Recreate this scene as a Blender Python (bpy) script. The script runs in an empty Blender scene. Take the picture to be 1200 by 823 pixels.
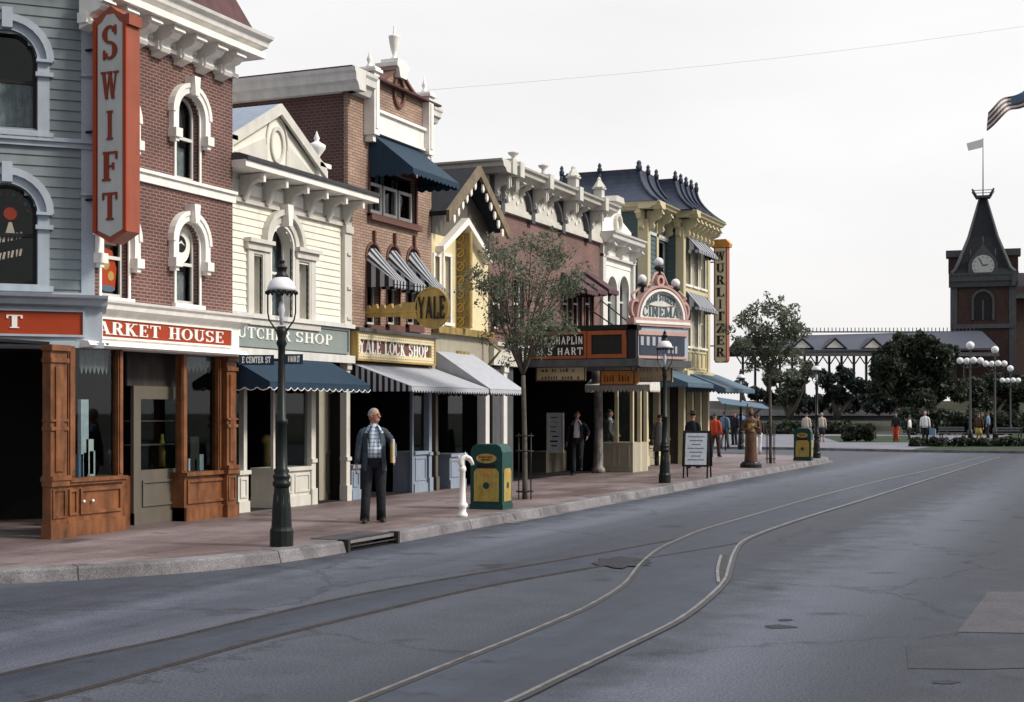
import bpy, bmesh, math, random
from mathutils import Vector, Matrix
import numpy as np
random.seed(7); rng = np.random.default_rng(7)
PI = math.pi
SC = bpy.context.scene
COL = SC.collection

# ------------------------------------------------------------------ camera
FPX, HZ, CH = 1667.0, 483.0, 1.87          # focal length in photo pixels, horizon row, eye height (m)
YAW = math.atan((1310.0 - 600.0) / FPX)
S, C = math.sin(YAW), math.cos(YAW)
cam = bpy.data.cameras.new('camera'); cam_o = bpy.data.objects.new('camera', cam); COL.objects.link(cam_o)
cam.sensor_width = 36.0; cam.lens = 36.0 * FPX / 1200.0
cam.shift_y = (HZ - 411.5) / 1200.0
cam.clip_end = 3000
cam_o.location = (0, 0, CH); cam_o.rotation_euler = (PI / 2, 0, YAW)
SC.camera = cam_o

# ------------------------------------------------------------------ light
SUN_EL, SUN_AZ = math.radians(38), math.radians(82)     # azimuth from +Y towards +X
wd = bpy.data.worlds.new("World"); SC.world = wd; wd.use_nodes = True
nt = wd.node_tree; nt.nodes.clear()
out = nt.nodes.new('ShaderNodeOutputWorld'); bg = nt.nodes.new('ShaderNodeBackground')
sky = nt.nodes.new('ShaderNodeTexSky'); sky.sky_type = 'NISHITA'; sky.sun_disc = False
sky.sun_elevation = SUN_EL; sky.sun_rotation = SUN_AZ; sky.dust_density = 4.0; sky.air_density = 1.0
tc = nt.nodes.new('ShaderNodeTexCoord'); sep = nt.nodes.new('ShaderNodeSeparateXYZ')
nt.links.new(tc.outputs['Generated'], sep.inputs[0])
rmp = nt.nodes.new('ShaderNodeValToRGB')              # overcast veil: bright zenith, paler horizon
nt.links.new(sep.outputs['Z'], rmp.inputs['Fac'])
e = rmp.color_ramp.elements
e[0].position = 0.0; e[0].color = (8.35, 8.2, 8.15, 1)
e[1].position = 1.0; e[1].color = (13.5, 13.9, 15.2, 1)
k = e.new(0.32); k.color = (8.5, 8.4, 8.4, 1)
k = e.new(0.6); k.color = (11, 11.3, 12.1, 1)
cn = nt.nodes.new('ShaderNodeTexNoise'); cn.inputs['Scale'].default_value = 2.2; cn.inputs['Detail'].default_value = 5      # soft uneven cloud
cm = nt.nodes.new('ShaderNodeMapping'); cm.inputs['Scale'].default_value = (1, 1, 3.5); nt.links.new(tc.outputs['Generated'], cm.inputs[0]); nt.links.new(cm.outputs[0], cn.inputs['Vector'])
cr = nt.nodes.new('ShaderNodeMapRange'); cr.inputs['From Min'].default_value = .3; cr.inputs['From Max'].default_value = .7; cr.inputs['To Min'].default_value = .93; cr.inputs['To Max'].default_value = 1.07; nt.links.new(cn.outputs['Fac'], cr.inputs['Value'])
cs = nt.nodes.new('ShaderNodeVectorMath'); cs.operation = 'SCALE'; nt.links.new(rmp.outputs[0], cs.inputs[0]); nt.links.new(cr.outputs[0], cs.inputs['Scale'])
mx = nt.nodes.new('ShaderNodeMix'); mx.data_type = 'RGBA'; mx.inputs['Factor'].default_value = 0.9
nt.links.new(sky.outputs[0], mx.inputs['A']); nt.links.new(cs.outputs[0], mx.inputs['B'])
dm = nt.nodes.new('ShaderNodeMapRange'); dm.inputs['From Min'].default_value = -1.0; dm.inputs['From Max'].default_value = .35   # dimming added to the sky behind the camera, darkening the sides that face it
dm.inputs['To Min'].default_value = .42; dm.inputs['To Max'].default_value = 1.0; nt.links.new(sep.outputs['Y'], dm.inputs['Value'])
vs = nt.nodes.new('ShaderNodeVectorMath'); vs.operation = 'SCALE'; nt.links.new(mx.outputs['Result'], vs.inputs[0]); nt.links.new(dm.outputs[0], vs.inputs['Scale'])
nt.links.new(vs.outputs[0], bg.inputs['Color']); bg.inputs['Strength'].default_value = 0.115
nt.links.new(bg.outputs[0], out.inputs[0])
sl = bpy.data.lights.new('sun', 'SUN'); sl.energy = 3.2; sl.angle = math.radians(11); sl.color = (1, .93, .81)
so = bpy.data.objects.new('sun', sl); COL.objects.link(so)
sd = Vector((math.sin(SUN_AZ) * math.cos(SUN_EL), math.cos(SUN_AZ) * math.cos(SUN_EL), math.sin(SUN_EL)))
so.rotation_euler = sd.to_track_quat('Z', 'Y').to_euler()
so.location = sd * 60
SC.view_settings.view_transform = 'Standard'; SC.view_settings.look = 'None'
SC.view_settings.exposure = 0.08; SC.view_settings.gamma = 1.0

# ------------------------------------------------------------------ measuring helpers
class Fr:
    """A facade frame: u runs left to right along the wall, z up, n out of the wall."""
    def __init__(s, ox, oy, ux, uy):
        s.o = (ox, oy); L = math.hypot(ux, uy); s.t = (ux / L, uy / L); s.nn = (uy / L, -ux / L)
    def w(s, u, z, n=0):
        return (s.o[0] + s.t[0] * u + s.nn[0] * n, s.o[1] + s.t[1] * u + s.nn[1] * n, z)
    def p(s, px, py, n=0):
        a = (px - 600) / FPX; dx = -S + C * a; dy = C + S * a
        ox = s.o[0] + s.nn[0] * n; oy = s.o[1] + s.nn[1] * n
        k = (ox * s.nn[0] + oy * s.nn[1]) / (dx * s.nn[0] + dy * s.nn[1])
        return ((dx * k - ox) * s.t[0] + (dy * k - oy) * s.t[1], CH + (HZ - py) * k / FPX)
    def U(s, px, n=0): return s.p(px, HZ, n)[0]
    def Z(s, px, py, n=0): return s.p(px, py, n)[1]
def G(px, py, z=0.0):
    d = (CH - z) * FPX / (py - HZ); a = (px - 600) / FPX
    return (d * (-S + C * a), d * (C + S * a))
def AT(px, py, d):
    a = (px - 600) / FPX
    return (d * (-S + C * a), d * (C + S * a), CH + (HZ - py) * d / FPX)

# ------------------------------------------------------------------ materials
def nodes(m): return m.node_tree.nodes, m.node_tree.links
def mat(name, col, rough=.6, metal=0, var=.12, scale=3.0, bump=0.0, spec=.3, grime=None):
    m = bpy.data.materials.new(name); m.use_nodes = True; N, L = nodes(m)
    b = N['Principled BSDF']; b.inputs['Roughness'].default_value = rough; b.inputs['Metallic'].default_value = metal
    b.inputs['Specular IOR Level'].default_value = spec
    t = N.new('ShaderNodeTexCoord'); n = N.new('ShaderNodeTexNoise'); n.inputs['Scale'].default_value = scale
    n.inputs['Detail'].default_value = 6; n.inputs['Roughness'].default_value = .65
    L.new(t.outputs['Object'], n.inputs['Vector'])
    mp = N.new('ShaderNodeMapping'); mp.inputs['Scale'].default_value = (1, 1, .14); L.new(t.outputs['Object'], mp.inputs[0])     # rain streaks
    ns = N.new('ShaderNodeTexNoise'); ns.inputs['Scale'].default_value = max(scale * 2.2, 6); ns.inputs['Detail'].default_value = 5; L.new(mp.outputs[0], ns.inputs['Vector'])
    av = N.new('ShaderNodeMath'); av.operation = 'ADD'; L.new(n.outputs['Fac'], av.inputs[0]); L.new(ns.outputs['Fac'], av.inputs[1])
    r = N.new('ShaderNodeMapRange'); r.inputs['From Min'].default_value = .72; r.inputs['From Max'].default_value = 1.25
    r.inputs['To Min'].default_value = 1 - var * 1.5; r.inputs['To Max'].default_value = 1 + var * .5
    L.new(av.outputs[0], r.inputs['Value'])
    v = N.new('ShaderNodeVectorMath'); v.operation = 'SCALE'; v.inputs[0].default_value = col[:3]
    L.new(r.outputs[0], v.inputs['Scale']); L.new(v.outputs[0], b.inputs['Base Color'])
    if bump:
        n2 = N.new('ShaderNodeTexNoise'); n2.inputs['Scale'].default_value = scale * 12; n2.inputs['Detail'].default_value = 3
        L.new(t.outputs['Object'], n2.inputs['Vector'])
        bp = N.new('ShaderNodeBump'); bp.inputs['Strength'].default_value = bump; bp.inputs['Distance'].default_value = .02
        L.new(n2.outputs['Fac'], bp.inputs['Height']); L.new(bp.outputs[0], b.inputs['Normal'])
    return m
def brick(name, c1, c2, mortar, w=.2, h=.07, bump=.5, msize=.01):
    m = bpy.data.materials.new(name); m.use_nodes = True; N, L = nodes(m)
    b = N['Principled BSDF']; b.inputs['Roughness'].default_value = .85
    t = N.new('ShaderNodeTexCoord'); br = N.new('ShaderNodeTexBrick')
    br.inputs['Color1'].default_value = (*c1, 1); br.inputs['Color2'].default_value = (*c2, 1); br.inputs['Mortar'].default_value = (*mortar, 1)
    br.inputs['Scale'].default_value = 1; br.inputs['Brick Width'].default_value = w; br.inputs['Row Height'].default_value = h
    br.inputs['Mortar Size'].default_value = msize; br.inputs['Mortar Smooth'].default_value = .3; br.inputs['Bias'].default_value = 0
    L.new(t.outputs['UV'], br.inputs['Vector'])
    n = N.new('ShaderNodeTexNoise'); n.inputs['Scale'].default_value = 1.3; n.inputs['Detail'].default_value = 8
    L.new(t.outputs['Object'], n.inputs['Vector'])
    r = N.new('ShaderNodeMapRange'); r.inputs['From Min'].default_value = .3; r.inputs['From Max'].default_value = .7
    r.inputs['To Min'].default_value = .75; r.inputs['To Max'].default_value = 1.18
    L.new(n.outputs['Fac'], r.inputs['Value'])
    v = N.new('ShaderNodeVectorMath'); v.operation = 'SCALE'
    L.new(br.outputs['Color'], v.inputs[0]); L.new(r.outputs[0], v.inputs['Scale']); L.new(v.outputs[0], b.inputs['Base Color'])
    bp = N.new('ShaderNodeBump'); bp.inputs['Strength'].default_value = bump; bp.inputs['Distance'].default_value = .01; bp.invert = True
    L.new(br.outputs['Fac'], bp.inputs['Height']); L.new(bp.outputs[0], b.inputs['Normal'])
    return m
def ground_mat(name, col, col2, stretch=(1, .12, 1), scale=.8, rough=(.45, .75), fine=60, bump=.25, cracks=0, spots=0, lanes=None, joints=0):
    m = bpy.data.materials.new(name); m.use_nodes = True; N, L = nodes(m)
    b = N['Principled BSDF']; b.inputs['Specular IOR Level'].default_value = .12; t = N.new('ShaderNodeTexCoord')
    mp = N.new('ShaderNodeMapping'); mp.inputs['Scale'].default_value = stretch; L.new(t.outputs['Object'], mp.inputs[0])
    n = N.new('ShaderNodeTexNoise'); n.inputs['Scale'].default_value = scale; n.inputs['Detail'].default_value = 7; n.inputs['Roughness'].default_value = .6
    L.new(mp.outputs[0], n.inputs['Vector'])
    f = N.new('ShaderNodeTexNoise'); f.inputs['Scale'].default_value = fine; f.inputs['Detail'].default_value = 4
    L.new(t.outputs['Object'], f.inputs['Vector'])
    g = N.new('ShaderNodeTexNoise'); g.inputs['Scale'].default_value = 1.7; g.inputs['Detail'].default_value = 8; g.inputs['Roughness'].default_value = .7
    L.new(t.outputs['Object'], g.inputs['Vector'])
    r = N.new('ShaderNodeMapRange'); r.inputs['From Min'].default_value = .40; r.inputs['From Max'].default_value = .60; L.new(n.outputs['Fac'], r.inputs['Value'])
    c = N.new('ShaderNodeMix'); c.data_type = 'RGBA'; c.inputs['A'].default_value = (*col, 1); c.inputs['B'].default_value = (*col2, 1)
    L.new(r.outputs[0], c.inputs['Factor'])
    def scaled(src, fac, lo, hi, fmin=.3, fmax=.7):
        q = N.new('ShaderNodeMapRange'); q.inputs['From Min'].default_value = fmin; q.inputs['From Max'].default_value = fmax
        q.inputs['To Min'].default_value = lo; q.inputs['To Max'].default_value = hi; L.new(fac, q.inputs['Value'])
        v = N.new('ShaderNodeVectorMath'); v.operation = 'SCALE'; L.new(src, v.inputs[0]); L.new(q.outputs[0], v.inputs['Scale']); return v.outputs[0]
    if joints:
        jb = N.new('ShaderNodeTexBrick'); jb.offset = 0.0; jb.inputs['Scale'].default_value = 1; jb.inputs['Brick Width'].default_value = joints; jb.inputs['Row Height'].default_value = joints; jb.inputs['Mortar Size'].default_value = .012
        jb.inputs['Color1'].default_value = (1, 1, 1, 1); jb.inputs['Color2'].default_value = (.88, .88, .9, 1); jb.inputs['Mortar'].default_value = (.5, .5, .5, 1); L.new(t.outputs['Object'], jb.inputs['Vector'])
        jm = N.new('ShaderNodeVectorMath'); jm.operation = 'MULTIPLY'; L.new(c.outputs['Result'], jm.inputs[0]); L.new(jb.outputs['Color'], jm.inputs[1])
    o = scaled(jm.outputs[0] if joints else c.outputs['Result'], f.outputs['Fac'], .58, 1.45); o = scaled(o, g.outputs['Fac'], .8, 1.15)
    if lanes:           # wheel-polished and oil-darkened lanes, by distance across the street
        sx = N.new('ShaderNodeSeparateXYZ'); L.new(t.outputs['Object'], sx.inputs[0]); ad = N.new('ShaderNodeMath'); ad.operation = 'MULTIPLY_ADD'; ad.inputs[1].default_value = 1.6
        L.new(g.outputs['Fac'], ad.inputs[0]); L.new(sx.outputs['X'], ad.inputs[2]); ad2 = N.new('ShaderNodeMath'); ad2.operation = 'MULTIPLY_ADD'; ad2.inputs[1].default_value = 1.6
        L.new(n.outputs['Fac'], ad2.inputs[0]); L.new(ad.outputs[0], ad2.inputs[2])
        ml = N.new('ShaderNodeMapRange'); ml.inputs['From Min'].default_value = -8.4; ml.inputs['From Max'].default_value = 8.6; L.new(ad2.outputs[0], ml.inputs['Value'])
        cr = N.new('ShaderNodeValToRGB'); L.new(ml.outputs[0], cr.inputs['Fac']); cr.color_ramp.interpolation = 'EASE'
        for i, (p, v) in enumerate(lanes):
            el = cr.color_ramp.elements[i] if i < 2 else cr.color_ramp.elements.new((p + 10) / 17)
            el.position = (p + 10) / 17; el.color = (v, v, v, 1)
        vm = N.new('ShaderNodeVectorMath'); vm.operation = 'MULTIPLY'; L.new(o, vm.inputs[0]); L.new(cr.outputs[0], vm.inputs[1]); vs_ = N.new('ShaderNodeVectorMath'); vs_.operation = 'SCALE'; vs_.inputs['Scale'].default_value = 2.0
        L.new(vm.outputs[0], vs_.inputs[0]); o = vs_.outputs[0]
    if cracks:
        vo = N.new('ShaderNodeTexVoronoi'); vo.feature = 'DISTANCE_TO_EDGE'; vo.inputs['Scale'].default_value = cracks
        wv = N.new('ShaderNodeVectorMath'); wv.operation = 'ADD'; L.new(t.outputs['Object'], wv.inputs[0]); L.new(g.outputs['Color'], wv.inputs[1])
        L.new(wv.outputs[0], vo.inputs['Vector']); o = scaled(o, vo.outputs['Distance'], .6, 1.0, 0.0, .012)
    if spots:
        s2 = N.new('ShaderNodeTexNoise'); s2.inputs['Scale'].default_value = spots; s2.inputs['Detail'].default_value = 2
        L.new(t.outputs['Object'], s2.inputs['Vector']); o = scaled(o, s2.outputs['Fac'], .55, 1.0, .27, .36)
    L.new(o, b.inputs['Base Color'])
    q = N.new('ShaderNodeMapRange'); q.inputs['To Min'].default_value = rough[0]; q.inputs['To Max'].default_value = rough[1]
    L.new(r.outputs[0], q.inputs['Value']); L.new(q.outputs[0], b.inputs['Roughness'])
    bp = N.new('ShaderNodeBump'); bp.inputs['Strength'].default_value = bump; bp.inputs['Distance'].default_value = .006
    L.new(f.outputs['Fac'], bp.inputs['Height']); L.new(bp.outputs[0], b.inputs['Normal'])
    return m
def glass_mat(name, tint=(.75, .8, .8), rough=.02, ior=1.5):
    m = bpy.data.materials.new(name); m.use_nodes = True; N, L = nodes(m); N.remove(N['Principled BSDF'])
    o = N['Material Output']; tr = N.new('ShaderNodeBsdfTransparent'); tr.inputs[0].default_value = (*tint, 1)
    gl = N.new('ShaderNodeBsdfGlossy'); gl.inputs['Roughness'].default_value = rough
    fr = N.new('ShaderNodeLayerWeight'); fr.inputs['Blend'].default_value = .5; mx = N.new('ShaderNodeMixShader')
    pw = N.new('ShaderNodeMath'); pw.operation = 'POWER'; pw.inputs[1].default_value = 4.0; L.new(fr.outputs['Facing'], pw.inputs[0])
    ma = N.new('ShaderNodeMath'); ma.operation = 'MULTIPLY_ADD'; ma.inputs[1].default_value = .24; ma.inputs[2].default_value = .03; L.new(pw.outputs[0], ma.inputs[0])
    L.new(ma.outputs[0], mx.inputs[0]); L.new(tr.outputs[0], mx.inputs[1]); L.new(gl.outputs[0], mx.inputs[2]); L.new(mx.outputs[0], o.inputs[0])
    return m
def leaf_mat(name, c1, c2):
    m = bpy.data.materials.new(name); m.use_nodes = True; N, L = nodes(m); b = N['Principled BSDF']
    b.inputs['Roughness'].default_value = .55; b.inputs['Specular IOR Level'].default_value = .35
    t = N.new('ShaderNodeTexCoord'); n = N.new('ShaderNodeTexNoise'); n.inputs['Scale'].default_value = 2.2; n.inputs['Detail'].default_value = 5
    L.new(t.outputs['Object'], n.inputs['Vector']); r = N.new('ShaderNodeMapRange'); r.inputs['From Min'].default_value = .35; r.inputs['From Max'].default_value = .65
    L.new(n.outputs['Fac'], r.inputs['Value']); c = N.new('ShaderNodeMix'); c.data_type = 'RGBA'
    c.inputs['A'].default_value = (*c1, 1); c.inputs['B'].default_value = (*c2, 1); L.new(r.outputs[0], c.inputs['Factor']); L.new(c.outputs['Result'], b.inputs['Base Color'])
    tr = N.new('ShaderNodeBsdfTranslucent'); L.new(c.outputs['Result'], tr.inputs[0]); ms = N.new('ShaderNodeMixShader'); ms.inputs[0].default_value = .3
    L.new(b.outputs[0], ms.inputs[1]); L.new(tr.outputs[0], ms.inputs[2]); L.new(ms.outputs[0], N['Material Output'].inputs[0])
    return m

M = {}
M['marble'] = mat('grey_veined_stone', (.22, .20, .19), .5, var=.5, scale=6)
M['white'] = mat('white_paint', (.84, .82, .78), .5, var=.1, scale=2.5, bump=.05)
M['offwhite'] = mat('offwhite_paint', (.66, .65, .62), .55, var=.12, scale=2)
M['bluetrim'] = mat('pale_blue_grey_paint', (.38, .43, .49), .5, var=.1)
M['bluesiding'] = mat('grey_clapboard_paint', (.20, .235, .25), .6, var=.12, scale=1.5)
M['cream'] = mat('cream_paint', (.78, .755, .665), .6, var=.08, scale=1.5)
M['creamtrim'] = mat('pale_putty_paint', (.60, .58, .53), .55, var=.1)
M['putty'] = mat('tan_putty_paint', (.36, .33, .26), .6, var=.1)
M['mbrick'] = brick('red_brown_brick', (.135, .052, .042), (.095, .036, .032), (.25, .185, .165), .15, .052, msize=.008)
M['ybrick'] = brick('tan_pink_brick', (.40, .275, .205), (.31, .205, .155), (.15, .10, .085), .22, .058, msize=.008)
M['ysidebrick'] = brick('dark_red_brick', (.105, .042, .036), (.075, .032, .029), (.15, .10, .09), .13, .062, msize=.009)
M['cbrick'] = brick('muted_red_brick', (.20, .105, .092), (.15, .08, .072), (.20, .145, .13), .18, .058, msize=.008)
M['sred'] = mat('sign_orange_red', (.34, .042, .010), .45, var=.08)
M['sred2'] = mat('sign_side_red', (.30, .075, .04), .45, var=.12)
M['sgrey'] = mat('sign_pale_grey', (.50, .51, .50), .5, var=.08)
M['letw'] = mat('white_lettering', (.82, .80, .76), .45, var=.04)
M['letr'] = mat('dark_red_lettering', (.22, .03, .012), .45, var=.04)
M['black'] = mat('black_paint', (.012, .012, .014), .45, var=.2)
M['wood'] = mat('brown_varnished_wood', (.20, .078, .032), .42, var=.4, scale=4, bump=.04)
M['doorbrown'] = mat('taupe_door_paint', (.115, .10, .082), .5, var=.1)
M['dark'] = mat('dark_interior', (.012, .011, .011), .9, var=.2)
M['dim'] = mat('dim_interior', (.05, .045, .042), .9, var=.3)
M['roofred'] = mat('dark_red_slate', (.085, .035, .035), .7, var=.25, bump=.1)
M['slate'] = mat('blue_slate', (.035, .048, .078), .6, var=.2, scale=4, bump=.15)
M['slatelt'] = mat('blue_grey_metal_roof', (.25, .30, .38), .5, var=.1)
M['darkroof'] = mat('charcoal_shingle', (.014, .015, .020), .8, var=.25, bump=.2)
M['greygreen'] = mat('grey_green_paint', (.235, .275, .265), .5, var=.06)
M['navy'] = mat('navy_canvas', (.013, .036, .066), .75, var=.15, scale=5)
M['bluecanvas'] = mat('slate_blue_canvas', (.08, .13, .18), .75, var=.12)
M['greycanvas'] = mat('pale_grey_canvas', (.40, .415, .46), .8, var=.08, scale=4)
M['darkcanvas'] = mat('charcoal_canvas', (.05, .055, .075), .8, var=.1)
M['plumcanvas'] = mat('dull_plum_canvas', (.10, .055, .065), .8, var=.15)
M['gold'] = mat('aged_gold_leaf', (.46, .315, .10), .45, metal=.2, var=.2, scale=5, bump=.06)
M['ochre'] = mat('ochre_paint', (.30, .215, .075), .55, var=.35, scale=6)
M['goldsign'] = mat('pale_gold_paint', (.72, .62, .38), .5, var=.1)
M['maroon'] = mat('dull_maroon_paint', (.15, .07, .055), .6, var=.1)
M['glass'] = glass_mat('window_glass')
M['curtain'] = mat('lace_curtain', (.42, .43, .45), .9, var=.35, scale=9)
M['iron'] = mat('dark_green_black_iron', (.010, .014, .013), .42, var=.25, scale=6, metal=.2)
M['milk'] = mat('milk_glass', (.75, .75, .78), .25, var=.05)
M['clear'] = glass_mat('clear_lamp_glass', (.88, .9, .92), .03)
M['asphalt'] = ground_mat('asphalt', (.036, .040, .053), (.072, .078, .097), (1, .07, 1), .42, (.5, .68), 46, .7, cracks=.23, spots=1.1, lanes=[(-9.6, .50), (7, .42), (-8.3, .84), (-7.2, .62), (-5.4, .42), (-4.0, .34), (-2.8, .68), (-1.3, .30), (.5, .40)])
M['asphalt2'] = ground_mat('repaired_asphalt', (.030, .033, .042), (.040, .044, .054), (1, .3, 1), .9, (.5, .7), 120, .5)
M['bed'] = ground_mat('track_bed_asphalt', (.032, .038, .052), (.052, .060, .078), (1, .15, 1), 1.1, (.48, .65), 120, .5, spots=2.2)
M['patch'] = ground_mat('dark_asphalt_patch', (.022, .023, .030), (.038, .040, .050), (1, 1, 1), 3, (.6, .8), 40, .5)
M['concrete'] = ground_mat('kerb_concrete', (.12, .113, .118), (.20, .19, .20), (1, 1, 1), 1.6, (.6, .8), 70, .3, spots=3.0)
M['slab'] = ground_mat('pale_concrete_cover', (.062, .060, .067), (.080, .077, .084), (1, 1, 1), 2, (.6, .8), 50, .3)
M['walk'] = ground_mat('reddish_sidewalk_concrete', (.14, .104, .100), (.235, .19, .188), (1, .35, 1), .7, (.45, .65), 90, .3, spots=1.6, joints=1.55)
M['plaza'] = ground_mat('pale_plaza_concrete', (.13, .128, .15), (.18, .175, .20), (1, 1, 1), .3, (.6, .7), 20, .1)
M['earth'] = ground_mat('ground_earth', (.05, .055, .04), (.09, .085, .07), (1, 1, 1), .1, (.8, .9), 10, .3)
M['grass'] = ground_mat('lawn_green', (.016, .032, .012), (.035, .055, .018), (1, 1, 1), 1.0, (.7, .9), 12, .8)
M['rail'] = mat('worn_steel', (.22, .21, .21), .38, metal=.6, var=.35, scale=3)
M['rust'] = mat('dark_rusty_steel', (.035, .03, .03), .7, var=.3)
M['leaf'] = leaf_mat('olive_leaf', (.075, .092, .062), (.18, .205, .145))
M['leaf2'] = leaf_mat('yellow_green_leaf', (.06, .085, .05), (.17, .19, .12))
M['leafd'] = leaf_mat('dark_evergreen_leaf', (.016, .024, .016), (.048, .060, .036))
M['leafb'] = leaf_mat('bluish_hedge_leaf', (.010, .016, .019), (.030, .040, .045))
M['bark'] = mat('grey_bark', (.11, .095, .08), .9, var=.3, scale=8, bump=.4)
M['teal'] = mat('teal_grey_paint', (.085, .13, .14), .6, var=.1)
M['yellow'] = mat('buttery_paint', (.58, .52, .34), .55, var=.08)
M['pink'] = mat('salmon_paint', (.52, .33, .30), .5, var=.12)
M['orange'] = mat('sign_orange', (.58, .25, .05), .5, var=.12)
M['mframe'] = mat('marquee_red_orange', (.34, .085, .03), .5, var=.12)
M['bin'] = mat('deep_green_enamel', (.008, .055, .047), .35, var=.15)
M['binpan'] = mat('mustard_panel', (.42, .30, .075), .5, var=.25, scale=8)
M['creamsign'] = mat('cream_sign_face', (.60, .53, .38), .5, var=.1)
M['barge'] = mat('weathered_brown_paint', (.20, .155, .10), .6, var=.25)
M['paper'] = mat('paper', (.66, .70, .76), .7, var=.15, scale=14)
M['skin'] = mat('skin', (.42, .20, .135), .5, var=.1, scale=12)
M['suit'] = mat('charcoal_cloth', (.014, .016, .022), .85, var=.2, scale=1.1, bump=.9)
M['jacket'] = mat('blue_grey_tweed', (.055, .075, .10), .85, var=.3, scale=1.1, bump=.9)
M['greycloth'] = mat('mid_grey_cloth', (.13, .13, .13), .85, var=.2, scale=1.1, bump=.9)
M['beige'] = mat('pale_cardigan', (.48, .42, .36), .85, var=.1)
M['whitecloth'] = mat('white_cloth', (.68, .68, .70), .8, var=.1)
M['bluecloth'] = mat('soft_blue_cloth', (.14, .22, .34), .8, var=.1)
M['redcloth'] = mat('red_cloth', (.50, .06, .02), .8, var=.1)
M['brownc'] = mat('brown_cloth', (.07, .04, .03), .85, var=.2)
M['hair'] = mat('dark_hair', (.02, .015, .012), .6, var=.3, scale=30)
M['greyhair'] = mat('grey_hair', (.33, .31, .30), .7, var=.3, scale=30)
M['leather'] = mat('black_leather', (.015, .013, .013), .35, var=.2)
M['carved'] = mat('painted_carved_wood', (.10, .05, .028), .5, var=.4, scale=5, bump=.2)
M['stone'] = mat('dark_tower_stone', (.062, .036, .030), .8, var=.25)
M['towtrim'] = mat('weathered_tower_trim', (.085, .088, .095), .7, var=.2)
M['stroof'] = mat('blue_grey_station_roof', (.065, .07, .095), .7, var=.15)
M['stwall'] = mat('embankment_wall', (.06, .068, .08), .8, var=.15)
def plaid(name):
    m = bpy.data.materials.new(name); m.use_nodes = True; N, L = nodes(m); b = N['Principled BSDF']; b.inputs['Roughness'].default_value = .8
    t = N.new('ShaderNodeTexCoord'); s = N.new('ShaderNodeSeparateXYZ'); L.new(t.outputs['Object'], s.inputs[0]); fs = []
    for ax in ('X', 'Z'):
        a = N.new('ShaderNodeMath'); a.operation = 'MULTIPLY'; a.inputs[1].default_value = 17; L.new(s.outputs[ax], a.inputs[0])
        f = N.new('ShaderNodeMath'); f.operation = 'FRACT'; L.new(a.outputs[0], f.inputs[0])
        g = N.new('ShaderNodeMath'); g.operation = 'LESS_THAN'; g.inputs[1].default_value = .42; L.new(f.outputs[0], g.inputs[0]); fs.append(g.outputs[0])
    ad = N.new('ShaderNodeMath'); ad.operation = 'ADD'; L.new(fs[0], ad.inputs[0]); L.new(fs[1], ad.inputs[1])
    dv = N.new('ShaderNodeMath'); dv.operation = 'MULTIPLY'; dv.inputs[1].default_value = .5; L.new(ad.outputs[0], dv.inputs[0])
    c = N.new('ShaderNodeMix'); c.data_type = 'RGBA'; c.inputs['A'].default_value = (.62, .68, .74, 1); c.inputs['B'].default_value = (.10, .20, .34, 1)
    L.new(dv.outputs[0], c.inputs['Factor']); L.new(c.outputs['Result'], b.inputs['Base Color']); return m
M['plaid'] = plaid('blue_plaid_cloth')

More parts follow.
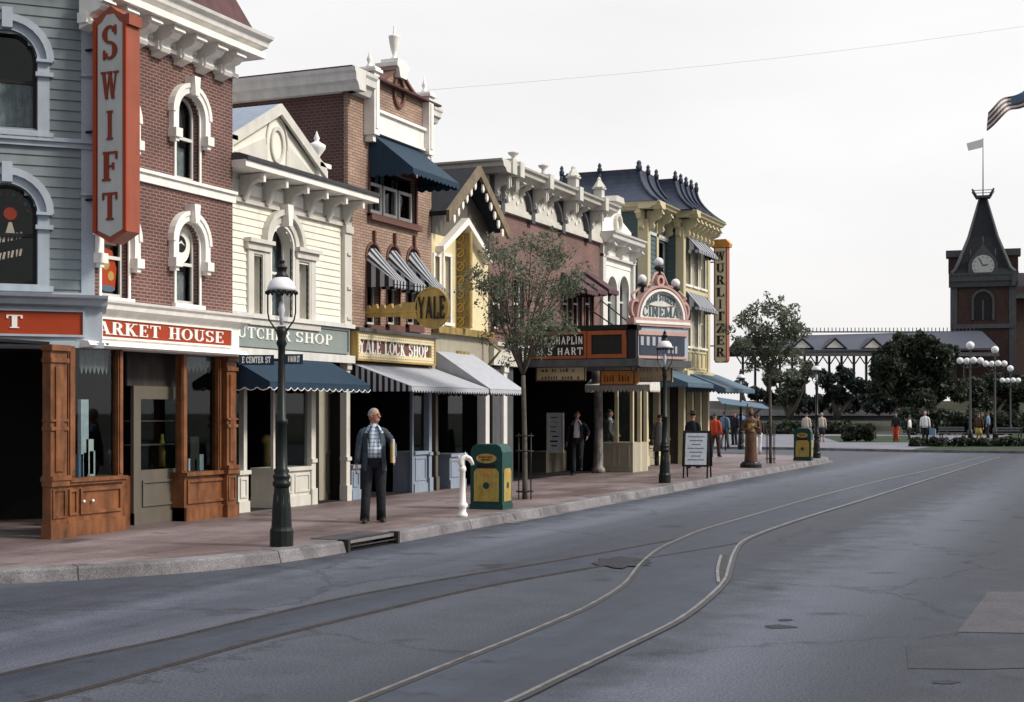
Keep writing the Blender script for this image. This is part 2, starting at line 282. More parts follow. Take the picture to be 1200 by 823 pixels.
# ------------------------------------------------------------------ mesh builder
class MB:
    def __init__(s, m='white'):
        s.v = []; s.f = []; s.mi = []; s.sm = []; s.mats = []; s.use(m); s.smooth = False
    def use(s, m):
        if m not in s.mats: s.mats.append(m)
        s.cur = s.mats.index(m); return s
    def face(s, pts):
        b = len(s.v); s.v += [tuple(p) for p in pts]; s.f.append(tuple(range(b, b + len(pts)))); s.mi.append(s.cur); s.sm.append(s.smooth)
    def idx(s, verts, faces):
        b = len(s.v); s.v += [tuple(p) for p in verts]
        for f in faces: s.f.append(tuple(b + i for i in f)); s.mi.append(s.cur); s.sm.append(s.smooth)
    def box(s, fr, u0, u1, z0, z1, n0, n1):
        if u1 < u0: u0, u1 = u1, u0
        V = [fr.w(u, z, n) for n in (n0, n1) for z in (z0, z1) for u in (u0, u1)]
        s.idx(V, [(0, 1, 3, 2), (4, 6, 7, 5), (0, 4, 5, 1), (2, 3, 7, 6), (0, 2, 6, 4), (1, 5, 7, 3)]); return s
    def hexa(s, V):
        s.idx(V, [(0, 1, 3, 2), (4, 6, 7, 5), (0, 4, 5, 1), (2, 3, 7, 6), (0, 2, 6, 4), (1, 5, 7, 3)]); return s
    def prism(s, fr, pts, n0, n1):
        k = len(pts); V = [fr.w(u, z, n0) for u, z in pts] + [fr.w(u, z, n1) for u, z in pts]
        s.idx(V, [tuple(range(k)), tuple(range(2 * k - 1, k - 1, -1))] + [(i, (i + 1) % k, k + (i + 1) % k, k + i) for i in range(k)]); return s
    def prof(s, fr, pts, u0, u1):          # pts (n, z)
        k = len(pts); V = [fr.w(u0, z, n) for n, z in pts] + [fr.w(u1, z, n) for n, z in pts]
        s.idx(V, [tuple(range(k)), tuple(range(2 * k - 1, k - 1, -1))] + [(i, (i + 1) % k, k + (i + 1) % k, k + i) for i in range(k)]); return s
    def band(s, fr, uc, zc, r0, r1, n0, n1, a0=0.0, a1=PI, k=14, el=1.0):   # arch ring
        V = []
        for i in range(k + 1):
            a = a0 + (a1 - a0) * i / k
            for n in (n0, n1):
                for r in (r0, r1): V.append(fr.w(uc + r * math.cos(a), zc + r * math.sin(a) * el, n))
        F = []
        for i in range(k):
            b = 4 * i; F += [(b, b + 4, b + 5, b + 1), (b + 2, b + 3, b + 7, b + 6), (b, b + 2, b + 6, b + 4), (b + 1, b + 5, b + 7, b + 3)]
        F += [(0, 1, 3, 2), (4 * k, 4 * k + 2, 4 * k + 3, 4 * k + 1)]
        s.idx(V, F); return s
    def disc(s, fr, uc, zc, r, n0, n1, k=20, el=1.0, a0=0, a1=2 * PI):
        full = abs(a1 - a0 - 2 * PI) < 1e-6; q = k if full else k + 1
        return s.prism(fr, [(uc + r * math.cos(a0 + (a1 - a0) * i / k), zc + r * math.sin(a0 + (a1 - a0) * i / k) * el) for i in range(q)], n0, n1)
    def lathe(s, x, y, z, pts, seg=16, smooth=True):
        o = s.smooth; s.smooth = smooth; V = []; F = []
        for r, h in pts: V += [(x + r * math.cos(2 * PI * i / seg), y + r * math.sin(2 * PI * i / seg), z + h) for i in range(seg)]
        for j in range(len(pts) - 1):
            for i in range(seg): a = j * seg + i; b = j * seg + (i + 1) % seg; F.append((a, b, b + seg, a + seg))
        F.append(tuple(range(seg - 1, -1, -1))); F.append(tuple((len(pts) - 1) * seg + i for i in range(seg)))
        s.idx(V, F); s.smooth = o; return s
    def path(s, pts, rad, seg=8, smooth=True, sx=1.0, sy=1.0, ref=None):
        o = s.smooth; s.smooth = smooth; P = [Vector(p) for p in pts]; V = []; F = []
        if not hasattr(rad, '__len__'): rad = [rad] * len(P)
        a = None
        for i, p in enumerate(P):
            d = (P[min(i + 1, len(P) - 1)] - P[max(i - 1, 0)]).normalized()
            if a is None or ref:
                up = Vector(ref) if ref else (Vector((0, 0, 1)) if abs(d.z) < .9 else Vector((0, 1, 0)))
                a = d.cross(up).normalized()
            else: a = (a - d * a.dot(d)).normalized()
            b = a.cross(d).normalized()
            V += [p + (a * math.cos(2 * PI * j / seg) * sx + b * math.sin(2 * PI * j / seg) * sy) * rad[i] for j in range(seg)]
        for i in range(len(P) - 1):
            for j in range(seg): a = i * seg + j; b = i * seg + (j + 1) % seg; F.append((a, b, b + seg, a + seg))
        F.append(tuple(range(seg - 1, -1, -1))); F.append(tuple((len(P) - 1) * seg + j for j in range(seg)))
        s.idx(V, F); s.smooth = o; return s
    def ball(s, c, rx, ry=None, rz=None, seg=12, rings=8, a0=-PI / 2, a1=PI / 2, rot=0):
        ry = rx if ry is None else ry; rz = rx if rz is None else rz; o = s.smooth; s.smooth = True; V = []; F = []; cr, sr = math.cos(rot), math.sin(rot)
        for j in range(rings + 1):
            t = a0 + (a1 - a0) * j / rings; q = max(math.cos(t), .02)
            for i in range(seg):
                x = rx * q * math.cos(2 * PI * i / seg); y = ry * q * math.sin(2 * PI * i / seg)
                V.append((c[0] + x * cr - y * sr, c[1] + x * sr + y * cr, c[2] + rz * math.sin(t)))
        for j in range(rings):
            for i in range(seg): a = j * seg + i; b = j * seg + (i + 1) % seg; F.append((a, b, b + seg, a + seg))
        F.append(tuple(range(seg - 1, -1, -1))); F.append(tuple(rings * seg + i for i in range(seg)))
        s.idx(V, F); s.smooth = o; return s
    def rings(s, R, closed=True, caps=True):
        o = s.smooth; s.smooth = True; k = len(R[0]); V = [p for r in R for p in r]; F = []
        for j in range(len(R) - 1):
            for i in range(k if closed else k - 1): a = j * k + i; b = j * k + (i + 1) % k; F.append((a, b, b + k, a + k))
        if caps and closed: F.append(tuple(range(k - 1, -1, -1))); F.append(tuple((len(R) - 1) * k + i for i in range(k)))
        s.idx(V, F); s.smooth = o; return s
    def siding(s, fr, u0, u1, z0, z1, ops=(), h=.115, t0=.004, t1=.022, n=0):
        z = z0
        while z < z1 - .01:
            zt = min(z + h, z1); iv = [(u0, u1)]
            for o in ops:
                a, b = o[0], o[1]
                if o[4] and zt > o[3] - (b - a) / 2:
                    r = (b - a) / 2; dz = (z + zt) / 2 - (o[3] - r)
                    if dz >= r: continue
                    w = math.sqrt(max(r * r - max(dz, 0) ** 2, 0)); c = (a + b) / 2; a, b = c - w, c + w
                elif not (o[2] < (z + zt) / 2 < o[3]): continue
                iv = [q for (p0, p1) in iv for q in ((p0, min(p1, a)), (max(p0, b), p1)) if q[1] - q[0] > .01]
            for a, b in iv: s.prof(fr, [(n, z), (n + t1, z), (n + t0, zt), (n, zt)], a, b)
            z += h
        return s
    def wall(s, fr, u0, u1, z0, z1, ops=(), n=0, rev=.2):
        us = sorted({u0, u1, *[o[0] for o in ops], *[o[1] for o in ops]}); zs = sorted({z0, z1, *[o[2] for o in ops], *[o[3] for o in ops]})
        for i in range(len(us) - 1):
            for j in range(len(zs) - 1):
                c = ((us[i] + us[i + 1]) / 2, (zs[j] + zs[j + 1]) / 2)
                if c[0] < u0 or c[0] > u1 or any(o[0] < c[0] < o[1] and o[2] < c[1] < o[3] for o in ops): continue
                s.face([fr.w(us[i], zs[j], n), fr.w(us[i + 1], zs[j], n), fr.w(us[i + 1], zs[j + 1], n), fr.w(us[i], zs[j + 1], n)])
        for a, b, c0, c1, arch in ops:
            r = (b - a) / 2; top = c1 - r if arch else c1
            for (p, q) in (((a, c0), (a, top)), ((b, top), (b, c0)), ((b, c0), (a, c0))):
                s.face([fr.w(*p, n), fr.w(*q, n), fr.w(*q, n - rev), fr.w(*p, n - rev)])
            if arch:
                m = (a + b) / 2; K = 12; A = [(m + r * math.cos(PI * i / K), top + r * math.sin(PI * i / K)) for i in range(K + 1)]
                for i in range(K):
                    s.face([fr.w(*A[i], n), fr.w(*A[i + 1], n), fr.w(*A[i + 1], n - rev), fr.w(*A[i], n - rev)])
                    e = (b, c1) if i < K / 2 else (a, c1)
                    s.face([fr.w(*A[i], n), fr.w(*A[i + 1], n), fr.w(*e, n)])
                s.face([fr.w(b, c1, n), fr.w(a, c1, n), fr.w(m, c1, n)][:2] + [fr.w(m, top + r, n)])
            else: s.face([fr.w(a, c1, n), fr.w(b, c1, n), fr.w(b, c1, n - rev), fr.w(a, c1, n - rev)])
        return s
    def shell(s, fr, u0, u1, z0, z1, dep=9.0, t=.2, left=True, n=0):
        if left: s.box(fr, u0 + .004, u0 + t, z0, z1, n - .004, -dep)
        s.box(fr, u1 - t, u1 - .004, z0, z1, n - .004, -dep)
        s.box(fr, u0 + t, u1 - t, z0, z1, -dep, -dep + t); s.box(fr, u0 + t, u1 - t, z1 - .25, z1 - .05, n - .23, -dep + t); return s
    def build(s, name, parent=None, remesh=0):
        me = bpy.data.meshes.new(name)
        off = Vector((0, 0, 0)); q = parent
        while q is not None: off += q.location; q = q.parent
        me.from_pydata([tuple(Vector(v) - off) for v in s.v], [], s.f); me.update()
        bm = bmesh.new(); bm.from_mesh(me)
        for f, a, b in zip(bm.faces, s.mi, s.sm): f.material_index = a; f.smooth = b
        bmesh.ops.remove_doubles(bm, verts=bm.verts, dist=1e-5) if remesh else None
        bmesh.ops.recalc_face_normals(bm, faces=bm.faces)
        uvl = bm.loops.layers.uv.new('UVMap')
        for f in bm.faces:
            n = f.normal
            hz = abs(n.z) > .75; L = math.hypot(n.x, n.y) or 1; tx, ty = -n.y / L, n.x / L
            if abs(tx) > abs(ty): tx, ty = (tx, ty) if tx > 0 else (-tx, -ty)
            elif ty < 0: tx, ty = -tx, -ty
            for l in f.loops:
                c = l.vert.co + off
                l[uvl].uv = (c.x, c.y) if hz else (c.x * tx + c.y * ty, c.z)
        bm.to_mesh(me); bm.free()
        for m in s.mats: me.materials.append(M[m])
        o = bpy.data.objects.new(name, me); COL.objects.link(o); o.parent = parent
        if remesh:
            md = o.modifiers.new('r', 'REMESH'); md.mode = 'VOXEL'; md.voxel_size = remesh; md.use_smooth_shade = True
            bpy.context.view_layer.update(); dg = bpy.context.evaluated_depsgraph_get()
            nm = bpy.data.meshes.new_from_object(o.evaluated_get(dg)); o.modifiers.clear(); o.data = nm; nm.name = name
            if not nm.materials: nm.materials.append(M[s.mats[0]])
            for p in nm.polygons: p.use_smooth = True
        return o
def tag(o, label=None, cat=None, group=None, kind=None):
    if label: o['label'] = label
    if cat: o['category'] = cat
    if group: o['group'] = group
    if kind: o['kind'] = kind
    return o
def empty(name, loc, label=None, cat=None, group=None):
    o = bpy.data.objects.new(name, None); COL.objects.link(o); o.location = loc; o.empty_display_size = .2
    return tag(o, label, cat, group)
def copy_tree(o, parent=None):
    c = o.copy(); COL.objects.link(c); c.parent = parent
    for ch in [q for q in bpy.data.objects if q.parent == o]: copy_tree(ch, c)
    return c

# ------------------------------------------------------------------ lettering: strokes with slab serifs
LT = {
 'A': (.82, 'l.12,0,.41,1,0 l.41,1,.70,0,1 h.22,.58,.32 s.10 s.70'),
 'B': (.68, 'v.16,0,1 a.36,.26,.22,.23,-90,90,1 a.34,.75,.19,.22,-90,90,1 h.1,.36,.03 h.1,.36,.97 h.1,.36,.51'),
 'C': (.72, 'a.38,.5,.29,.46,50,310,1 v.62,.66,.96 v.62,.08,.28'),
 'D': (.74, 'v.16,0,1 a.34,.5,.28,.46,-90,90,1 h.04,.36,.03 h.04,.36,.97'),
 'E': (.66, 'v.18,0,1 h.04,.60,.035 h.04,.60,.965 h.18,.46,.5 v.59,.0,.24 v.59,.76,1 v.46,.38,.62'),
 'F': (.64, 'v.18,0,1 h.04,.60,.965 h.18,.46,.5 v.59,.74,1 v.46,.38,.62 s.18'),
 'H': (.82, 'V.18,0,1 V.64,0,1 h.18,.64,.5 s.18 s.64 S.18 S.64'),
 'I': (.36, 'V.18,0,1 s.18 S.18'),
 'K': (.80, 'V.18,0,1 l.24,.42,.62,1,0 l.34,.56,.66,0,1 s.18 s.66 S.18 S.62'),
 'L': (.64, 'V.18,0,1 h.04,.60,.035 v.58,0,.28 S.18'),
 'M': (.96, 'v.14,0,1 V.82,0,1 l.16,1,.48,.05,1 l.48,.05,.80,1,0 s.14 s.82 S.12 S.84'),
 'N': (.84, 'v.16,0,1 v.68,0,1 l.16,1,.68,0,1 s.16 S.13 S.68'),
 'O': (.80, 'a.40,.5,.31,.46,0,360,1'),
 'P': (.66, 'V.18,0,1 a.34,.74,.22,.23,-90,90,1 h.06,.36,.97 h.1,.36,.49 s.18'),
 'R': (.76, 'V.18,0,1 a.34,.74,.22,.23,-90,90,1 h.06,.36,.97 h.1,.36,.49 l.40,.5,.64,0,1 s.18 s.66'),
 'S': (.64, 'a.32,.73,.21,.235,20,270,1 a.32,.27,.21,.235,-160,90,1 v.55,.72,1 v.09,0,.28'),
 'T': (.74, 'V.37,0,1 h.04,.70,.965 v.06,.74,1 v.68,.74,1 s.37'),
 'U': (.80, 'V.18,.3,1 v.64,.3,1 a.41,.33,.23,.30,180,360,1 S.18 S.64'),
 'W': (1.05, 'l.10,1,.32,0,1 l.32,0,.52,1,0 l.52,1,.74,0,1 l.74,0,.95,1,0 S.10 S.52 S.95'),
 'X': (.8, 'l.12,1,.66,0,1 l.12,0,.66,1,0 s.12 s.66 S.12 S.66'),
 'Y': (.8, 'l.10,1,.40,.45,1 l.40,.45,.70,1,0 V.40,0,.47 s.40 S.12 S.70'),
 'Z': (.7, 'h.06,.62,.965 h.06,.64,.035 l.58,.95,.12,.05,1 v.08,.76,1 v.62,0,.24'), ' ': (.4, ''), '.': (.3, 'v.15,0,.12'),
 '&': (.8, 'a.36,.75,.15,.2,0,360,0 a.34,.28,.22,.25,60,330,1 l.28,.62,.68,0,1'), '5': (.64, 'a.30,.3,.22,.27,-150,100,1 v.16,.5,1 h.12,.54,.965')}
def text(mb, fr, st, u0, u1, z0, z1, n, thick=.012, T=.17, t=.075, serif=True, warp=None, gap=.08):
    W = sum(LT[c][0] + gap for c in st) - gap; sx = (u1 - u0) / W; H = z1 - z0; x = 0; cnt = 0
    def P(a, b):
        u, z = u0 + (x + a) * sx, z0 + b * H
        return warp(u, z) if warp else (u, z)
    for c in st:
        for tok in LT[c][1].split():
            op = tok[0]; a = [float(q) for q in tok[1:].split(',')]; cnt += 1; n1 = n + thick + (cnt % 11) * .0006
            if op in 'sS' and not serif: continue
            def quad(p): mb.prism(fr, [P(*q) for q in p], n, n1)
            if op in 'vV':
                w = T if (op == 'V' or (a[2] - a[1]) > .9) else t
                quad([(a[0] - w / 2, a[1]), (a[0] + w / 2, a[1]), (a[0] + w / 2, a[2]), (a[0] - w / 2, a[2])])
            elif op == 'h': quad([(a[0], a[2] - t / 2), (a[1], a[2] - t / 2), (a[1], a[2] + t / 2), (a[0], a[2] + t / 2)])
            elif op in 'sS': zz = .035 if op == 's' else .965; quad([(a[0] - T * .85, zz - .035), (a[0] + T * .85, zz - .035), (a[0] + T * .85, zz + .035), (a[0] - T * .85, zz + .035)])
            elif op == 'l': w = (T if a[4] else t) / 2; quad([(a[0] - w, a[1]), (a[0] + w, a[1]), (a[2] + w, a[3]), (a[2] - w, a[3])])
            elif op == 'a':
                k = 12; A0, A1 = math.radians(a[4]), math.radians(a[5]); O = []; I = []
                for i in range(k + 1):
                    g = A0 + (A1 - A0) * i / k; w = (t + (T - t) * abs(math.cos(g))) if a[6] else t
                    O.append((a[0] + (a[2] + w / 2) * math.cos(g), a[1] + (a[3] + t / 2) * math.sin(g))); I.append((a[0] + (a[2] - w / 2) * math.cos(g), a[1] + (a[3] - t / 2) * math.sin(g)))
                for i in range(k): quad([I[i], O[i], O[i + 1], I[i + 1]])
        x += LT[c][0] + gap
    return mb

# ------------------------------------------------------------------ reusable building parts
def window(par, fr, u0, u1, z0, z1, arch=False, cas='white', cw=.09, proud=.035, rev=.17, sash='white', mid=True, curtain=None, bars=0, sill=True, n=0, label=None, glass='glass'):
    r = (u1 - u0) / 2; uc = (u0 + u1) / 2; zs = z1 - r if arch else z1
    c = MB(cas); c.box(fr, u0 - cw, u0, z0, zs, n - .02, n + proud); c.box(fr, u1, u1 + cw, z0, zs, n - .02, n + proud)
    if arch: c.band(fr, uc, zs, r, r + cw, n - .02, n + proud)
    else: c.box(fr, u0 - cw, u1 + cw, zs, zs + cw, n - .02, n + proud + .004)
    if sill: c.box(fr, u0 - cw - .04, u1 + cw + .04, z0 - .07, z0, n - rev, n + proud + .05)
    w = c.build('window', par); s = MB(sash); a = .045; b0, b1 = n - rev + .02, n - rev + .06
    s.box(fr, u0, u0 + a, z0, zs, b0, b1); s.box(fr, u1 - a, u1, z0, zs, b0, b1); s.box(fr, u0 + a, u1 - a, z0, z0 + a * 1.4, b0, b1)
    if arch: s.band(fr, uc, zs, r - a, r, b0, b1)
    else: s.box(fr, u0 + a, u1 - a, z1 - a, z1, b0, b1)
    if mid: zm = z0 + (z1 - z0) * .5; s.box(fr, u0 + a, u1 - a, zm - .025, zm + .025, b0 + .005, b1 + .012)
    for i in range(bars): ub = u0 + (u1 - u0) * (i + 1) / (bars + 1); s.box(fr, ub - .013, ub + .013, z0 + a, z1 - a, b0 + .004, b1 - .004)
    s.build('sash', w); g = MB(glass); gn = n - rev + .03
    pts = [(u0 + .01, z0 + .01), (u1 - .01, z0 + .01)] + ([(uc + (r - .01) * math.cos(PI * i / 12), zs + (r - .01) * math.sin(PI * i / 12)) for i in range(13)] if arch else [(u1 - .01, z1 - .01), (u0 + .01, z1 - .01)])
    g.prism(fr, pts, gn, gn + .004).build('pane', w)
    if curtain:
        q = MB('curtain'); K = 16
        for (ca, cb, cz0, cz1) in curtain:
            R = [[], []]
            for i in range(K + 1):
                u = u0 + (u1 - u0) * (ca + (cb - ca) * i / K); nn = n - rev - .10 + .02 * math.sin(i * 2.3)
                R[0].append(fr.w(u, z0 + (z1 - z0) * cz0, nn)); R[1].append(fr.w(u, z0 + (z1 - z0) * cz1, nn))
            q.rings(R, closed=False)
        q.build('curtain', w)
    if label: w['label'] = label
    return w
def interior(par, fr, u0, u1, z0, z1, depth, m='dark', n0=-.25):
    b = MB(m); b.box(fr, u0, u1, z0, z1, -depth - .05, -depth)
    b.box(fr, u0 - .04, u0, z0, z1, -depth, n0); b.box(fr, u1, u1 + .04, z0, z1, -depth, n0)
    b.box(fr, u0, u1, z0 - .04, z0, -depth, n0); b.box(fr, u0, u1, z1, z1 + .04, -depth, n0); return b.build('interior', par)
def awning(par, fr, u0, u1, zb, nf, zf, val, m1, m2=None, sw=.12, n0=.03, side=True, valm=None, scal=.11, inset=0, frame=True, trim=None):
    b = MB(m1); W = u1 - u0; K = max(2, int(round(W / sw)) | 1) if m2 else 1
    for i in range(K):
        a, c = i / K, (i + 1) / K; b.use(m1 if (i % 2 == 0 or not m2) else m2)
        U = lambda t, e: u0 + inset * e + (W - 2 * inset * e) * t
        V = [fr.w(U(a, 1), zb, n0), fr.w(U(c, 1), zb, n0), fr.w(U(a, 1), zb + .012, n0), fr.w(U(c, 1), zb + .012, n0),
             fr.w(U(a, 0), zf, nf), fr.w(U(c, 0), zf, nf), fr.w(U(a, 0), zf + .012, nf), fr.w(U(c, 0), zf + .012, nf)]
        b.hexa(V)
    if side:
        for u, ui, q in ((u0, u0 + inset, .006), (u1, u1 - inset, -.006)):
            K2 = max(2, int((nf - n0) / (sw * .55))) if m2 else 1
            for i in range(K2):
                b.use(m1 if (i % 2 == 0 or not m2) else m2); a, c = i / K2, (i + 1) / K2
                def pt(t, lo): nn = n0 + (nf - n0) * t; uu = ui + (u - ui) * t; return fr.w(uu, zf if lo else zb + (zf - zb) * t, nn)
                def pq(t, lo): p = pt(t, lo); return (p[0] + fr.t[0] * q, p[1] + fr.t[1] * q, p[2])
                b.hexa([pt(a, 1), pt(c, 1), pt(a, 0), pt(c, 0), pq(a, 1), pq(c, 1), pq(a, 0), pq(c, 0)])
    aw = b.build('awning', par)
    v = MB(valm or m1)
    def strip(p0, p1, L):
        k = max(1, int(L / scal))
        for i in range(k):
            v.use((valm or m1) if (i % 2 == 0 or not m2) else m2)
            A = Vector(p0).lerp(Vector(p1), i / k); B = Vector(p0).lerp(Vector(p1), (i + 1) / k); pts = [A, B]
            for j in range(5):
                t = 1 - j / 4; pts.append(A.lerp(B, t) - Vector((0, 0, val * (.62 + .38 * math.sin(PI * t)))))
            nrm = (B - A).cross(Vector((0, 0, 1))).normalized() * .006
            kk = len(pts); v.idx(pts + [p + nrm for p in pts], [tuple(range(kk)), tuple(range(2 * kk - 1, kk - 1, -1))] + [(i2, (i2 + 1) % kk, kk + (i2 + 1) % kk, kk + i2) for i2 in range(kk)])
            if trim:
                v.use(trim); v.path([p + nrm * 1.5 for p in pts[2:]], .008, 4)
    strip(fr.w(u0, zf, nf), fr.w(u1, zf, nf), W)
    if side:
        strip(fr.w(u0 + inset, zf, n0), fr.w(u0, zf, nf), nf - n0); strip(fr.w(u1, zf, nf), fr.w(u1 - inset, zf, n0), nf - n0)
    v.build('valance', aw)
    if frame:
        f = MB('iron')
        for u, ui in ((u0 + .02, u0 + inset + .02), (u1 - .02, u1 - inset - .02)): f.path([fr.w(ui, zf, n0), fr.w(u, zf, nf - .01), fr.w(ui, zb - .02, n0)], .012, 6)
        f.path([fr.w(u0 + .02, zf + .002, nf - .01), fr.w(u1 - .02, zf + .002, nf - .01)], .012, 6); f.build('awning_frame', aw)
    return aw
def bracket(mb, fr, u, w, zt, h, d):      # scrolled console
    P = [(0, zt), (d, zt), (d, zt - h * .12), (d * .93, zt - h * .2), (d * .95, zt - h * .3), (d * .8, zt - h * .42), (d * .5, zt - h * .5), (d * .42, zt - h * .62), (d * .5, zt - h * .74), (d * .42, zt - h * .86), (d * .2, zt - h * .92), (0, zt - h)]
    mb.prof(fr, P, u - w / 2, u + w / 2); mb.prof(fr, [(d * .9, zt - h * .1), (d * 1.06, zt - h * .1), (d * 1.1, zt - h * .2), (d * .9, zt - h * .24)], u - w * .62, u + w * .62)
    return mb
def cornice(mb, fr, u0, u1, z0, z1, d, n=0):
    h = z1 - z0
    mb.prof(fr, [(n - .1, z0), (n + d * .45, z0), (n + d * .55, z0 + h * .18), (n + d * .62, z0 + h * .3), (n + d * .82, z0 + h * .42), (n + d * .86, z0 + h * .72), (n + d * .97, z0 + h * .84), (n + d, z0 + h), (n - .1, z0 + h)], u0, u1); return mb
def panel(mb, fr, u0, u1, z0, z1, n, w=.05, d=.02):     # raised moulding rectangle
    mb.box(fr, u0, u1, z0, z0 + w, n, n + d); mb.box(fr, u0, u1, z1 - w, z1, n, n + d); mb.box(fr, u0, u0 + w, z0 + w, z1 - w, n, n + d); mb.box(fr, u1 - w, u1, z0 + w, z1 - w, n, n + d); return mb
def urn(mb, x, y, z, h, r):
    mb.lathe(x, y, z, [(r * .75, 0), (r * .75, h * .06), (r * .45, h * .1), (r * .28, h * .2), (r * .5, h * .28), (r * .95, h * .45), (r, h * .56), (r * .8, h * .6), (r * .55, h * .63), (r * .22, h * .7), (r * .34, h * .78), (r * .2, h * .86), (r * .12, h * .93), (r * .02, h)], 14); return mb
def post_cap(mb, fr, u0, u1, n0, n1, z, fin=.4):
    mb.box(fr, u0 - .05, u1 + .05, z, z + .06, n0 - .05, n1 + .05); mb.box(fr, u0 - .02, u1 + .02, z + .06, z + .1, n0 - .02, n1 + .02)
    c = fr.w((u0 + u1) / 2, z + .1, (n0 + n1) / 2); mb.lathe(c[0], c[1], c[2], [(.10, 0), (.05, .06), (.035, .1), (.06, .16), (.05, .2), (.015, fin * .7), (.004, fin)], 10); return mb

# ================================================================== THE GROUND
W0 = Fr(0, 0, 1, 0)            # u = world X, n = -Y
KERB = [(-40, 9.6), (-18, 9.7), (-14.5, 10.1), (-12.4, 11.0), (-11.1, 12.1), (-10.25, 13.2), (-9.75, 14.2), (-9.5, 15.4), (-9.45, 16.6)]
KERB2 = [(-9.45, 18.0), (-9.5, 22), (-9.6, 30), (-9.75, 40), (-9.85, 50), (-9.95, 53.5), (-10.3, 55.0), (-11.2, 56.2), (-12.6, 57), (-15, 57.4), (-60, 57.6)]
def smooth(P, k=4):
    o = []
    for i in range(len(P) - 1):
        p0, p1, p2, p3 = (Vector(P[max(i - 1, 0)]), Vector(P[i]), Vector(P[i + 1]), Vector(P[min(i + 2, len(P) - 1)]))
        for j in range(k):
            t = j / k; o.append(.5 * ((2 * p1) + (p2 - p0) * t + (2 * p0 - 5 * p1 + 4 * p2 - p3) * t * t + (3 * p1 - p0 - 3 * p2 + p3) * t ** 3))
    return o + [Vector(P[-1])]
def normals2(P):
    N = []
    for i in range(len(P)):
        d = P[min(i + 1, len(P) - 1)] - P[max(i - 1, 0)]; d = Vector((d.x, d.y)).normalized(); N.append(Vector((d.y, -d.x)))
    return N
def strip2(mb, P, a, b, z, w2=None):
    N = normals2(P); V = []
    for p, n in zip(P, N): V += [(p.x + n.x * a, p.y + n.y * a, z), (p.x + n.x * b, p.y + n.y * b, z)]
    mb.idx(V, [(2 * i, 2 * i + 1, 2 * i + 3, 2 * i + 2) for i in range(len(P) - 1)]); return mb
def sweep2(mb, P, prof):
    N = normals2(P); k = len(prof); V = []
    for p, n in zip(P, N): V += [(p.x + n.x * a, p.y + n.y * a, z) for a, z in prof]
    mb.idx(V, [(i * k + j, i * k + (j + 1) % k, (i + 1) * k + (j + 1) % k, (i + 1) * k + j) for i in range(len(P) - 1) for j in range(k)] + [tuple(range(k)), tuple((len(P) - 1) * k + j for j in range(k))]); return mb
g = MB('earth'); g.face([(-900, -300, -.02), (900, -300, -.02), (900, 1500, -.02), (-900, 1500, -.02)]); tag(g.build('ground'), kind='structure')
g = MB('asphalt'); g.face([(-60, -30, 0), (40, -30, 0), (40, 96, 0), (-60, 96, 0)]); tag(g.build('road'), kind='structure')
K1, K2 = smooth(KERB), smooth(KERB2)
kp = [(-.02, -.05), (0.0, .0), (-.035, .125), (-.06, .15), (-.30, .152), (-.30, -.05)]
k = MB('concrete'); sweep2(k, K1, kp); sweep2(k, K2, kp)
# lintel slab and side cheeks over the storm drain mouth
dr = Fr(-9.45, 0, 0, 1)
k.box(dr, 16.6, 18.0, .105, .152, -.30, -.035); k.box(dr, 16.6, 18.0, -.05, .105, -.42, -.38)
tag(k.build('kerb'), kind='structure')
kj = MB('rust')
for P_ in (K1, K2):
    N_ = normals2(P_); acc = 0
    for i in range(1, len(P_)):
        acc += (P_[i] - P_[i - 1]).length
        if acc > 2.4:
            acc = 0; p_, n_ = P_[i], N_[i]; q_ = Fr(p_.x, p_.y, n_.y, -n_.x); kj.prof(Fr(p_.x, p_.y, -n_.y, n_.x), [(-.301, .149), (-.301, .154), (-.06, .152), (-.032, .126), (.003, .0), (-.01, .0)], -.007, .007)
tag(kj.build('kerb_joints'), kind='structure')
k = MB('dark'); k.box(dr, 16.605, 17.995, -.04, .004, -.38, -.04); k.build('drain_floor').hide_render = False
bpy.data.objects['drain_floor'].name = 'drain_recess'; tag(bpy.data.objects['drain_recess'], kind='structure')
w = MB('walk'); inner = [(p.x - n.x * .30, p.y - n.y * .30) for P in (K1, K2) for p, n in zip(P, normals2(P))]
w.face([(x, y, .149) for x, y in inner] + [(-60, 57.2, .149), (-60, 9.9, .149)]); tag(w.build('sidewalk'), kind='structure')
gt = MB('concrete'); strip2(gt, smooth(KERB2[1:7]), .0, .16, .004); tag(gt.build('gutter'), kind='structure')
# storm drain ironwork
sdn = empty('storm_drain', (-9.45, 17.3, 0), 'rusty iron storm drain mouth set in the kerb beside the nearest street lamp', 'storm drain')
f = MB('rust'); f.box(dr, 16.56, 16.62, 0.0, .17, -.12, .03); f.box(dr, 17.98, 18.04, 0.0, .17, -.12, .03); f.box(dr, 16.56, 18.04, .152, .162, -.14, -.03); f.build('drain_frame', sdn)
f = MB('rust'); f.path([dr.w(16.62, .06, -.01), dr.w(17.98, .06, -.01)], .012, 6); f.build('bar', sdn)
f = MB('slab'); f.box(dr, 16.66, 17.94, .153, .158, -.62, -.16); f.build('cover_plate', sdn)

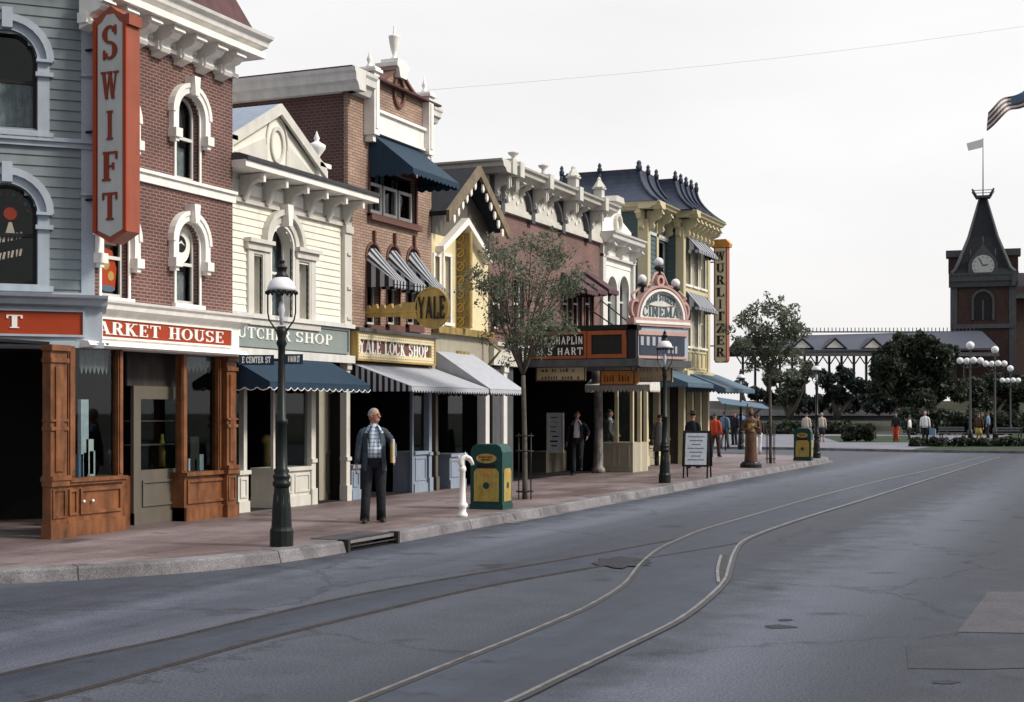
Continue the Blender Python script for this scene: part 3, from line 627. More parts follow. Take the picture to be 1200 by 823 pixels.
# tracks
def gp(L): return smooth([Vector((*G(x, y), 0)) for x, y in L], 6)
RA = [(300, 870), (418, 823), (520, 782), (600, 750), (650, 729), (690, 711), (730, 686), (750, 662), (772, 644), (800, 631), (825, 621), (880, 605), (960, 582), (1040, 562), (1100, 549), (1155, 535)]
RB = [(500, 868), (605, 820), (650, 798), (725, 762), (790, 730), (825, 705), (848, 682), (854, 665), (859, 650), (868, 637), (887, 627), (920, 615), (960, 602), (1025, 582), (1082, 564), (1130, 549), (1172, 536)]
RC = [(-260, 855), (0, 792), (100, 770), (200, 749), (300, 725), (410, 700), (530, 678), (640, 660), (720, 646), (800, 631)]
RD = [(-200, 880), (65, 817), (200, 780), (320, 747), (450, 715), (550, 692), (640, 675), (760, 655), (868, 637)]
PA, PB, PC, PD = gp(RA), gp(RB), gp(RC), gp(RD)
def between(A, B, z):
    mb = MB('bed'); n = 70
    def samp(P):
        L = [0]
        for i in range(1, len(P)): L.append(L[-1] + (P[i] - P[i - 1]).length)
        o = []
        for i in range(n + 1):
            t = L[-1] * i / n; j = next(j for j in range(1, len(L)) if L[j] >= t - 1e-9); q = (t - L[j - 1]) / max(L[j] - L[j - 1], 1e-9); o.append(P[j - 1].lerp(P[j], q))
        return o
    a, b = samp(A), samp(B); V = [(p.x, p.y, z) for pr in zip(a, b) for p in pr]
    mb.idx(V, [(2 * i, 2 * i + 1, 2 * i + 3, 2 * i + 2) for i in range(n)]); return mb
tag(between(PC, PD, .004).build('track_bed'), kind='structure')
tag(between(PA, PB, .008).build('track_bed'), kind='structure')
def rail(P, bright, name_label, z=.012, w=.016):
    root = empty('tram_rail', (P[0].x, P[0].y, 0), name_label, 'rail', 'tram rails sunk in the street')
    a = MB('rail' if bright else 'rust'); sweep2(a, P, [(-w, z - .01), (w, z - .01), (w, z + .006), (-w, z + .006)]); a.build('rail_head', root)
    b = MB('black' if bright else 'rust'); sweep2(b, P, [(w, z - .01), (w + (.045 if bright else .02), z - .01), (w + (.045 if bright else .02), z), (w, z)]); b.build('flange_groove', root)
    return root
rail(PA, True, 'bright worn curving rail, the left of the pair bending toward the lower middle')
rail(PB, True, 'bright worn curving rail, the right of the pair bending toward the lower middle')
rail(PC, False, 'dark straight rail nearer the kerb, running out at the lower left', z=.010, w=.014)
rail(PD, False, 'dark straight rail farther from the kerb, running out at the lower left', z=.010, w=.014)
sw = empty('switch_point', (*G(851, 665), 0), 'short steel switch blade lying beside the right curving rail', 'rail switch')
a = MB('rail'); sweep2(a, gp([(842, 684), (841, 668), (845, 652)]), [(-.018, .008), (.018, .008), (.018, .02), (-.018, .02)]); a.build('blade', sw)
a = MB('rust'); sweep2(a, gp([(846, 686), (845, 668), (849, 652)]), [(-.05, .006), (.04, .006), (.04, .013), (-.05, .013)]); a.build('slot', sw)
def blob(px, py, rx, ry, seed):
    q = random.Random(seed); return [(px + rx * math.cos(2 * PI * i / 26) * (1 + q.uniform(-.28, .28)), py + ry * math.sin(2 * PI * i / 26) * (1 + q.uniform(-.28, .28))) for i in range(26)]
def slabp(name, L, z, m):
    b = MB(m); b.face([(*G(x, y), z) for x, y in L]); return tag(b.build(name), kind='structure')
slabp('asphalt_patch', blob(733, 660, 34, 6, 4), .0135, 'patch')
slabp('concrete_patch', [(1122, 741), (1158, 694), (1300, 694), (1320, 745)], .004, 'slab')
slabp('repaired_asphalt', [(1062, 757), (1120, 759), (1180, 760), (1240, 782), (1150, 785), (1064, 784)], .004, 'asphalt2')
slabp('oil_stain', blob(915, 735, 18, 2.2, 5), .004, 'patch'); slabp('oil_stain', blob(920, 727, 9, 1.3, 7), .004, 'patch'); slabp('oil_stain', blob(1108, 800, 16, 2.0, 6), .004, 'patch')

# ================================================================== CORNER MARKET BUILDING
DM = 13.5
FM = Fr(-DM, 0, 0, 1)
yc, yr = FM.U(108), FM.U(272.5)
mk = empty('market_building', (-DM, yc, .15), 'corner building of dark red brick and grey clapboard over a brown wooden shopfront', 'building')
K = Fr(-DM, yc, 1, 1)          # 45 degree corner face; u < 0 runs left
z_sc = FM.Z(284, 369, .3); z_fr0 = FM.Z(270, 410, .2)
zr0, zr1 = FM.Z(270.5, 405.5, .2), FM.Z(270.5, 387.5, .2)
top = FM.Z(320, 50, .62); fb = FM.Z(272, 92, 0)
bz0, bz1 = FM.Z(279, 239, .05), FM.Z(279, 226, .05)
wu = FM.U(219.5); W1 = FM.U(233) - FM.U(206)
wops = []
for (pb, pt, px) in ((212, 113, 219.5), (357, 262, 219.5), (212, 113, 134), (349, 254, 134)):
    uc = FM.U(px); wops.append((uc - W1 / 2, uc + W1 / 2, FM.Z(px, pb), FM.Z(px, pt), True))
wops[0] = wops[0][:2] + (bz1 + .01,) + wops[0][3:]; wops[2] = wops[2][:2] + (bz1 + .01,) + wops[2][3:]
b = MB('mbrick'); b.wall(FM, yc, yr, 2.9, top - .1, wops); b.shell(FM, yc + .1, yr, 2.9, top - .1, 9, left=False); b.build('wall', mk)
KL = -3.2
kw = []
for (ptop, pbot) in ((36, 152), (216, 333)):
    uc, zt = K.p(8, ptop); zb = K.Z(8, pbot); hw = K.U(43) - uc; kw.append((uc - hw, uc + hw, zb, zt, True))
kband = (K.Z(50, 171.5, .05), K.Z(50, 163, .05))
b = MB('bluesiding'); b.wall(K, KL, 0, 2.9, top + .6, kw); b.siding(K, KL, K.U(95), z_sc, kband[0], [kw[1]], .145); b.siding(K, KL, K.U(95), kband[1], top + .6, [kw[0]], .145)
SDk = Fr(*K.w(KL, 0)[:2], 1, 0); b.wall(SDk, -8, 0, 0.15, top + .6); b.siding(SDk, -8, 0, 2.9, top + .6, [], .145); b.build('clapboard_wall', mk)
b = MB('bluetrim'); b.box(K, K.U(95), .03, 2.9, top + .6, 0, .035); b.box(K, KL, .03, kband[0], kband[1], 0, .06); b.box(K, KL, .04, kband[1] - .03, kband[1] + .025, 0, .10)
b.box(K, KL, .01, kw[1][2] - .16, kw[1][2] - .10, 0, .07); b.build('band_course', mk)
c_ = K.U(101); b = MB('bluetrim'); b.path([K.w(c_ - .08, K.Z(101, 90), .05), K.w(c_ + .1, K.Z(101, 90), .05)], .02, 8); b.path([K.w(c_ - .08, K.Z(101, 229), .05), K.w(c_ + .1, K.Z(101, 229), .05)], .02, 8); b.build('pipe_ring', mk)
for i, o in enumerate(kw):
    w = window(mk, K, *o[:4], True, 'bluetrim', .0, rev=.14, sash='bluetrim' if 0 else 'black', curtain=[(0, 1, 0, .52)] if i == 0 else None)
    r = (o[1] - o[0]) / 2; uc = (o[0] + o[1]) / 2; zs = o[3] - r; h = MB('bluetrim')
    h.band(K, uc, zs, r + .01, r + .17, -.02, .05); h.band(K, uc, zs, r + .13, r + .23, .0, .11)
    for s_ in (-1, 1):
        a, c = sorted((uc + s_ * (r + .01), uc + s_ * (r + .17))); h.box(K, a, c, o[2] - .05, zs, 0, .05); h.box(K, a - .03, c + .05, zs - .22, zs - .16, 0, .10); h.box(K, a - .02, c + .04, zs - .02, zs + .02, 0, .115)
    h.box(K, uc - .07, uc + .07, o[3] + .02, o[3] + .3, 0, .14); h.box(K, uc - r - .22, uc + r + .22, o[2] - .1, o[2] - .02, 0, .1); h.build('hood', w)
    if i == 1:
        t = MB('putty'); [t.prism(K, [(uc - r * .7 + q * .055 + (.02 if q % 2 else 0), o[2] + .30 + q * .014 + rw * .24), (uc - r * .7 + q * .055 + .03, o[2] + .30 + q * .014 + rw * .24), (uc - r * .7 + q * .055 + .05, o[2] + .40 + q * .014 + rw * .24), (uc - r * .7 + q * .055 + .02, o[2] + .40 + q * .014 + rw * .24)], -.1, -.096) for rw in (0, 1) for q in range(9)]
        t.use('letr'); t.disc(K, uc + .05, zs + .0, .09, -.1, -.096); t.use('putty'); t.prism(K, [(uc - .02, zs - .3), (uc + .12, zs - .3), (uc + .07, zs - .12), (uc + .03, zs - .12)], -.1, -.096)
        for q in range(9):
            a = PI * (q + .5) / 9; t.use('teal' if q % 2 else 'maroon'); t.disc(K, uc + r * .72 * math.cos(a), zs + r * .72 * math.sin(a), .025, -.1, -.096, 8)
        t.build('painted_emblem', w)
for i, o in enumerate(wops):
    w = window(mk, FM, *o[:4], True, 'white', .05, .02, .16, 'offwhite', curtain=[(0, 1, .0, .42)] if i in (0, 1) else None, sill=(i in (1, 3)))
    r = (o[1] - o[0]) / 2; uc = (o[0] + o[1]) / 2; zs = o[3] - r; h = MB('white'); R0, R1 = r + .05, r + .18
    h.band(FM, uc, zs - .02, R0, R1, 0, .10); h.band(FM, uc, zs - .02, R1 - .04, R1 + .03, 0, .12)
    for s_ in (-1, 1):
        a, c = sorted((uc + s_ * R0, uc + s_ * R1)); h.box(FM, a, c, zs - .30, zs - .02, 0, .10); h.box(FM, a - .02, c + .02, zs - .42, zs - .28, 0, .16); h.box(FM, a + .02, c - .02, zs - .48, zs - .42, 0, .12)
    h.prism(FM, [(uc - .05, zs + R0 - .06), (uc + .05, zs + R0 - .06), (uc + .08, zs + R1 + .11), (uc - .08, zs + R1 + .11)], 0, .20); h.build('hood', w)
o = wops[1]; uc = (o[0] + o[1]) / 2; zs = o[3] - W1 / 2; t = MB('letw'); zz = o[2] + (o[3] - o[2]) * .5
t.disc(FM, uc, zs - .02, W1 * .40, -.125, -.121, 20, 1.25); t.use('black'); t.disc(FM, uc, zs - .02, W1 * .22, -.121, -.118, 18); t.use('letw'); t.prism(FM, [(uc - .10, zs - .04), (uc, zs + .04), (uc + .10, zs - .04), (uc, zs + .0)], -.118, -.115)
text(t, FM, 'NEW', uc - .08, uc + .08, o[3] - .16, o[3] - .09, -.125, .004, serif=False); t.build('painted_emblem', mk)
o = wops[3]; uc = (o[0] + o[1]) / 2; t = MB('sred'); t.prism(FM, [(uc - .16, o[2] + .16), (uc + .16, o[2] + .12), (uc + .2, o[2] + .45), (uc + .1, o[2] + .7), (uc - .12, o[2] + .74), (uc - .2, o[2] + .4)], -.125, -.121)
t.use('gold'); t.disc(FM, uc - .05, o[2] + .5, .09, -.121, -.118); t.disc(FM, uc + .07, o[2] + .33, .07, -.121, -.118); t.box(FM, uc - .21, uc + .21, o[2] + .86, o[2] + .97, -.121, -.118); t.use('bluecanvas'); t.disc(FM, uc + .0, o[2] + .14, .16, -.121, -.117, 16, .3); t.use('maroon'); t.box(FM, uc - .19, uc + .19, o[2] + .78, o[2] + .84, -.121, -.117)
t.build('painted_poster', mk)
b = MB('white'); b.box(FM, yc, yr + .03, bz0, bz1, 0, .05); b.box(FM, yc, yr + .03, bz1 - .05, bz1, .05, .09); b.build('band_course', mk)
# roof cornice with consoles
b = MB('white'); b.box(FM, yc - .02, yr + .03, fb, fb + .06, 0, .10); b.box(FM, yc, yr + .02, fb + .06, top - .28, 0, .04); b.box(FM, yc - .1, yr + .20, top - .28, top - .18, -.1, .52); cornice(b, FM, yc - .2, yr + .27, top - .20, top + .08, .64)
us_ = [FM.U(p, .2) for p in (112, 140, 168, 195, 221, 246, 268)]
for i, u in enumerate(us_):
    bracket(b, FM, u, .22, top - .28, top - .28 - fb + .12, .42); b.box(FM, u - .15, u + .15, fb - .04, fb + .10, 0, .16)
    if i < len(us_) - 1: panel(b, FM, u + .17, us_[i + 1] - .17, fb + .12, top - .36, .04, .04, .03)
for s_ in (0,): b.box(K, KL, .2, top + .35, top + .6, 0, .5)
b.build('cornice', mk)
b = MB('roofred'); u0, u1 = yc + .2, yr + .15; zt = top + 1.9
b.hexa([FM.w(u0, top + .08, .4), FM.w(u1, top + .08, .4), FM.w(u0, top + .08, -6), FM.w(u1, top + .08, -6), FM.w(u0 + .6, zt, -.5), FM.w(u1 - .6, zt, -.5), FM.w(u0 + .6, zt, -6), FM.w(u1 - .6, zt, -6)]); b.build('roof', mk)
# shop frieze
b = MB('white'); b.box(FM, yc - .2, yr - .06, z_fr0, z_sc - .1, -.2, .17); cornice(b, FM, yc - .15, yr + .06, z_sc - .22, z_sc, .38); zl = FM.Z(281, 415.5, .35)
b.prof(FM, [(-.1, z_fr0), (.17, z_fr0), (.30, z_fr0 - .02), (.34, zl), (.30, zl - .03), (-.1, zl - .03)], yc - .45, yr - .04); b.build('frieze', mk)
b = MB('bluetrim'); b.box(K, KL, .10, z_fr0 - .10, z_sc - .08, -.1, .38); cornice(b, K, KL, .16, z_sc - .2, z_sc + .03, .60, 0)
b.box(K, KL, .12, z_fr0 - .12, z_fr0 - .04, -.1, .44); b.build('frieze', mk)
sg = empty('shop_fascia_sign', (-DM, yc, zr0), 'orange-red fascia board reading ARKET HOUSE in white slab letters', 'sign')
b = MB('sred'); b.box(FM, yc - .02, FM.U(270.5, .19), zr0, zr1, .15, .185); b.build('board', sg)
b = MB('white'); panel(b, FM, yc - .05, FM.U(270.5, .19) + .03, zr0 - .03, zr1 + .03, .17, .03, .035); b.build('frame', sg)
b = MB('letw'); text(b, FM, 'ARKET HOUSE', FM.U(113, .19), FM.U(261.5, .19), zr0 + .035, zr1 - .035, .185, .012, T=.2, t=.07); b.build('lettering', sg)
sg = empty('shop_fascia_sign', K.w(-.5, zr0, .4), 'orange-red board on the angled corner ending in a white T', 'sign')
a0 = K.Z(50, 392, .4); a1 = K.Z(50, 365, .4); b = MB('sred'); b.box(K, KL, K.U(97, .4), a0, a1, .37, .39); b.build('board', sg)
b = MB('bluetrim'); b.box(K, KL, K.U(97, .4) + .03, a1, a1 + .03, .38, .42); b.box(K, KL, K.U(97, .4) + .03, a0 - .03, a0, .38, .42); b.box(K, K.U(97, .4), K.U(97, .4) + .03, a0, a1, .38, .42); b.build('frame', sg)
b = MB('letw'); text(b, K, 'T', K.U(7, .4), K.U(27, .4), a0 + .08, a1 - .06, .39, .012, T=.24, t=.09); b.build('lettering', sg)
# shopfront
zt = z_fr0 - .1
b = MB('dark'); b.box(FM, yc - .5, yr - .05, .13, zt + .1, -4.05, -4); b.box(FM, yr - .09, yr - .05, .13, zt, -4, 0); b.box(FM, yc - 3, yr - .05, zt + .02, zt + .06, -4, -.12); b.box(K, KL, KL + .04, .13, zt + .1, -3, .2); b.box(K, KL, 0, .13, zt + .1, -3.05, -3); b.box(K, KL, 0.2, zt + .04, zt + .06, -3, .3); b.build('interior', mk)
def pedestal(name, fr, u0, u1, n0, n1, zb, zt, m='wood', base=True, par=mk):
    b = MB(m); b.box(fr, u0, u1, zb, zt, n0, n1); b.box(fr, u0 - .03, u1 + .03, zb, zb + .2, n0, n1 + .035); b.box(fr, u0 - .02, u1 + .02, .86, .98, n0, n1 + .04)
    b.box(fr, u0 - .03, u1 + .03, .94, 1.0, n0, n1 + .06); b.box(fr, u0 - .02, u1 + .02, zt - .24, zt - .18, n0, n1 + .03); b.box(fr, u0 - .03, u1 + .03, zt - .08, zt, n0, n1 + .05); panel(b, fr, u0 + .03, u1 - .03, .42, .82, n1, .03, .02)
    m2 = (u1 - u0) * .25; b.box(fr, u0 + m2, u1 - m2, 1.06, zt - .3, n1, n1 + .025)
    b.box(fr, u0 - .015, u1 + .015, 1.62, 1.67, n0, n1 + .03); b.box(fr, u0 - .015, u1 + .015, 1.74, 1.77, n0, n1 + .03)
    return b.build(name, par)
B0, B1 = FM.U(58, .2), FM.U(146, .2)
pedestal('pilaster', FM, B0, FM.U(77, .2), .08, .22, .15, zt)
b = MB('wood'); b.box(FM, FM.U(78, .15), B1, .15, .92, .08, .16); b.box(FM, FM.U(77, .15), B1 + .03, .15, .36, .06, .20); b.box(FM, FM.U(77, .15), B1 + .02, .86, .90, .06, .21); b.box(FM, FM.U(77, .15), B1 + .03, .90, .95, -.3, .24)
panel(b, FM, FM.U(80, .16), FM.U(90, .16), .44, .80, .16, .035, .025); panel(b, FM, FM.U(93, .16), B1 - .04, .44, .80, .16, .04, .03); b.build('display_base', mk)
b = MB('white'); [b.ball(FM.w(FM.U(p, .2), .62, .2), .022) for p in (98.5, 109)]; b.build('knob', mk)
for p0, p1, nn in ((80, 88, .14), (138.5, 144, .14)):
    b = MB('wood'); u0, u1 = FM.U(p0, nn), FM.U(p1, nn); b.box(FM, u0, u1, .95, zt, nn - .1, nn); b.box(FM, u0 + .02, u1 - .02, .98, zt - .02, nn, nn + .02); b.build('column', mk)
g = MB('glass'); g.box(FM, FM.U(88, .1), FM.U(139, .1), .95, zt, .075, .08); g.build('shop_window', mk)
R0, R1 = FM.U(216), FM.U(267)
b = MB('wood'); b.box(FM, R0, R1, .15, .90, -.5, 0); b.box(FM, R0, R1 + .0, .15, .36, -.5, .04); b.box(FM, R0 - .02, R1, .86, .92, -.5, .07); panel(b, FM, R0 + .06, R1 - .06, .42, .80, 0, .045, .03); b.build('display_base', mk)
pedestal('pilaster', FM, FM.U(266, .1), FM.U(277, .1), -.1, .10, .15, zt)
for p0, p1 in ((213, 219), (256, 259)):
    b = MB('wood'); u0, u1 = FM.U(p0), FM.U(p1); b.box(FM, u0, u1, .92, zt, -.12, 0); b.box(FM, u0 + .02, u1 - .02, .95, zt, 0, .02); b.build('column', mk)
g = MB('glass'); g.box(FM, FM.U(219), FM.U(266), .92, zt, -.07, -.065); g.build('shop_window', mk)
# lace pelmets behind the glass
for p0, p1, nn in ((93, 127, -.05), (219, 252, -.15)):
    v = MB('curtain'); u0, u1 = FM.U(p0, nn), FM.U(p1, nn); k_ = 7; zb = FM.Z((p0 + p1) / 2, 430, nn)
    for i in range(k_):
        a, c = u0 + (u1 - u0) * i / k_, u0 + (u1 - u0) * (i + 1) / k_; v.prism(FM, [(a, zt), (c, zt), (c, zb), ((a + c) / 2, zb - .11), (a, zb)], nn, nn + .006)
    v.build('pelmet', mk)
# taupe door, set back a little
du0, du1, dn = FM.U(153, -.3), FM.U(214, -.3), -.30; dz = FM.Z(184, 453, dn)
d = MB('doorbrown'); d.box(FM, du0, du0 + .17, .16, dz, dn, dn + .06); d.box(FM, du1 - .17, du1, .16, dz, dn, dn + .06); d.box(FM, du0 + .17, du1 - .17, dz - .2, dz, dn, dn + .06); d.box(FM, du0 + .17, du1 - .17, .16, .98, dn, dn + .055)
panel(d, FM, du0 + .2, du1 - .2, .42, .82, dn + .055, .04, .025); d.box(FM, du0 - .0, du1, .15, .33, dn, dn + .075)
dr_ = d.build('door', mk); g = MB('glass'); g.box(FM, du0 + .17, du1 - .17, .98, dz - .2, dn + .03, dn + .034); g.build('pane', dr_)
h = MB('rail'); h.ball(FM.w(du1 - .09, 1.02, dn + .10), .035); h.box(FM, du1 - .12, du1 - .06, .93, 1.12, dn + .06, dn + .068); h.build('handle', dr_)
h = MB('doorbrown'); [h.box(FM, du0 + .17, du1 - .17, z, z + .02, dn - .25, dn - .03) for z in (1.35, 1.72)]; h.build('shelf', dr_)
b = MB('wood'); b.box(FM, du0 - .5, du0, .15, .9, dn - .6, dn); b.build('entrance_side', mk)
b = MB('dim'); b.box(FM, du0 - .10, du1 + .1, dz, zt, dn - .02, dn + .02); b.build('transom_panel', mk)

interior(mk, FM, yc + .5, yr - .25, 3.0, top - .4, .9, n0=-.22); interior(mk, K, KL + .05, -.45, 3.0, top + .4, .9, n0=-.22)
# projecting vertical sign
yS = 16.15; FS = Fr(0, yS, 1, 0); x0, x1 = FS.U(110), FS.U(149)
ss = empty('vertical_blade_sign', (x0, yS, FS.Z(130, 285)), 'tall orange-red and grey vertical blade sign reading SWIFT on the brick corner', 'sign')
zb, zt_ = FS.Z(130, 272), FS.Z(130, 27); zp = FS.Z(130, 285); xm = (x0 + x1) / 2
shape = [(x0, zb), (xm, zp), (x1, zb), (x1, zt_ + .02), (x1 + .02, zt_ + .02), (x1 + .02, zt_ + .1), (x1 - .06, zt_ + .1), (xm + .1, zt_ + .17), (xm, zt_ + .25), (xm - .1, zt_ + .17), (x0 + .06, zt_ + .1), (x0 - .02, zt_ + .1), (x0 - .02, zt_ + .02), (x0, zt_ + .02)]
b = MB('sred2'); b.prism(FS, shape, -.28, 0); b.box(FS, x1 - .002, x1 + .05, zt_ - .05, zt_ + .10, -.26, .02); b.build('body', ss)
b = MB('sgrey'); i_ = .075; b.prism(FS, [(x0 + i_, zb + .03), (xm, zp + .09), (x1 - i_, zb + .03), (x1 - i_, zt_ - .02), (x1 - i_ - .07, zt_ + .02), (xm + .06, zt_ + .12), (xm - .06, zt_ + .12), (x0 + i_ + .07, zt_ + .02), (x0 + i_, zt_ - .02)], -.01, .008); b.build('face_panel', ss)
b = MB('sred'); [b.box(FS, a, c, zb, zt_, 0, .03) for a, c in ((x0, x0 + .055), (x1 - .055, x1))]; b.build('edge_trim', ss)
b = MB('letr')
for ch, t0, t1 in (('S', 30, 70), ('W', 84, 116), ('I', 130, 164), ('F', 178, 212), ('T', 226, 258)):
    wdt = {'I': .13}.get(ch, .27); text(b, FS, ch, xm - wdt / 2, xm + wdt / 2, FS.Z(130, t1), FS.Z(130, t0), .008, .014, T=.2 if ch != 'I' else .17, t=.08)
b.build('lettering', ss)
[MB('iron').path([FS.w(-13.55, z, -.14), FS.w(x0, z, -.14)], .02, 8).build('wall_bracket', ss) for z in (zb + .5, (zb + zt_) / 2, zt_ - .3)]

# ================================================================== BUTCHER BUILDING (cream)
DC = 13.8; FC = Fr(-DC, 0, 0, 1); c0, c1 = yr + .02, FC.U(408)
bt = empty('butcher_building', (-DC, c0, .15), 'cream clapboard building with small pediment above a grey-green fascia board', 'building')
zc1, zc0 = FC.Z(421, 222, .6), FC.Z(420, 231, .6)
zband = FC.Z(400, 265, .05); zf1, zf0 = FC.Z(400, 384, .12), FC.Z(400, 415, .12); zfb = FC.Z(400, 421, .1)
def co(pl, pr, pt, pb, pz=None, arch=False): px = (pl + pr) / 2; return (FC.U(pl), FC.U(pr), FC.Z(px, pb), FC.Z(px, pt), arch)
ops = [co(295, 305.5, 298, 370), co(316, 341, 266, 374, arch=True), co(348, 360, 307, 376)]
b = MB('cream'); b.wall(FC, c0, c1, zf1, zc0, ops); b.siding(FC, c0, FC.U(398), zf1 + .1, zband, ops, .125); b.shell(FC, c0, c1, zf0, zc1, 9); b.build('wall', bt)
b = MB('creamtrim'); b.box(FC, FC.U(399.5), c1 - .01, zf1, zband + .1, 0, .09); b.box(FC, FC.U(399), c1, zband - .12, zband + .02, 0, .13)
for p in (300, 340, 375): b.box(FC, FC.U(402), c1 - .05, FC.Z(404, p), FC.Z(404, p) + .05, .09, .12)
b.build('corner_pilaster', bt)
b = MB('creamtrim'); b.box(FC, c0, FC.U(328) - .12, zband, zband + .07, 0, .08); b.box(FC, FC.U(334) + .12, c1, zband, zband + .07, 0, .08); b.box(FC, c0, c1, zband + .07, zc0 - .1, 0, .03)
n_ = 6; us = [FC.U(p, .1) for p in (287, 314, 339, 362, 385, 405)]
for u in us:
    b.use('creamtrim'); b.prof(FC, [(.03, zc0 - .02), (.46, zc0 - .02), (.44, zc0 - .10), (.25, zc0 - .18), (.12, zc0 - .45), (.10, zband + .14), (.03, zband + .1)], u - .06, u + .06)
    b.use('white'); b.box(FC, u - .035, u + .035, zc0 - .16, zc0 - .04, .40, .50)
b.use('white')
for a, c in zip(us[:-1], us[1:]): b.box(FC, a + .12, c - .12, zband + .15, zc0 - .14, .03, .05)
b.build('bracket_frieze', bt)
b = MB('white'); b.box(FC, c0 - .05, c1 + .18, zc0, zc1 - .04, -.1, .58); b.use('towtrim'); b.prof(FC, [(-.6, zc1 + .10), (-.6, zc1 - .04), (.62, zc1 - .04), (.64, zc1 + .02), (.45, zc1 + .08)], c0 - .05, c1 + .22)
b.build('cornice', bt)
# pediment dormer
q0, q1 = FC.U(266, .1), FC.U(374, .1); um = FC.U(325, .1); zb_ = zc1 + .06; za = FC.Z(325, 128, .1)
b = MB('cream'); b.prism(FC, [(q0, zb_), (q1, zb_), (q1, zb_ + .25), (um, za - .1), (q0, zb_ + .25)], -2.2, .08); b.build('pediment', bt)
b = MB('creamtrim'); b.band(FC, um, zb_ + .46, .17, .215, .08, .12, 0, 2 * PI, 24, 1.5); b.band(FC, um, zb_ + .42, .33, .36, .08, .11, 0, PI, 20, 1.6)
for s_ in (-1, 1):
    e_ = q0 if s_ < 0 else q1; b.prism(FC, [(um + s_ * .30, zb_ + .12), (e_ - s_ * .22, zb_ + .12), (um + s_ * .32, za - .55)], .08, .10)
b.build('oval_ornament', bt)
b = MB('slatelt'); t_ = .07
for s_ in (-1, 1):
    e_ = (q0 - .12) if s_ < 0 else (q1 + .12); ze = zb_ + .22
    b.use('slatelt'); b.prism(FC, [(um, za + .02), (e_, ze), (e_, ze + t_), (um, za + .02 + t_)], -2.3, .14); b.use('creamtrim'); b.prism(FC, [(um, za - .10), (e_, ze - .12), (e_, ze + t_), (um, za + .02 + t_)], .14, .20)
b.build('roof', bt)
for s_, u in ((-1, q0 - .02), (1, q1 + .08)):
    b = MB('white'); b.box(FC, u - .15, u + .15, zc1, zc1 + .35, -.15, .15); b.box(FC, u - .2, u + .2, zc1 + .35, zc1 + .43, -.2, .2); p_ = FC.w(u, zc1 + .43, 0); urn(b, p_[0], p_[1], p_[2], .62, .17); b.build('urn', bt)
interior(bt, FC, c0 + .25, c1 - .25, zf1 + .1, zc0 - .1, .9, n0=-.24)
# palladian window
for i, o in enumerate(ops): window(bt, FC, *o[:4], o[4], 'white' if i == 1 else 'creamtrim', .05, .05, .2, 'offwhite', curtain=[(0, .45, .05, .95), (.62, 1, .05, .95)] if i == 1 else [(0, 1, .5, 1)], sill=False)
b = MB('creamtrim'); zt0 = ops[0][3] + .06; uL, uR = FC.U(288), FC.U(367); uA, uB = FC.U(310), FC.U(350); ucn = (ops[1][0] + ops[1][1]) / 2; rr = (ops[1][1] - ops[1][0]) / 2; zsn = ops[1][3] - rr
for a, c in ((uL, ops[0][0] - .05), (ops[0][1] + .05, ops[1][0] - .05), (ops[1][1] + .05, ops[2][0] - .05), (ops[2][1] + .05, uR)): b.box(FC, a, c, ops[1][2] - .05, zt0, 0, .06)
for a, c in ((uL - .06, ucn - rr - .07), (ucn + rr + .07, uR + .06)): b.box(FC, a, c, zt0, zt0 + .12, 0, .10); b.box(FC, a - .02, c + .02, zt0 + .12, zt0 + .19, 0, .16)
b.box(FC, uL - .06, uR + .08, ops[1][2] - .16, ops[1][2] - .05, 0, .12)
b.band(FC, ucn, zsn, rr + .06, rr + .2, 0, .08); b.band(FC, ucn, zsn, rr + .2, rr + .3, 0, .15); b.use('white'); b.prism(FC, [(ucn - .06, zsn + rr), (ucn + .06, zsn + rr), (ucn + .1, zband + .12), (ucn - .1, zband + .12)], 0, .22)
b.build('window_surround', bt)
b = MB('offwhite'); b.box(FC, c0, c1, zf1, zf1 + .08, 0, .16); b.box(FC, c0, c1, zfb - .07, zf0 - .02, 0, .16); b.box(FC, c0, c1, zf0 - .02, zf1, -.15, .03); b.build('frieze', bt)
sg = empty('shop_fascia_sign', (-DC, c0, zf0), 'grey-green fascia board with white letters UTCHER SHOP behind the near lamp', 'sign')
b = MB('greygreen'); b.box(FC, c0 + .02, c1 - .12, zf0, zf1, .03, .08); b.build('board', sg); b = MB('greygreen'); panel(b, FC, c0 + .03, c1 - .13, zf0 + .01, zf1 - .01, .08, .04, .03); b.build('frame', sg)
b = MB('letw'); ha, hb = FC.Z(384, 404.5, .1), FC.Z(384, 393, .1); hm = (zf0 + zf1) / 2; hh = .19
text(b, FC, 'BUTCHER', FC.U(268, .1), FC.U(341, .1), hm - hh / 2, hm + hh / 2, .08, .012, T=.17); text(b, FC, 'SHOP', FC.U(347, .1), FC.U(390, .1), hm - hh / 2, hm + hh / 2, .08, .012, T=.17); b.build('lettering', sg)
awning(bt, FC, c0 + .02, FC.U(379), FC.Z(376, 421), 1.0, 2.36, .13, 'navy', scal=.20, trim='letw')
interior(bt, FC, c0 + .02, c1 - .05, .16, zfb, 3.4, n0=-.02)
zt = zfb - .05
def small_front(par, fr, u0, u1, zb, zt, m, n=0, glass=True, name='display_base', pan=2):
    b = MB(m); b.box(fr, u0, u1, .15, zb, n - .5, n); b.box(fr, u0 - .01, u1 + .01, .15, .34, n - .5, n + .03); b.box(fr, u0 - .02, u1 + .02, zb - .04, zb + .03, n - .5, n + .05)
    w_ = (u1 - u0) / pan
    for i in range(pan): panel(b, fr, u0 + w_ * i + .05, u0 + w_ * (i + 1) - .05, .40, zb - .1, n, .035, .02)
    b.build(name, par)
    if glass: g = MB('glass'); g.box(fr, u0 + .03, u1 - .03, zb + .03, zt, n - .06, n - .055); g.build('shop_window', par)
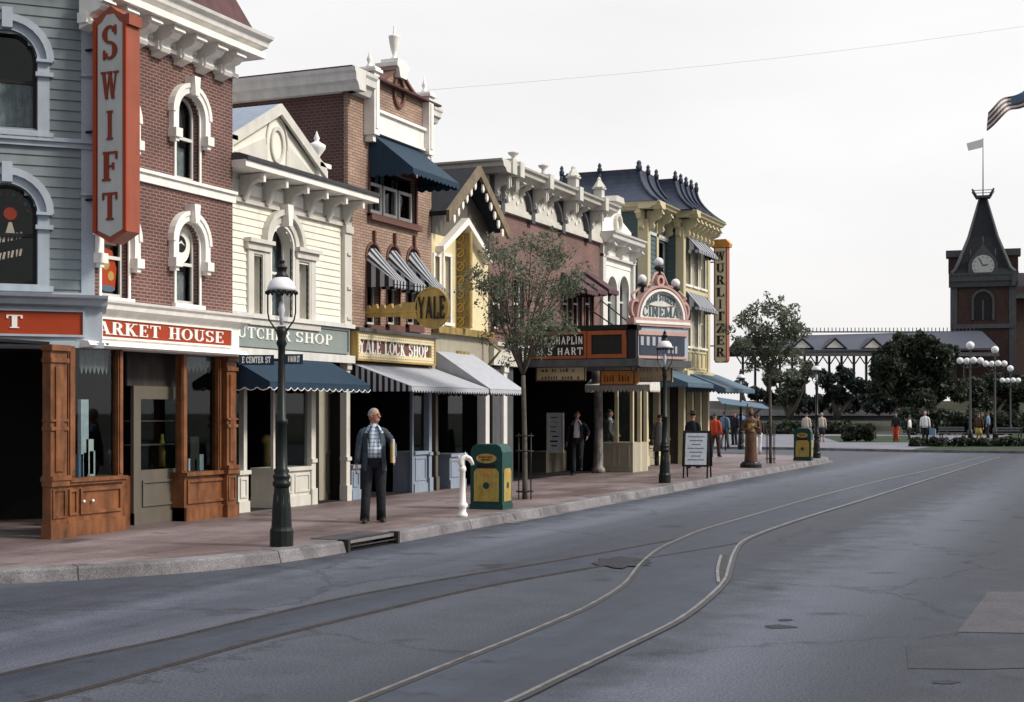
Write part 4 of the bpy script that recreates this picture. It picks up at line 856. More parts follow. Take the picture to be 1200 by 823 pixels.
def post(par, fr, uc, w, n, zt, m, name='column', zb=.15, cap=True):
    b = MB(m); b.box(fr, uc - w / 2, uc + w / 2, zb, zt, n - w, n)
    if cap: b.box(fr, uc - w * .65, uc + w * .65, zb, zb + .3, n - w, n + .03); b.box(fr, uc - w * .62, uc + w * .62, zb + .78, zb + .85, n - w, n + .03); b.box(fr, uc - w * .62, uc + w * .62, zt - .14, zt, n - w, n + .035)
    return b.build(name, par)
small_front(bt, FC, FC.U(278), FC.U(290), .84, zt, 'creamtrim', .02, False, pan=1); post(bt, FC, FC.U(286.5), .10, .02, zt, 'creamtrim', cap=False, zb=.85)
small_front(bt, FC, FC.U(291), FC.U(321), .75, zt, 'putty', -.6); small_front(bt, FC, FC.U(322), FC.U(364), .84, zt, 'creamtrim', 0); post(bt, FC, FC.U(321.5), .06, .0, zt, 'creamtrim', cap=False, zb=.85)
post(bt, FC, FC.U(366), .15, .03, zt, 'creamtrim'); post(bt, FC, FC.U(405), .14, .06, zt, 'creamtrim')
b = MB('putty'); b.box(FC, FC.U(374, -.4), FC.U(387, -.4), .15, zt, -.5, -.4); b.use('doorbrown'); b.box(FC, FC.U(387, -.38), c1 - .1, .15, zt, -.5, -.38); panel(b, FC, FC.U(388, -.38), c1 - .14, .3, 1.1, -.38, .04, .02); b.build('side_door', bt)

# ================================================================== LOCK SHOP BUILDING (tan brick)
FY = Fr(-DC, 0, 0, 1); y0, y1 = c1 + .005, FY.U(505.5)
yl = empty('lock_shop_building', (-DC, y0, .15), 'tall tan brick building with curved parapet, urn and striped window awnings', 'building')
ztop = FY.Z(415, 84, .2); zs0, zs1 = FY.Z(490, 172, .12), FY.Z(490, 148, .12)
A0, A1 = FY.U(430), FY.U(492)
wz0, wz1 = FY.Z(460, 252), FY.Z(460, 205); zfs = FY.Z(507, 428, .1)
ops = [(FY.U(433), FY.U(487), FY.Z(487, 264), FY.Z(487, 264) + .95, False)]
for px in (437, 461, 484): uc = FY.U(px); hw = .27; ops.append((uc - hw, uc + hw, FY.Z(px, 381), FY.Z(px, 381) + 1.62, True))
b = MB('ybrick'); b.wall(FY, y0, y1, zfs, ztop, ops)
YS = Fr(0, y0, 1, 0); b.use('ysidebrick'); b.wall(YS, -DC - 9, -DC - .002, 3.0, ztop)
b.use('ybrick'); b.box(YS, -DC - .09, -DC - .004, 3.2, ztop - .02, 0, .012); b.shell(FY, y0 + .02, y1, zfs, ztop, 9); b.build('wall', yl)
# parapet with curved shoulders
um = (A0 + A1) / 2; zsh = FY.Z(488, 118, .1); pk = FY.Z(452, 80, .1); pts = [(A0, zs0), (A1, zs0), (A1, zsh)]
for i in range(9): t = i / 8; pts.append((A1 + (um + .2 - A1) * t, zsh + (pk - zsh) * (t ** 1.8)))
for i in range(9): t = 1 - i / 8; pts.append((A0 + (um - .2 - A0) * t, zsh + (pk - zsh) * (t ** 1.8)))
b = MB('ybrick'); b.prism(FY, pts, -.3, .08); b.build('parapet', yl)
b = MB('maroon')
for s_ in (0, 1):
    P = pts[3:12] if s_ == 0 else pts[12:21]
    for (a, c) in zip(P[:-1], P[1:]): b.prism(FY, [a, c, (c[0], c[1] + .06), (a[0], a[1] + .06)], -.33, .13) if (a[0] < A1 - .1 and c[0] > A0) else None
b.band(FY, um, (zs1 + zsh) / 2 + .28, .19, .25, .08, .14, 0, 2 * PI, 24, 1.35); b.build('coping', yl)
b = MB('white'); b.box(FY, A0, A1, zs0, zs1 - .06, .08, .12); b.box(FY, A0, A1, zs1 - .06, zs1, .08, .18); b.box(FY, A0 - .1, A1 + .1, zs0 - .05, zs0, .0, .16); b.build('name_panel', yl)
for uc in (A0 - .02, A1 + .08): b = MB('white'); b.box(FY, uc - .11, uc + .11, zs0 - .12, zsh + .15, -.1, .24); b.box(FY, uc - .05, uc + .05, zs0, zsh, .24, .26); b.box(FY, uc - .06, uc + .06, zs0 - .25, zs0 - .12, .0, .18); post_cap(b, FY, uc - .11, uc + .11, -.1, .24, zsh + .15); b.build('parapet_post', yl)
b = MB('white'); b.prism(FY, [(um - .14, pk - .1), (um + .14, pk - .1), (um + .2, pk + .08), (um + .28, pk + .12), (um + .28, pk + .2), (um - .28, pk + .2), (um - .28, pk + .12), (um - .2, pk + .08)], -.3, .22); c_ = FY.w(um, pk + .2, 0)
b.box(FY, um - .22, um + .22, pk + .2, pk + .28, -.2, .2); b.lathe(c_[0], c_[1], c_[2] + .08, [(.13, 0), (.05, .08), (.035, .12), (.07, .22), (.105, .38), (.115, .48), (.13, .51), (.05, .54), (.03, .57), (.018, .72), (.004, .76)], 14); b.build('urn', yl)
b = MB('offwhite'); cornice(b, FY, y0 - .1, A0 - .14, ztop - .36, ztop + .05, .34); cornice(b, FY, A1 + .2, y1 + .06, ztop - .30, ztop + .0, .26)
YSc = Fr(0, y0, 1, 0); cornice(b, YSc, -DC - 9, -DC + .34, ztop - .36, ztop + .05, .34); b.build('cornice', yl)
b = MB('roofred'); b.box(FY, y0 - .3, y1, ztop + .05, ztop + .09, -9, .25); b.build('roof', yl)
o = ops[0]; w = window(yl, FY, *o[:4], False, 'maroon', .06, .03, .18, 'black', curtain=[(.04, .2, .02, .95), (.36, .58, .02, .95), (.72, .86, .02, .95)], bars=2, mid=False)
s = MB('white'); n3 = 3
for i in range(n3):
    a = o[0] + (o[1] - o[0]) * i / n3 + .03; c = o[0] + (o[1] - o[0]) * (i + 1) / n3 - .05; panel(s, FY, a, c, o[2] + .04, o[3] - .3, -.10, .06, .04)
s.build('casement', w); s = MB('maroon'); s.box(FY, o[0] - .1, o[1] + .1, o[2] - .14, o[2] - .02, 0, .12); s.build('sill', w)
awning(yl, FY, o[0] - .05, o[1] + .05, FY.Z(490, 177), 1.0, FY.Z(490, 177) - .78, .13, 'navy', scal=.17, trim='navy')
for i, o in enumerate(ops[1:]):
    w = window(yl, FY, *o[:4], True, 'maroon', .04, .02, .18, 'offwhite', curtain=[(.0, .35, 0, .5)]); s = MB('maroon'); s.box(FY, o[0] - .08, o[1] + .08, o[2] - .16, o[2] - .02, 0, .10); uc = (o[0] + o[1]) / 2
    s.band(FY, uc, o[3] - .27, .28, .33, 0, .03); s.box(FY, uc - .025, uc + .025, o[3] + .02, o[3] + .28, 0, .07); s.build('hood', w)
    # barrel-topped striped awning
    a = MB('letw'); zf = FY.Z(484, 334, .6); zbk = o[3] - .08; Kk = 12
    for j in range(Kk):
        t0, t1 = j / Kk, (j + 1) / Kk; a.use('greycanvas' if j % 2 == 0 else 'black')
        def arc(t, e): g_ = PI * (1 - t); return (uc + .30 * math.cos(g_), zbk - .30 + .30 * math.sin(g_)) if e == 0 else (uc - .30 + .60 * t, zf + .03)
        V = []
        for dz in (0, .008):
            for e, nn in ((0, .03), (1, .62)):
                for t in (t0, t1): u_, z_ = arc(t, e); V.append(FY.w(u_, z_ + dz, nn))
        a.hexa(V)
    aw = a.build('awning', yl); v = MB('greycanvas')
    for j in range(9): v.use('greycanvas' if j % 2 else 'black'); ua, ub = uc - .30 + .6 * j / 9, uc - .30 + .6 * (j + 1) / 9; v.prism(FY, [(ua, zf + .03), (ub, zf + .03), (ub, zf - .09), ((ua + ub) / 2, zf - .13), (ua, zf - .09)], .612, .622)
    for sgn in (-1, 1):
        for j in range(6): v.use('greycanvas' if j % 2 else 'black'); na, nb = .03 + .59 * j / 6, .03 + .59 * (j + 1) / 6; uu = uc + sgn * .30; v.hexa([FY.w(uu, zf - .1, na), FY.w(uu, zf - .1, nb), FY.w(uu, zf + .03 + (zbk - .3 - zf) * (1 - j / 6), na), FY.w(uu, zf + .03 + (zbk - .3 - zf) * (1 - (j + 1) / 6), nb), FY.w(uu + .006, zf - .1, na), FY.w(uu + .006, zf - .1, nb), FY.w(uu + .006, zf + .03 + (zbk - .3 - zf) * (1 - j / 6), na), FY.w(uu + .006, zf + .03 + (zbk - .3 - zf) * (1 - (j + 1) / 6), nb)])
    v.build('valance', aw)
interior(yl, FY, y0 + .3, y1 - .25, zfs + .05, ztop - .4, .9, n0=-.22)
# marquee sign, key, awnings
lz0, lz1 = FY.Z(507, 427, .12), FY.Z(507, 398.5, .12); lu0, lu1 = FY.U(417, .12), FY.U(507.5, .12)
sg = empty('framed_shop_sign', (-DC, lu0, lz0), 'gold framed board with studded bulbs reading YALE LOCK SHOP', 'sign')
b = MB('maroon'); b.box(FY, lu0 + .1, lu1 - .1, lz0 + .1, lz1 - .1, .02, .08); b.build('board', sg); b = MB('goldsign'); panel(b, FY, lu0, lu1, lz0, lz1, .02, .13, .13); b.use('gold'); panel(b, FY, lu0 - .03, lu1 + .03, lz0 - .03, lz1 + .03, .01, .04, .17); b.build('frame', sg)
b = MB('letw')
for i in range(34): u = lu0 + .06 + (lu1 - lu0 - .12) * i / 33; [b.ball(FY.w(u, z, .16), .018, seg=6, rings=4) for z in (lz0 + .065, lz1 - .065)]
for i in range(1, 6): z = lz0 + .065 + (lz1 - lz0 - .13) * i / 6; [b.ball(FY.w(u, z, .16), .018, seg=6, rings=4) for u in (lu0 + .06, lu1 - .06)]
tag(b.build('bulbs', sg), kind='stuff'); b = MB('letw'); um_ = (lz0 + lz1) / 2; text(b, FY, 'YALE LOCK SHOP', lu0 + .18, lu1 - .2, um_ - .13, um_ + .14, .08, .014, T=.21, t=.08); b.build('lettering', sg)
b = MB('towtrim'); b.box(FY, y0 + .05, y1 - .02, lz1 + .02, lz1 + .09, 0, .22); b.box(FY, y0, y1, zfs - .25, lz0 - .05, -.2, 0); b.build('frieze', yl)
FK = Fr(0, 25.0, 1, 0); kx0, kx1 = FK.U(424), FK.U(527); kb = (FK.U(487) + kx1) / 2; kr = (kx1 - FK.U(487)) / 2; kz = FK.Z(507, 361)
ky = empty('giant_key_sign', (kx0, 25.0, kz), 'giant golden key hanging out from the tan brick wall, YALE on its round bow', 'sign')
b = MB('gold'); b.disc(FK, kb, kz, kr, -.05, .05, 28, 1.1); b.band(FK, kb, kz, kr * .93, kr, .05, .065, 0, 2 * PI, 28, 1.1); b.build('bow', ky)
b = MB('gold'); sh = kz - .04; b.box(FK, kx0, kb - kr * .95, sh - .11, sh + .06, -.045, .045); b.box(FK, kx0 + .02, kb - kr * .8, sh - .04, sh + .0, .045, .06); b.box(FK, kb - kr - .28, kb - kr * .85, sh - .16, sh + .16, -.05, .05)
for i in range(5): a = kx0 + .06 + i * .17; b.prism(FK, [(a, sh + .06), (a + .14, sh + .06), (a + .12, sh + .13 + .02 * (i % 2)), (a + .04, sh + .12)], -.045, .045)
b.build('shaft', ky); b = MB('black'); text(b, FK, 'YALE', kb - kr * .78, kb + kr * .8, kz - .21, kz + .22, .065, .012, T=.2, t=.11, serif=False); b.build('lettering', ky)
b = MB('iron'); b.path([FK.w(-13.75, kz + .55, 0), FK.w(kb, kz + kr + .02, 0)], .008, 5); b.path([FK.w(-13.75, sh, 0), FK.w(kx0, sh, 0)], .02, 6); b.build('stay', ky)
awning(yl, FY, y0 + .12, FY.U(508), FY.Z(416, 427), 1.32, 2.36, .12, 'greycanvas', None, .1, scal=.12, trim='black', side=False)
s = MB('greycanvas'); K2 = 20
for i in range(K2):
    a, c = i / K2, (i + 1) / K2; s.use('greycanvas' if i % 2 else 'black'); zb_ = FY.Z(416, 427)
    q = lambda t, lo: ((.03 + 1.29 * t), (2.27 if lo else zb_ + (2.36 - zb_) * t))
    V = [FY.w(y0 + .12 + e, z, n) for e in (0, .008) for (n, z) in (q(a, 1), q(c, 1), q(a, 0), q(c, 0))]; s.hexa(V)
s.build('awning_side', yl)
interior(yl, FY, y0 + .05, y1 - .05, .16, zfs - .2, 3.6, n0=-.02)
small_front(yl, FY, FY.U(412), FY.U(422), .8, 2.7, 'slatelt', .0, False, pan=1)
small_front(yl, FY, FY.U(485), FY.U(500), 1.0, 2.7, 'slatelt', .0, pan=1); post(yl, FY, FY.U(484), .06, .0, 2.75, 'slatelt', cap=False); post(yl, FY, FY.U(502.5), .13, .04, 2.75, 'slatelt')

# ================================================================== GABLED BUILDING
FG = Fr(-DC, 0, 0, 1); g0, g1 = y1 + .01, FG.U(572)
gb = empty('gabled_building', (-DC, g0, .15), 'narrow cream building with a steep lace-trimmed gable between the two brick buildings', 'building')
zfo = FG.Z(568, 258, .4); zap = FG.Z(541, 194, .4); ug = (g0 + g1) / 2; z2 = FG.Z(550, 390)
ops = [(FG.U(a), FG.U(c), FG.Z(a, 378), FG.Z(a, 300), False) for a, c in ((508.5, 514), (520, 527), (540, 549))]
b = MB('goldsign'); b.wall(FG, g0, g1, z2, zfo, ops); b.use('doorbrown'); b.prism(FG, [(g0, zfo - .5), (g1, zfo - .5), (g1, zfo), (ug, zap - .2), (g0, zfo)], -.2, .012); b.use('goldsign'); b.shell(FG, g0, g1, z2, zfo, 9); b.build('wall', gb)  # gable triangle darkened: shade of the deep recess is put into its colour
for o in ops: window(gb, FG, *o[:4], False, 'white', .07, .03, .15, 'white')
interior(gb, FG, g0 + .25, g1 - .25, z2 + .1, zfo - .2, .9, n0=-.24)
b = MB('darkroof')
for s_ in (-1, 1):
    e_ = g0 - .12 if s_ < 0 else g1 + .12; b.prism(FG, [(ug, zap), (e_, zfo - .15), (e_, zfo - .05), (ug, zap + .1)], -6, .42)
b.build('roof', gb)
b = MB('barge')
for s_ in (-1, 1):
    e_ = g0 - .14 if s_ < 0 else g1 + .14; b.prism(FG, [(ug, zap - .12), (e_, zfo - .30), (e_, zfo - .04), (ug, zap + .12)], .42, .50)
b.use('white')
for s_ in (-1, 1):
    for i in range(1, 7): t = i / 7; u = ug + s_ * t * (g1 - g0) / 2 * 1.02; z = zap - .12 + (zfo - .3 - zap + .12) * t; b.prism(FG, [(u - .05, z + .02), (u + .05, z + .02), (u + .055, z - .1), (u, z - .17), (u - .055, z - .1)], .43, .47)
b.build('bargeboard', gb)
b = MB('white'); za2 = FG.Z(530, 258, .2); b.prism(FG, [(ug, za2), (g1 - .2, za2 - .75), (g1 - .2, za2 - .62), (ug, za2 + .16), (g0 + .2, za2 - .62), (g0 + .2, za2 - .75)], 0, .2); b.build('lower_gable', gb)
b = MB('putty'); b.box(FG, g0, g1, z2 - .95, z2, -.2, .02); b.use('ochre'); b.box(FG, g0, g1, z2 - .1, z2 + .05, 0, .18); b.prism(FG, [(ug - .5, z2 - .75), (ug + .5, z2 - .75), (ug + .3, z2 - .45), (ug - .3, z2 - .45)], .02, .06); b.build('frieze', gb)
b = MB('ochre'); b.path([FG.w(g1 - .35, z2 - .05, .05), FG.w(g1 - .30, z2 - .4, .45), FG.w(g1 - .3, z2 - .75, .12)], .035, 6); b.build('scroll_bracket', gb)
awning(gb, FG, FG.U(510), FG.U(553), FG.Z(552, 416), 1.32, 2.36, .12, 'greycanvas', None, .1, scal=.12, trim='black')
interior(gb, FG, g0 + .05, g1 - .05, .16, z2 - .9, 3.6, n0=-.02)
small_front(gb, FG, FG.U(527), FG.U(545), .9, 2.6, 'slatelt', .0, pan=1); post(gb, FG, FG.U(512), .12, .0, z2 - .9, 'doorbrown'); post(gb, FG, FG.U(571, .05), .22, .06, z2 - .9, 'offwhite')
b = MB('towtrim'); b.box(FG, FG.U(576), FG.U(600), .15, 2.95, -.02, .03); b.build('entrance_panel', gb)
# carved golden panel sign
Fg = Fr(0, 29.2, 1, 0); gx0, gx1 = Fg.U(527), Fg.U(552); sg = empty('carved_panel_sign', (gx0, 29.2, Fg.Z(540, 385)), 'tall yellow-gold carved panel sign hanging in front of the lace-trimmed gable', 'sign')
b = MB('ochre'); b.box(Fg, gx0, gx1, Fg.Z(540, 385), Fg.Z(540, 272), -.08, 0); b.build('panel', sg)
b = MB('gold'); zz0, zz1 = Fg.Z(540, 385), Fg.Z(540, 272); panel(b, Fg, gx0, gx1, zz0, zz1, 0, .04, .02); gm = (gx0 + gx1) / 2
for i in range(7): z = zz0 + (zz1 - zz0) * (i + .5) / 7; b.band(Fg, gm, z, .08, .11, 0, .025 + .001 * i, 0, 2 * PI, 12); b.prism(Fg, [(gm - .15, z - .13), (gm - .1, z - .13), (gm + .15, z + .12), (gm + .1, z + .12)], 0, .015)
b.build('carving', sg); b = MB('iron'); b.path([Fg.w(-13.8, zz1 - .2, -.04), Fg.w(gx0, zz1 - .2, -.04)], .02, 6); b.path([Fg.w(-13.8, zz0 + .2, -.04), Fg.w(gx0, zz0 + .2, -.04)], .02, 6); b.build('wall_bracket', sg)

# ================================================================== CINEMA BUILDING
FN = Fr(-DC, 0, 0, 1); n0_, n1_ = g1 + .01, FN.U(703)
ci = empty('cinema_building', (-DC, n0_, .15), 'muted red brick cinema with bracketed grey cornice and plum window awnings', 'building')
zct = FN.Z(720, 240, .6); zcb = FN.Z(574, 243); zl_ = FN.Z(700, 430)
ops = []
for px in (583, 607, 664, 676, 690): uc = FN.U(px); ops.append((uc - .33, uc + .33, FN.Z(px, 386), FN.Z(px, 326), False))
b = MB('cbrick'); b.wall(FN, n0_, n1_, zl_, zct - .1, ops); NS = Fr(0, n0_, 1, 0); b.wall(NS, -DC - 9, -DC - .002, 3, zct - .1); b.shell(FN, n0_ + .02, n1_, zl_, zct - .1, 9); b.build('wall', ci)
for o in ops: window(ci, FN, *o[:4], False, 'maroon', .05, .03, .15, 'offwhite', curtain=[(0, .4, 0, 1)])
for o in ops[2:]: awning(ci, FN, o[0] - .1, o[1] + .1, o[3] + .12, .75, o[3] - .38, .12, 'plumcanvas', scal=.15)
b = MB('creamtrim'); b.box(FN, n0_, n1_ + .02, zcb - .02, zcb + .09, 0, .12); b.box(FN, n0_, n1_ + .02, zcb + .16, zct - .24, 0, .03); b.box(FN, n0_, n1_, zcb + .09, zcb + .16, 0, .08)
cornice(b, FN, n0_ - .1, n1_ + .15, zct - .26, zct + .02, .62); cornice(b, NS, -DC - 9, -DC + .6, zct - .26, zct + .02, .55)
b.box(NS, -DC - 9, -DC + .02, zcb, zct - .26, 0, .10)
interior(ci, FN, n0_ + .3, n1_ - .3, zl_ + .1, zcb, .9, n0=-.22)
us = [n0_ + .12] + [FN.U(p, .5) for p in (606, 641, 676, 706)]
for u in us:
    b.use('towtrim'); b.box(FN, u - .11, u + .11, zcb - .1, zct - .2, 0, .14); b.use('creamtrim'); bracket(b, FN, u, .12, zct - .24, .60, .48); b.box(FN, u - .08, u - .03, zct - .6, zct - .3, .46, .52); b.box(FN, u + .03, u + .08, zct - .55, zct - .3, .46, .52); [bracket(b, FN, u + dd, .07, zct - .24, .3, .35) for dd in (.75, 1.3) if u + dd < n1_ - .1]
for a, c in zip(us[:-1], us[1:]):
    m_ = (a + c) / 2; r_ = (c - a) / 2 - .16; b.use('towtrim'); b.band(FN, m_, zcb + .18, r_ - .05, r_ + .05, .03, .16, 0, PI, 20, .60 / r_)
    b.use('white'); 
    for q in range(4): b.disc(FN, m_ - r_ * .5 + q * r_ * .33, zcb + .32 + .1 * (q % 2), .055, .03, .06, 10)
b.build('cornice', ci)
for i, u in enumerate(us):
    b = MB('creamtrim'); b.box(FN, u - .13, u + .13, zct - .27, zct + .09, -.1, .645)
    p_ = FN.w(u, zct + .09, .4)
    if i in (1, 2): b.lathe(p_[0], p_[1], p_[2], [(.10, 0), (.05, .08), (.04, .14), (.13, .22), (.14, .25), (.03, .27), (.01, .3)], 10)
    elif i in (3, 4): b.box(FN, u - .12, u + .12, zct + .09, zct + .34, .28, .52); b.box(FN, u - .16, u + .16, zct + .34, zct + .39, .24, .56); b.lathe(p_[0], p_[1], p_[2] + .3, [(.2, 0), (.13, .1), (.06, .2), (.06, .25), (.01, .3)], 4, False)
    b.build('parapet_post', ci)
b = MB('roofred'); b.box(FN, n0_ - .3, n1_, zct + .025, zct + .06, -9, .4); b.build('roof', ci)
b = MB('creamtrim'); b.box(FN, n0_, FN.U(612), FN.Z(600, 430), FN.Z(600, 406), -.2, .15); b.box(FN, n0_, FN.U(612), FN.Z(600, 408), FN.Z(600, 404), 0, .25); b.build('frieze', ci)
interior(ci, FN, n0_ + .3, n1_ - .05, .16, zl_, 4.5, n0=-.02)
post(ci, FN, FN.U(588), .22, .1, FN.Z(590, 430), 'offwhite')
b = MB('towtrim'); b.box(FN, FN.U(592), FN.U(606), .15, FN.Z(600, 430), -.35, -.25); b.build('entrance_panel', ci)
b = MB('doorbrown'); b.box(FN, FN.U(640, -1), FN.U(668, -1), .15, .75, -1.6, -1.0); b.build('ticket_counter', ci)
FPo = Fr(0, 37.4, 1, 0)
# marble-look entrance column
b = MB('marble'); cu = FN.U(701, .3); p_ = FN.w(cu, .15, .3); b.lathe(p_[0], p_[1], .15, [(.2, 0), (.2, .12), (.15, .18), (.14, .5), (.12, 2.4), (.17, 2.5), (.2, 2.65), (.2, 2.9)], 14); b.build('column', ci)
def picture(name, label, fr, u0, u1, z0, z1, n, fm='offwhite', cat='poster', seed=0, group=None, dark='black'):
    r = empty(name, fr.w(u0, z0, n), label, cat, group); b = MB(fm); panel(b, fr, u0, u1, z0, z1, n, .05, .04); b.build('frame', r)
    b = MB('paper'); b.box(fr, u0 + .04, u1 - .04, z0 + .04, z1 - .04, n, n + .012); b.use(dark); rr = random.Random(seed)
    for i in range(7): zz = z1 - .12 - (z1 - z0 - .2) * i / 7; a = u0 + .09 + rr.random() * .08; c = u1 - .09 - rr.random() * .15; b.box(fr, a, c, zz - rr.uniform(.01, .05), zz, n + .012, n + .015)
    b.build('sheet', r); return r
picture('film_poster', 'pale framed poster standing inside the dark cinema entrance', Fr(0, 36.5, 1, 0), Fr(0, 36.5, 1, 0).U(641), Fr(0, 36.5, 1, 0).U(661), 0.75, 1.85, 0, seed=3)

# marquee: soffit box standing out over the pavement
YM = 33.4; FA = Fr(0, YM, 1, 0); mx0, mx1 = -DC, FA.U(745); mzb, mzt = FA.Z(700, 421), FA.Z(700, 387)
YE = 37.3; FB = Fr(mx1, 0, 0, 1)
mq = empty('cinema_marquee', (mx0, YM, mzb), 'box marquee with red-orange frames and white letters over the cinema entrance', 'marquee')
b = MB('black'); b.box(FA, mx0 + .02, mx1, mzb, mzt, -(YE - YM), 0); b.build('body', mq)
b = MB('iron'); b.box(FA, mx0, mx1 + .04, mzt, mzt + .12, -.2, .05); b.box(FB, YM - .05, YE, mzt, mzt + .12, -.2, .05); b.build('top_rail', mq)
b = MB('towtrim'); b.box(FA, mx0 + .01, mx1 + .1, mzb - .18, mzb - .002, -(YE - YM) - .05, .1); b.build('soffit', mq)
xs = FA.U(688); b = MB('mframe'); panel(b, FA, mx0 + .06, xs, mzb + .02, mzt - .02, 0, .07, .05); panel(b, FA, xs + .02, FA.U(734), mzb + .02, mzt - .02, 0, .10, .05); b.build('frame', mq)
b = MB('letw'); text(b, FA, 'CHAS CHAPLIN', FA.U(620), FA.U(683), FA.Z(650, 404), FA.Z(650, 395), .005, .012, T=.16, t=.12, serif=False, gap=.16)
text(b, FA, 'WM S HART', FA.U(619), FA.U(683), FA.Z(650, 416.5), FA.Z(650, 408), .005, .012, T=.16, t=.12, serif=False, gap=.16); b.build('lettering', mq)
# arched name board on the street side, facing a little toward the camera
FQ = Fr(mx1 - .15, YM + .1, .55, 1.0); L_ = 1.9
ab = empty('arched_name_board', (mx1, YM, mzb), 'salmon and white arched board with three globes reading MAIN STREET CINEMA', 'sign')
b = MB('towtrim'); b.box(FQ, 0, L_, mzb - .2, mzb - .02, -.2, .2); b.build('base', ab)
b = MB('bluetrim'); b.box(FQ, .0, L_, mzb, mzt + .08, -.12, .08); b.use('pink'); b.box(FQ, .14, L_ - .05, mzt - .12, mzt - .02, .08, .12); b.box(FQ, .14, L_ - .05, mzb + .02, mzb + .08, .08, .12); b.use('slate'); b.box(FQ, .20, L_ - .14, mzb + .1, mzt - .14, .08, .10); b.use('greycanvas')
[b.box(FQ, .22 + i * .2, .32 + i * .2, mzb + .34, mzb + .56, .10, .112) for i in range(4)]; [b.box(FQ, L_ - .75 + i * .13, L_ - .68 + i * .13, mzb + .16, mzb + .34, .10, .112) for i in range(3)]; b.build('notice_panel', ab)
zb_ = mzt + .10; um = L_ / 2; R_ = L_ / 2 - .12; EL = .95
b = MB('pink'); b.box(FQ, -.03, L_ + .03, zb_, zb_ + .2, -.14, .14); b.band(FQ, um, zb_ + .2, R_ - .01, R_ + .05, -.10, .14, 0, PI, 26, EL); b.use('letr'); b.band(FQ, um, zb_ + .2, R_ - .05, R_ - .01, -.08, .10, 0, PI, 26, EL)
b.use('letw'); b.band(FQ, um, zb_ + .2, R_ - .11, R_ - .05, -.10, .15, 0, PI, 26, EL); b.box(FQ, 0, L_, zb_ + .06, zb_ + .13, .14, .16); b.build('frame', ab)
b = MB('offwhite'); b.disc(FQ, um, zb_ + .2, R_ - .08, -.10, .06, 26, EL, 0, PI); b.build('panel', ab)
b = MB('letr'); b.use('teal')
text(b, FQ, 'CINEMA', .32, L_ - .32, zb_ + .25, zb_ + .51, .06, .015, T=.2, t=.1)
text(b, FQ, 'MAIN STREET', .46, L_ - .46, zb_ + .60, zb_ + .76, .06, .015, T=.24, t=.12, serif=False, warp=lambda u, z: (u, z + .06 - .16 * ((u - um) / .5) ** 2)); b.use('pink'); b.path([FQ.w(um - .5 + i * .1, zb_ + .555 - .05 * (1 - ((i - 5) / 5) ** 2), .07) for i in range(11)], .012, 4); b.build('lettering', ab)
b = MB('pink')
ztopb = zb_ + .2 + R_ * EL
for s_ in (-1, 1):
    b.band(FQ, um + s_ * (R_ + .02), zb_ + .42, .12, .165, -.05, .08, 0, 2 * PI, 16, 1.5); b.path([FQ.w(um + s_ * (R_ - .0), zb_ + .55, 0), FQ.w(um + s_ * (R_ + .12), zb_ + .75, 0), FQ.w(um + s_ * (R_ - .22), zb_ + .98, 0), FQ.w(um + s_ * .3, ztopb + .06, 0)], .03, 6)
    b.path([FQ.w(um + s_ * .36, ztopb - .05, 0), FQ.w(um + s_ * .22, ztopb + .2, 0), FQ.w(um + s_ * .14, ztopb + .34, 0), FQ.w(um, ztopb + .4, 0)], .032, 6)
b.band(FQ, um, ztopb + .16, .07, .13, -.05, .08, 0, 2 * PI, 14, 1.2); b.use('letr'); b.disc(FQ, um, ztopb + .16, .07, -.03, .04, 12); b.build('scrollwork', ab)
for u, z in ((um - .58, ztopb - .02), (um, ztopb + .44), (um + .58, ztopb - .06)):
    p_ = FQ.w(u, z, 0); b = MB('black'); b.lathe(p_[0], p_[1], p_[2] - .02, [(.05, -.1), (.05, 0), (.13, .06), (.10, .12)], 10); gl = b.build('lamp_holder', ab); b = MB('milk'); b.ball((p_[0], p_[1], p_[2] + .20), .115, seg=14, rings=10); b.build('globe', gl)
st = empty('marquee_stay', FN.w(FN.U(690), 5.2, 0), 'pair of thin dark stays running from the brick wall down to the marquee', 'stay rods')
for pa, pb in (((687, 360), (716, 386)), ((704, 352), (738, 381))):
    b = MB('iron'); b.path([FN.w(*FN.p(*pa), 0), (FA.U(pb[0]), YM + .3, mzt + .1)], .018, 6); b.build('rod', st)
def board(label, fr, pxs, pys, n, m, lm, lines, name='hanging_sign', sh=False, group=None):
    u0, u1 = fr.U(pxs[0], n), fr.U(pxs[1], n); z1, z0 = fr.Z(pxs[0], pys[0], n), fr.Z(pxs[0], pys[1], n); r = empty(name, fr.w(u0, z0, n), label, 'sign', group)
    b = MB(m); 
    if sh: b.prism(fr, [(u0, z0), (u1, z0), (u1 + .12, z0 + (z1 - z0) * .25), (u1, z1), (u0, z1)], n - .06, n)
    else: b.box(fr, u0, u1, z0, z1, n - .06, n)
    b.build('board', r); b = MB(lm); H = (z1 - z0) / len(lines); rr = random.Random(len(label))
    for i, t in enumerate(lines):
        zz = z1 - H * (i + 1); u = u0 + (u1 - u0) * .12
        while u < u1 - (u1 - u0) * .14: w_ = rr.uniform(.03, .07); hh = H * rr.uniform(.3, .5); b.prism(fr, [(u, zz + H * .25), (u + w_, zz + H * .25), (u + w_ * .8, zz + H * .25 + hh), (u + w_ * .2, zz + H * .3 + hh)], n, n + .008); u += w_ + (rr.choice((.03, .03, .12)))
    b.build('lettering', r); b = MB('maroon'); panel(b, fr, u0, u1, z0, z1, n, .03, .02); b.build('frame', r)
    b = MB('iron'); [b.path([fr.w(u, z1, n - .03), fr.w(u, mzb - .1, n - .03)], .01, 5) for u in (u0 + .1, u1 - .1)]; b.build('hanger', r); return r
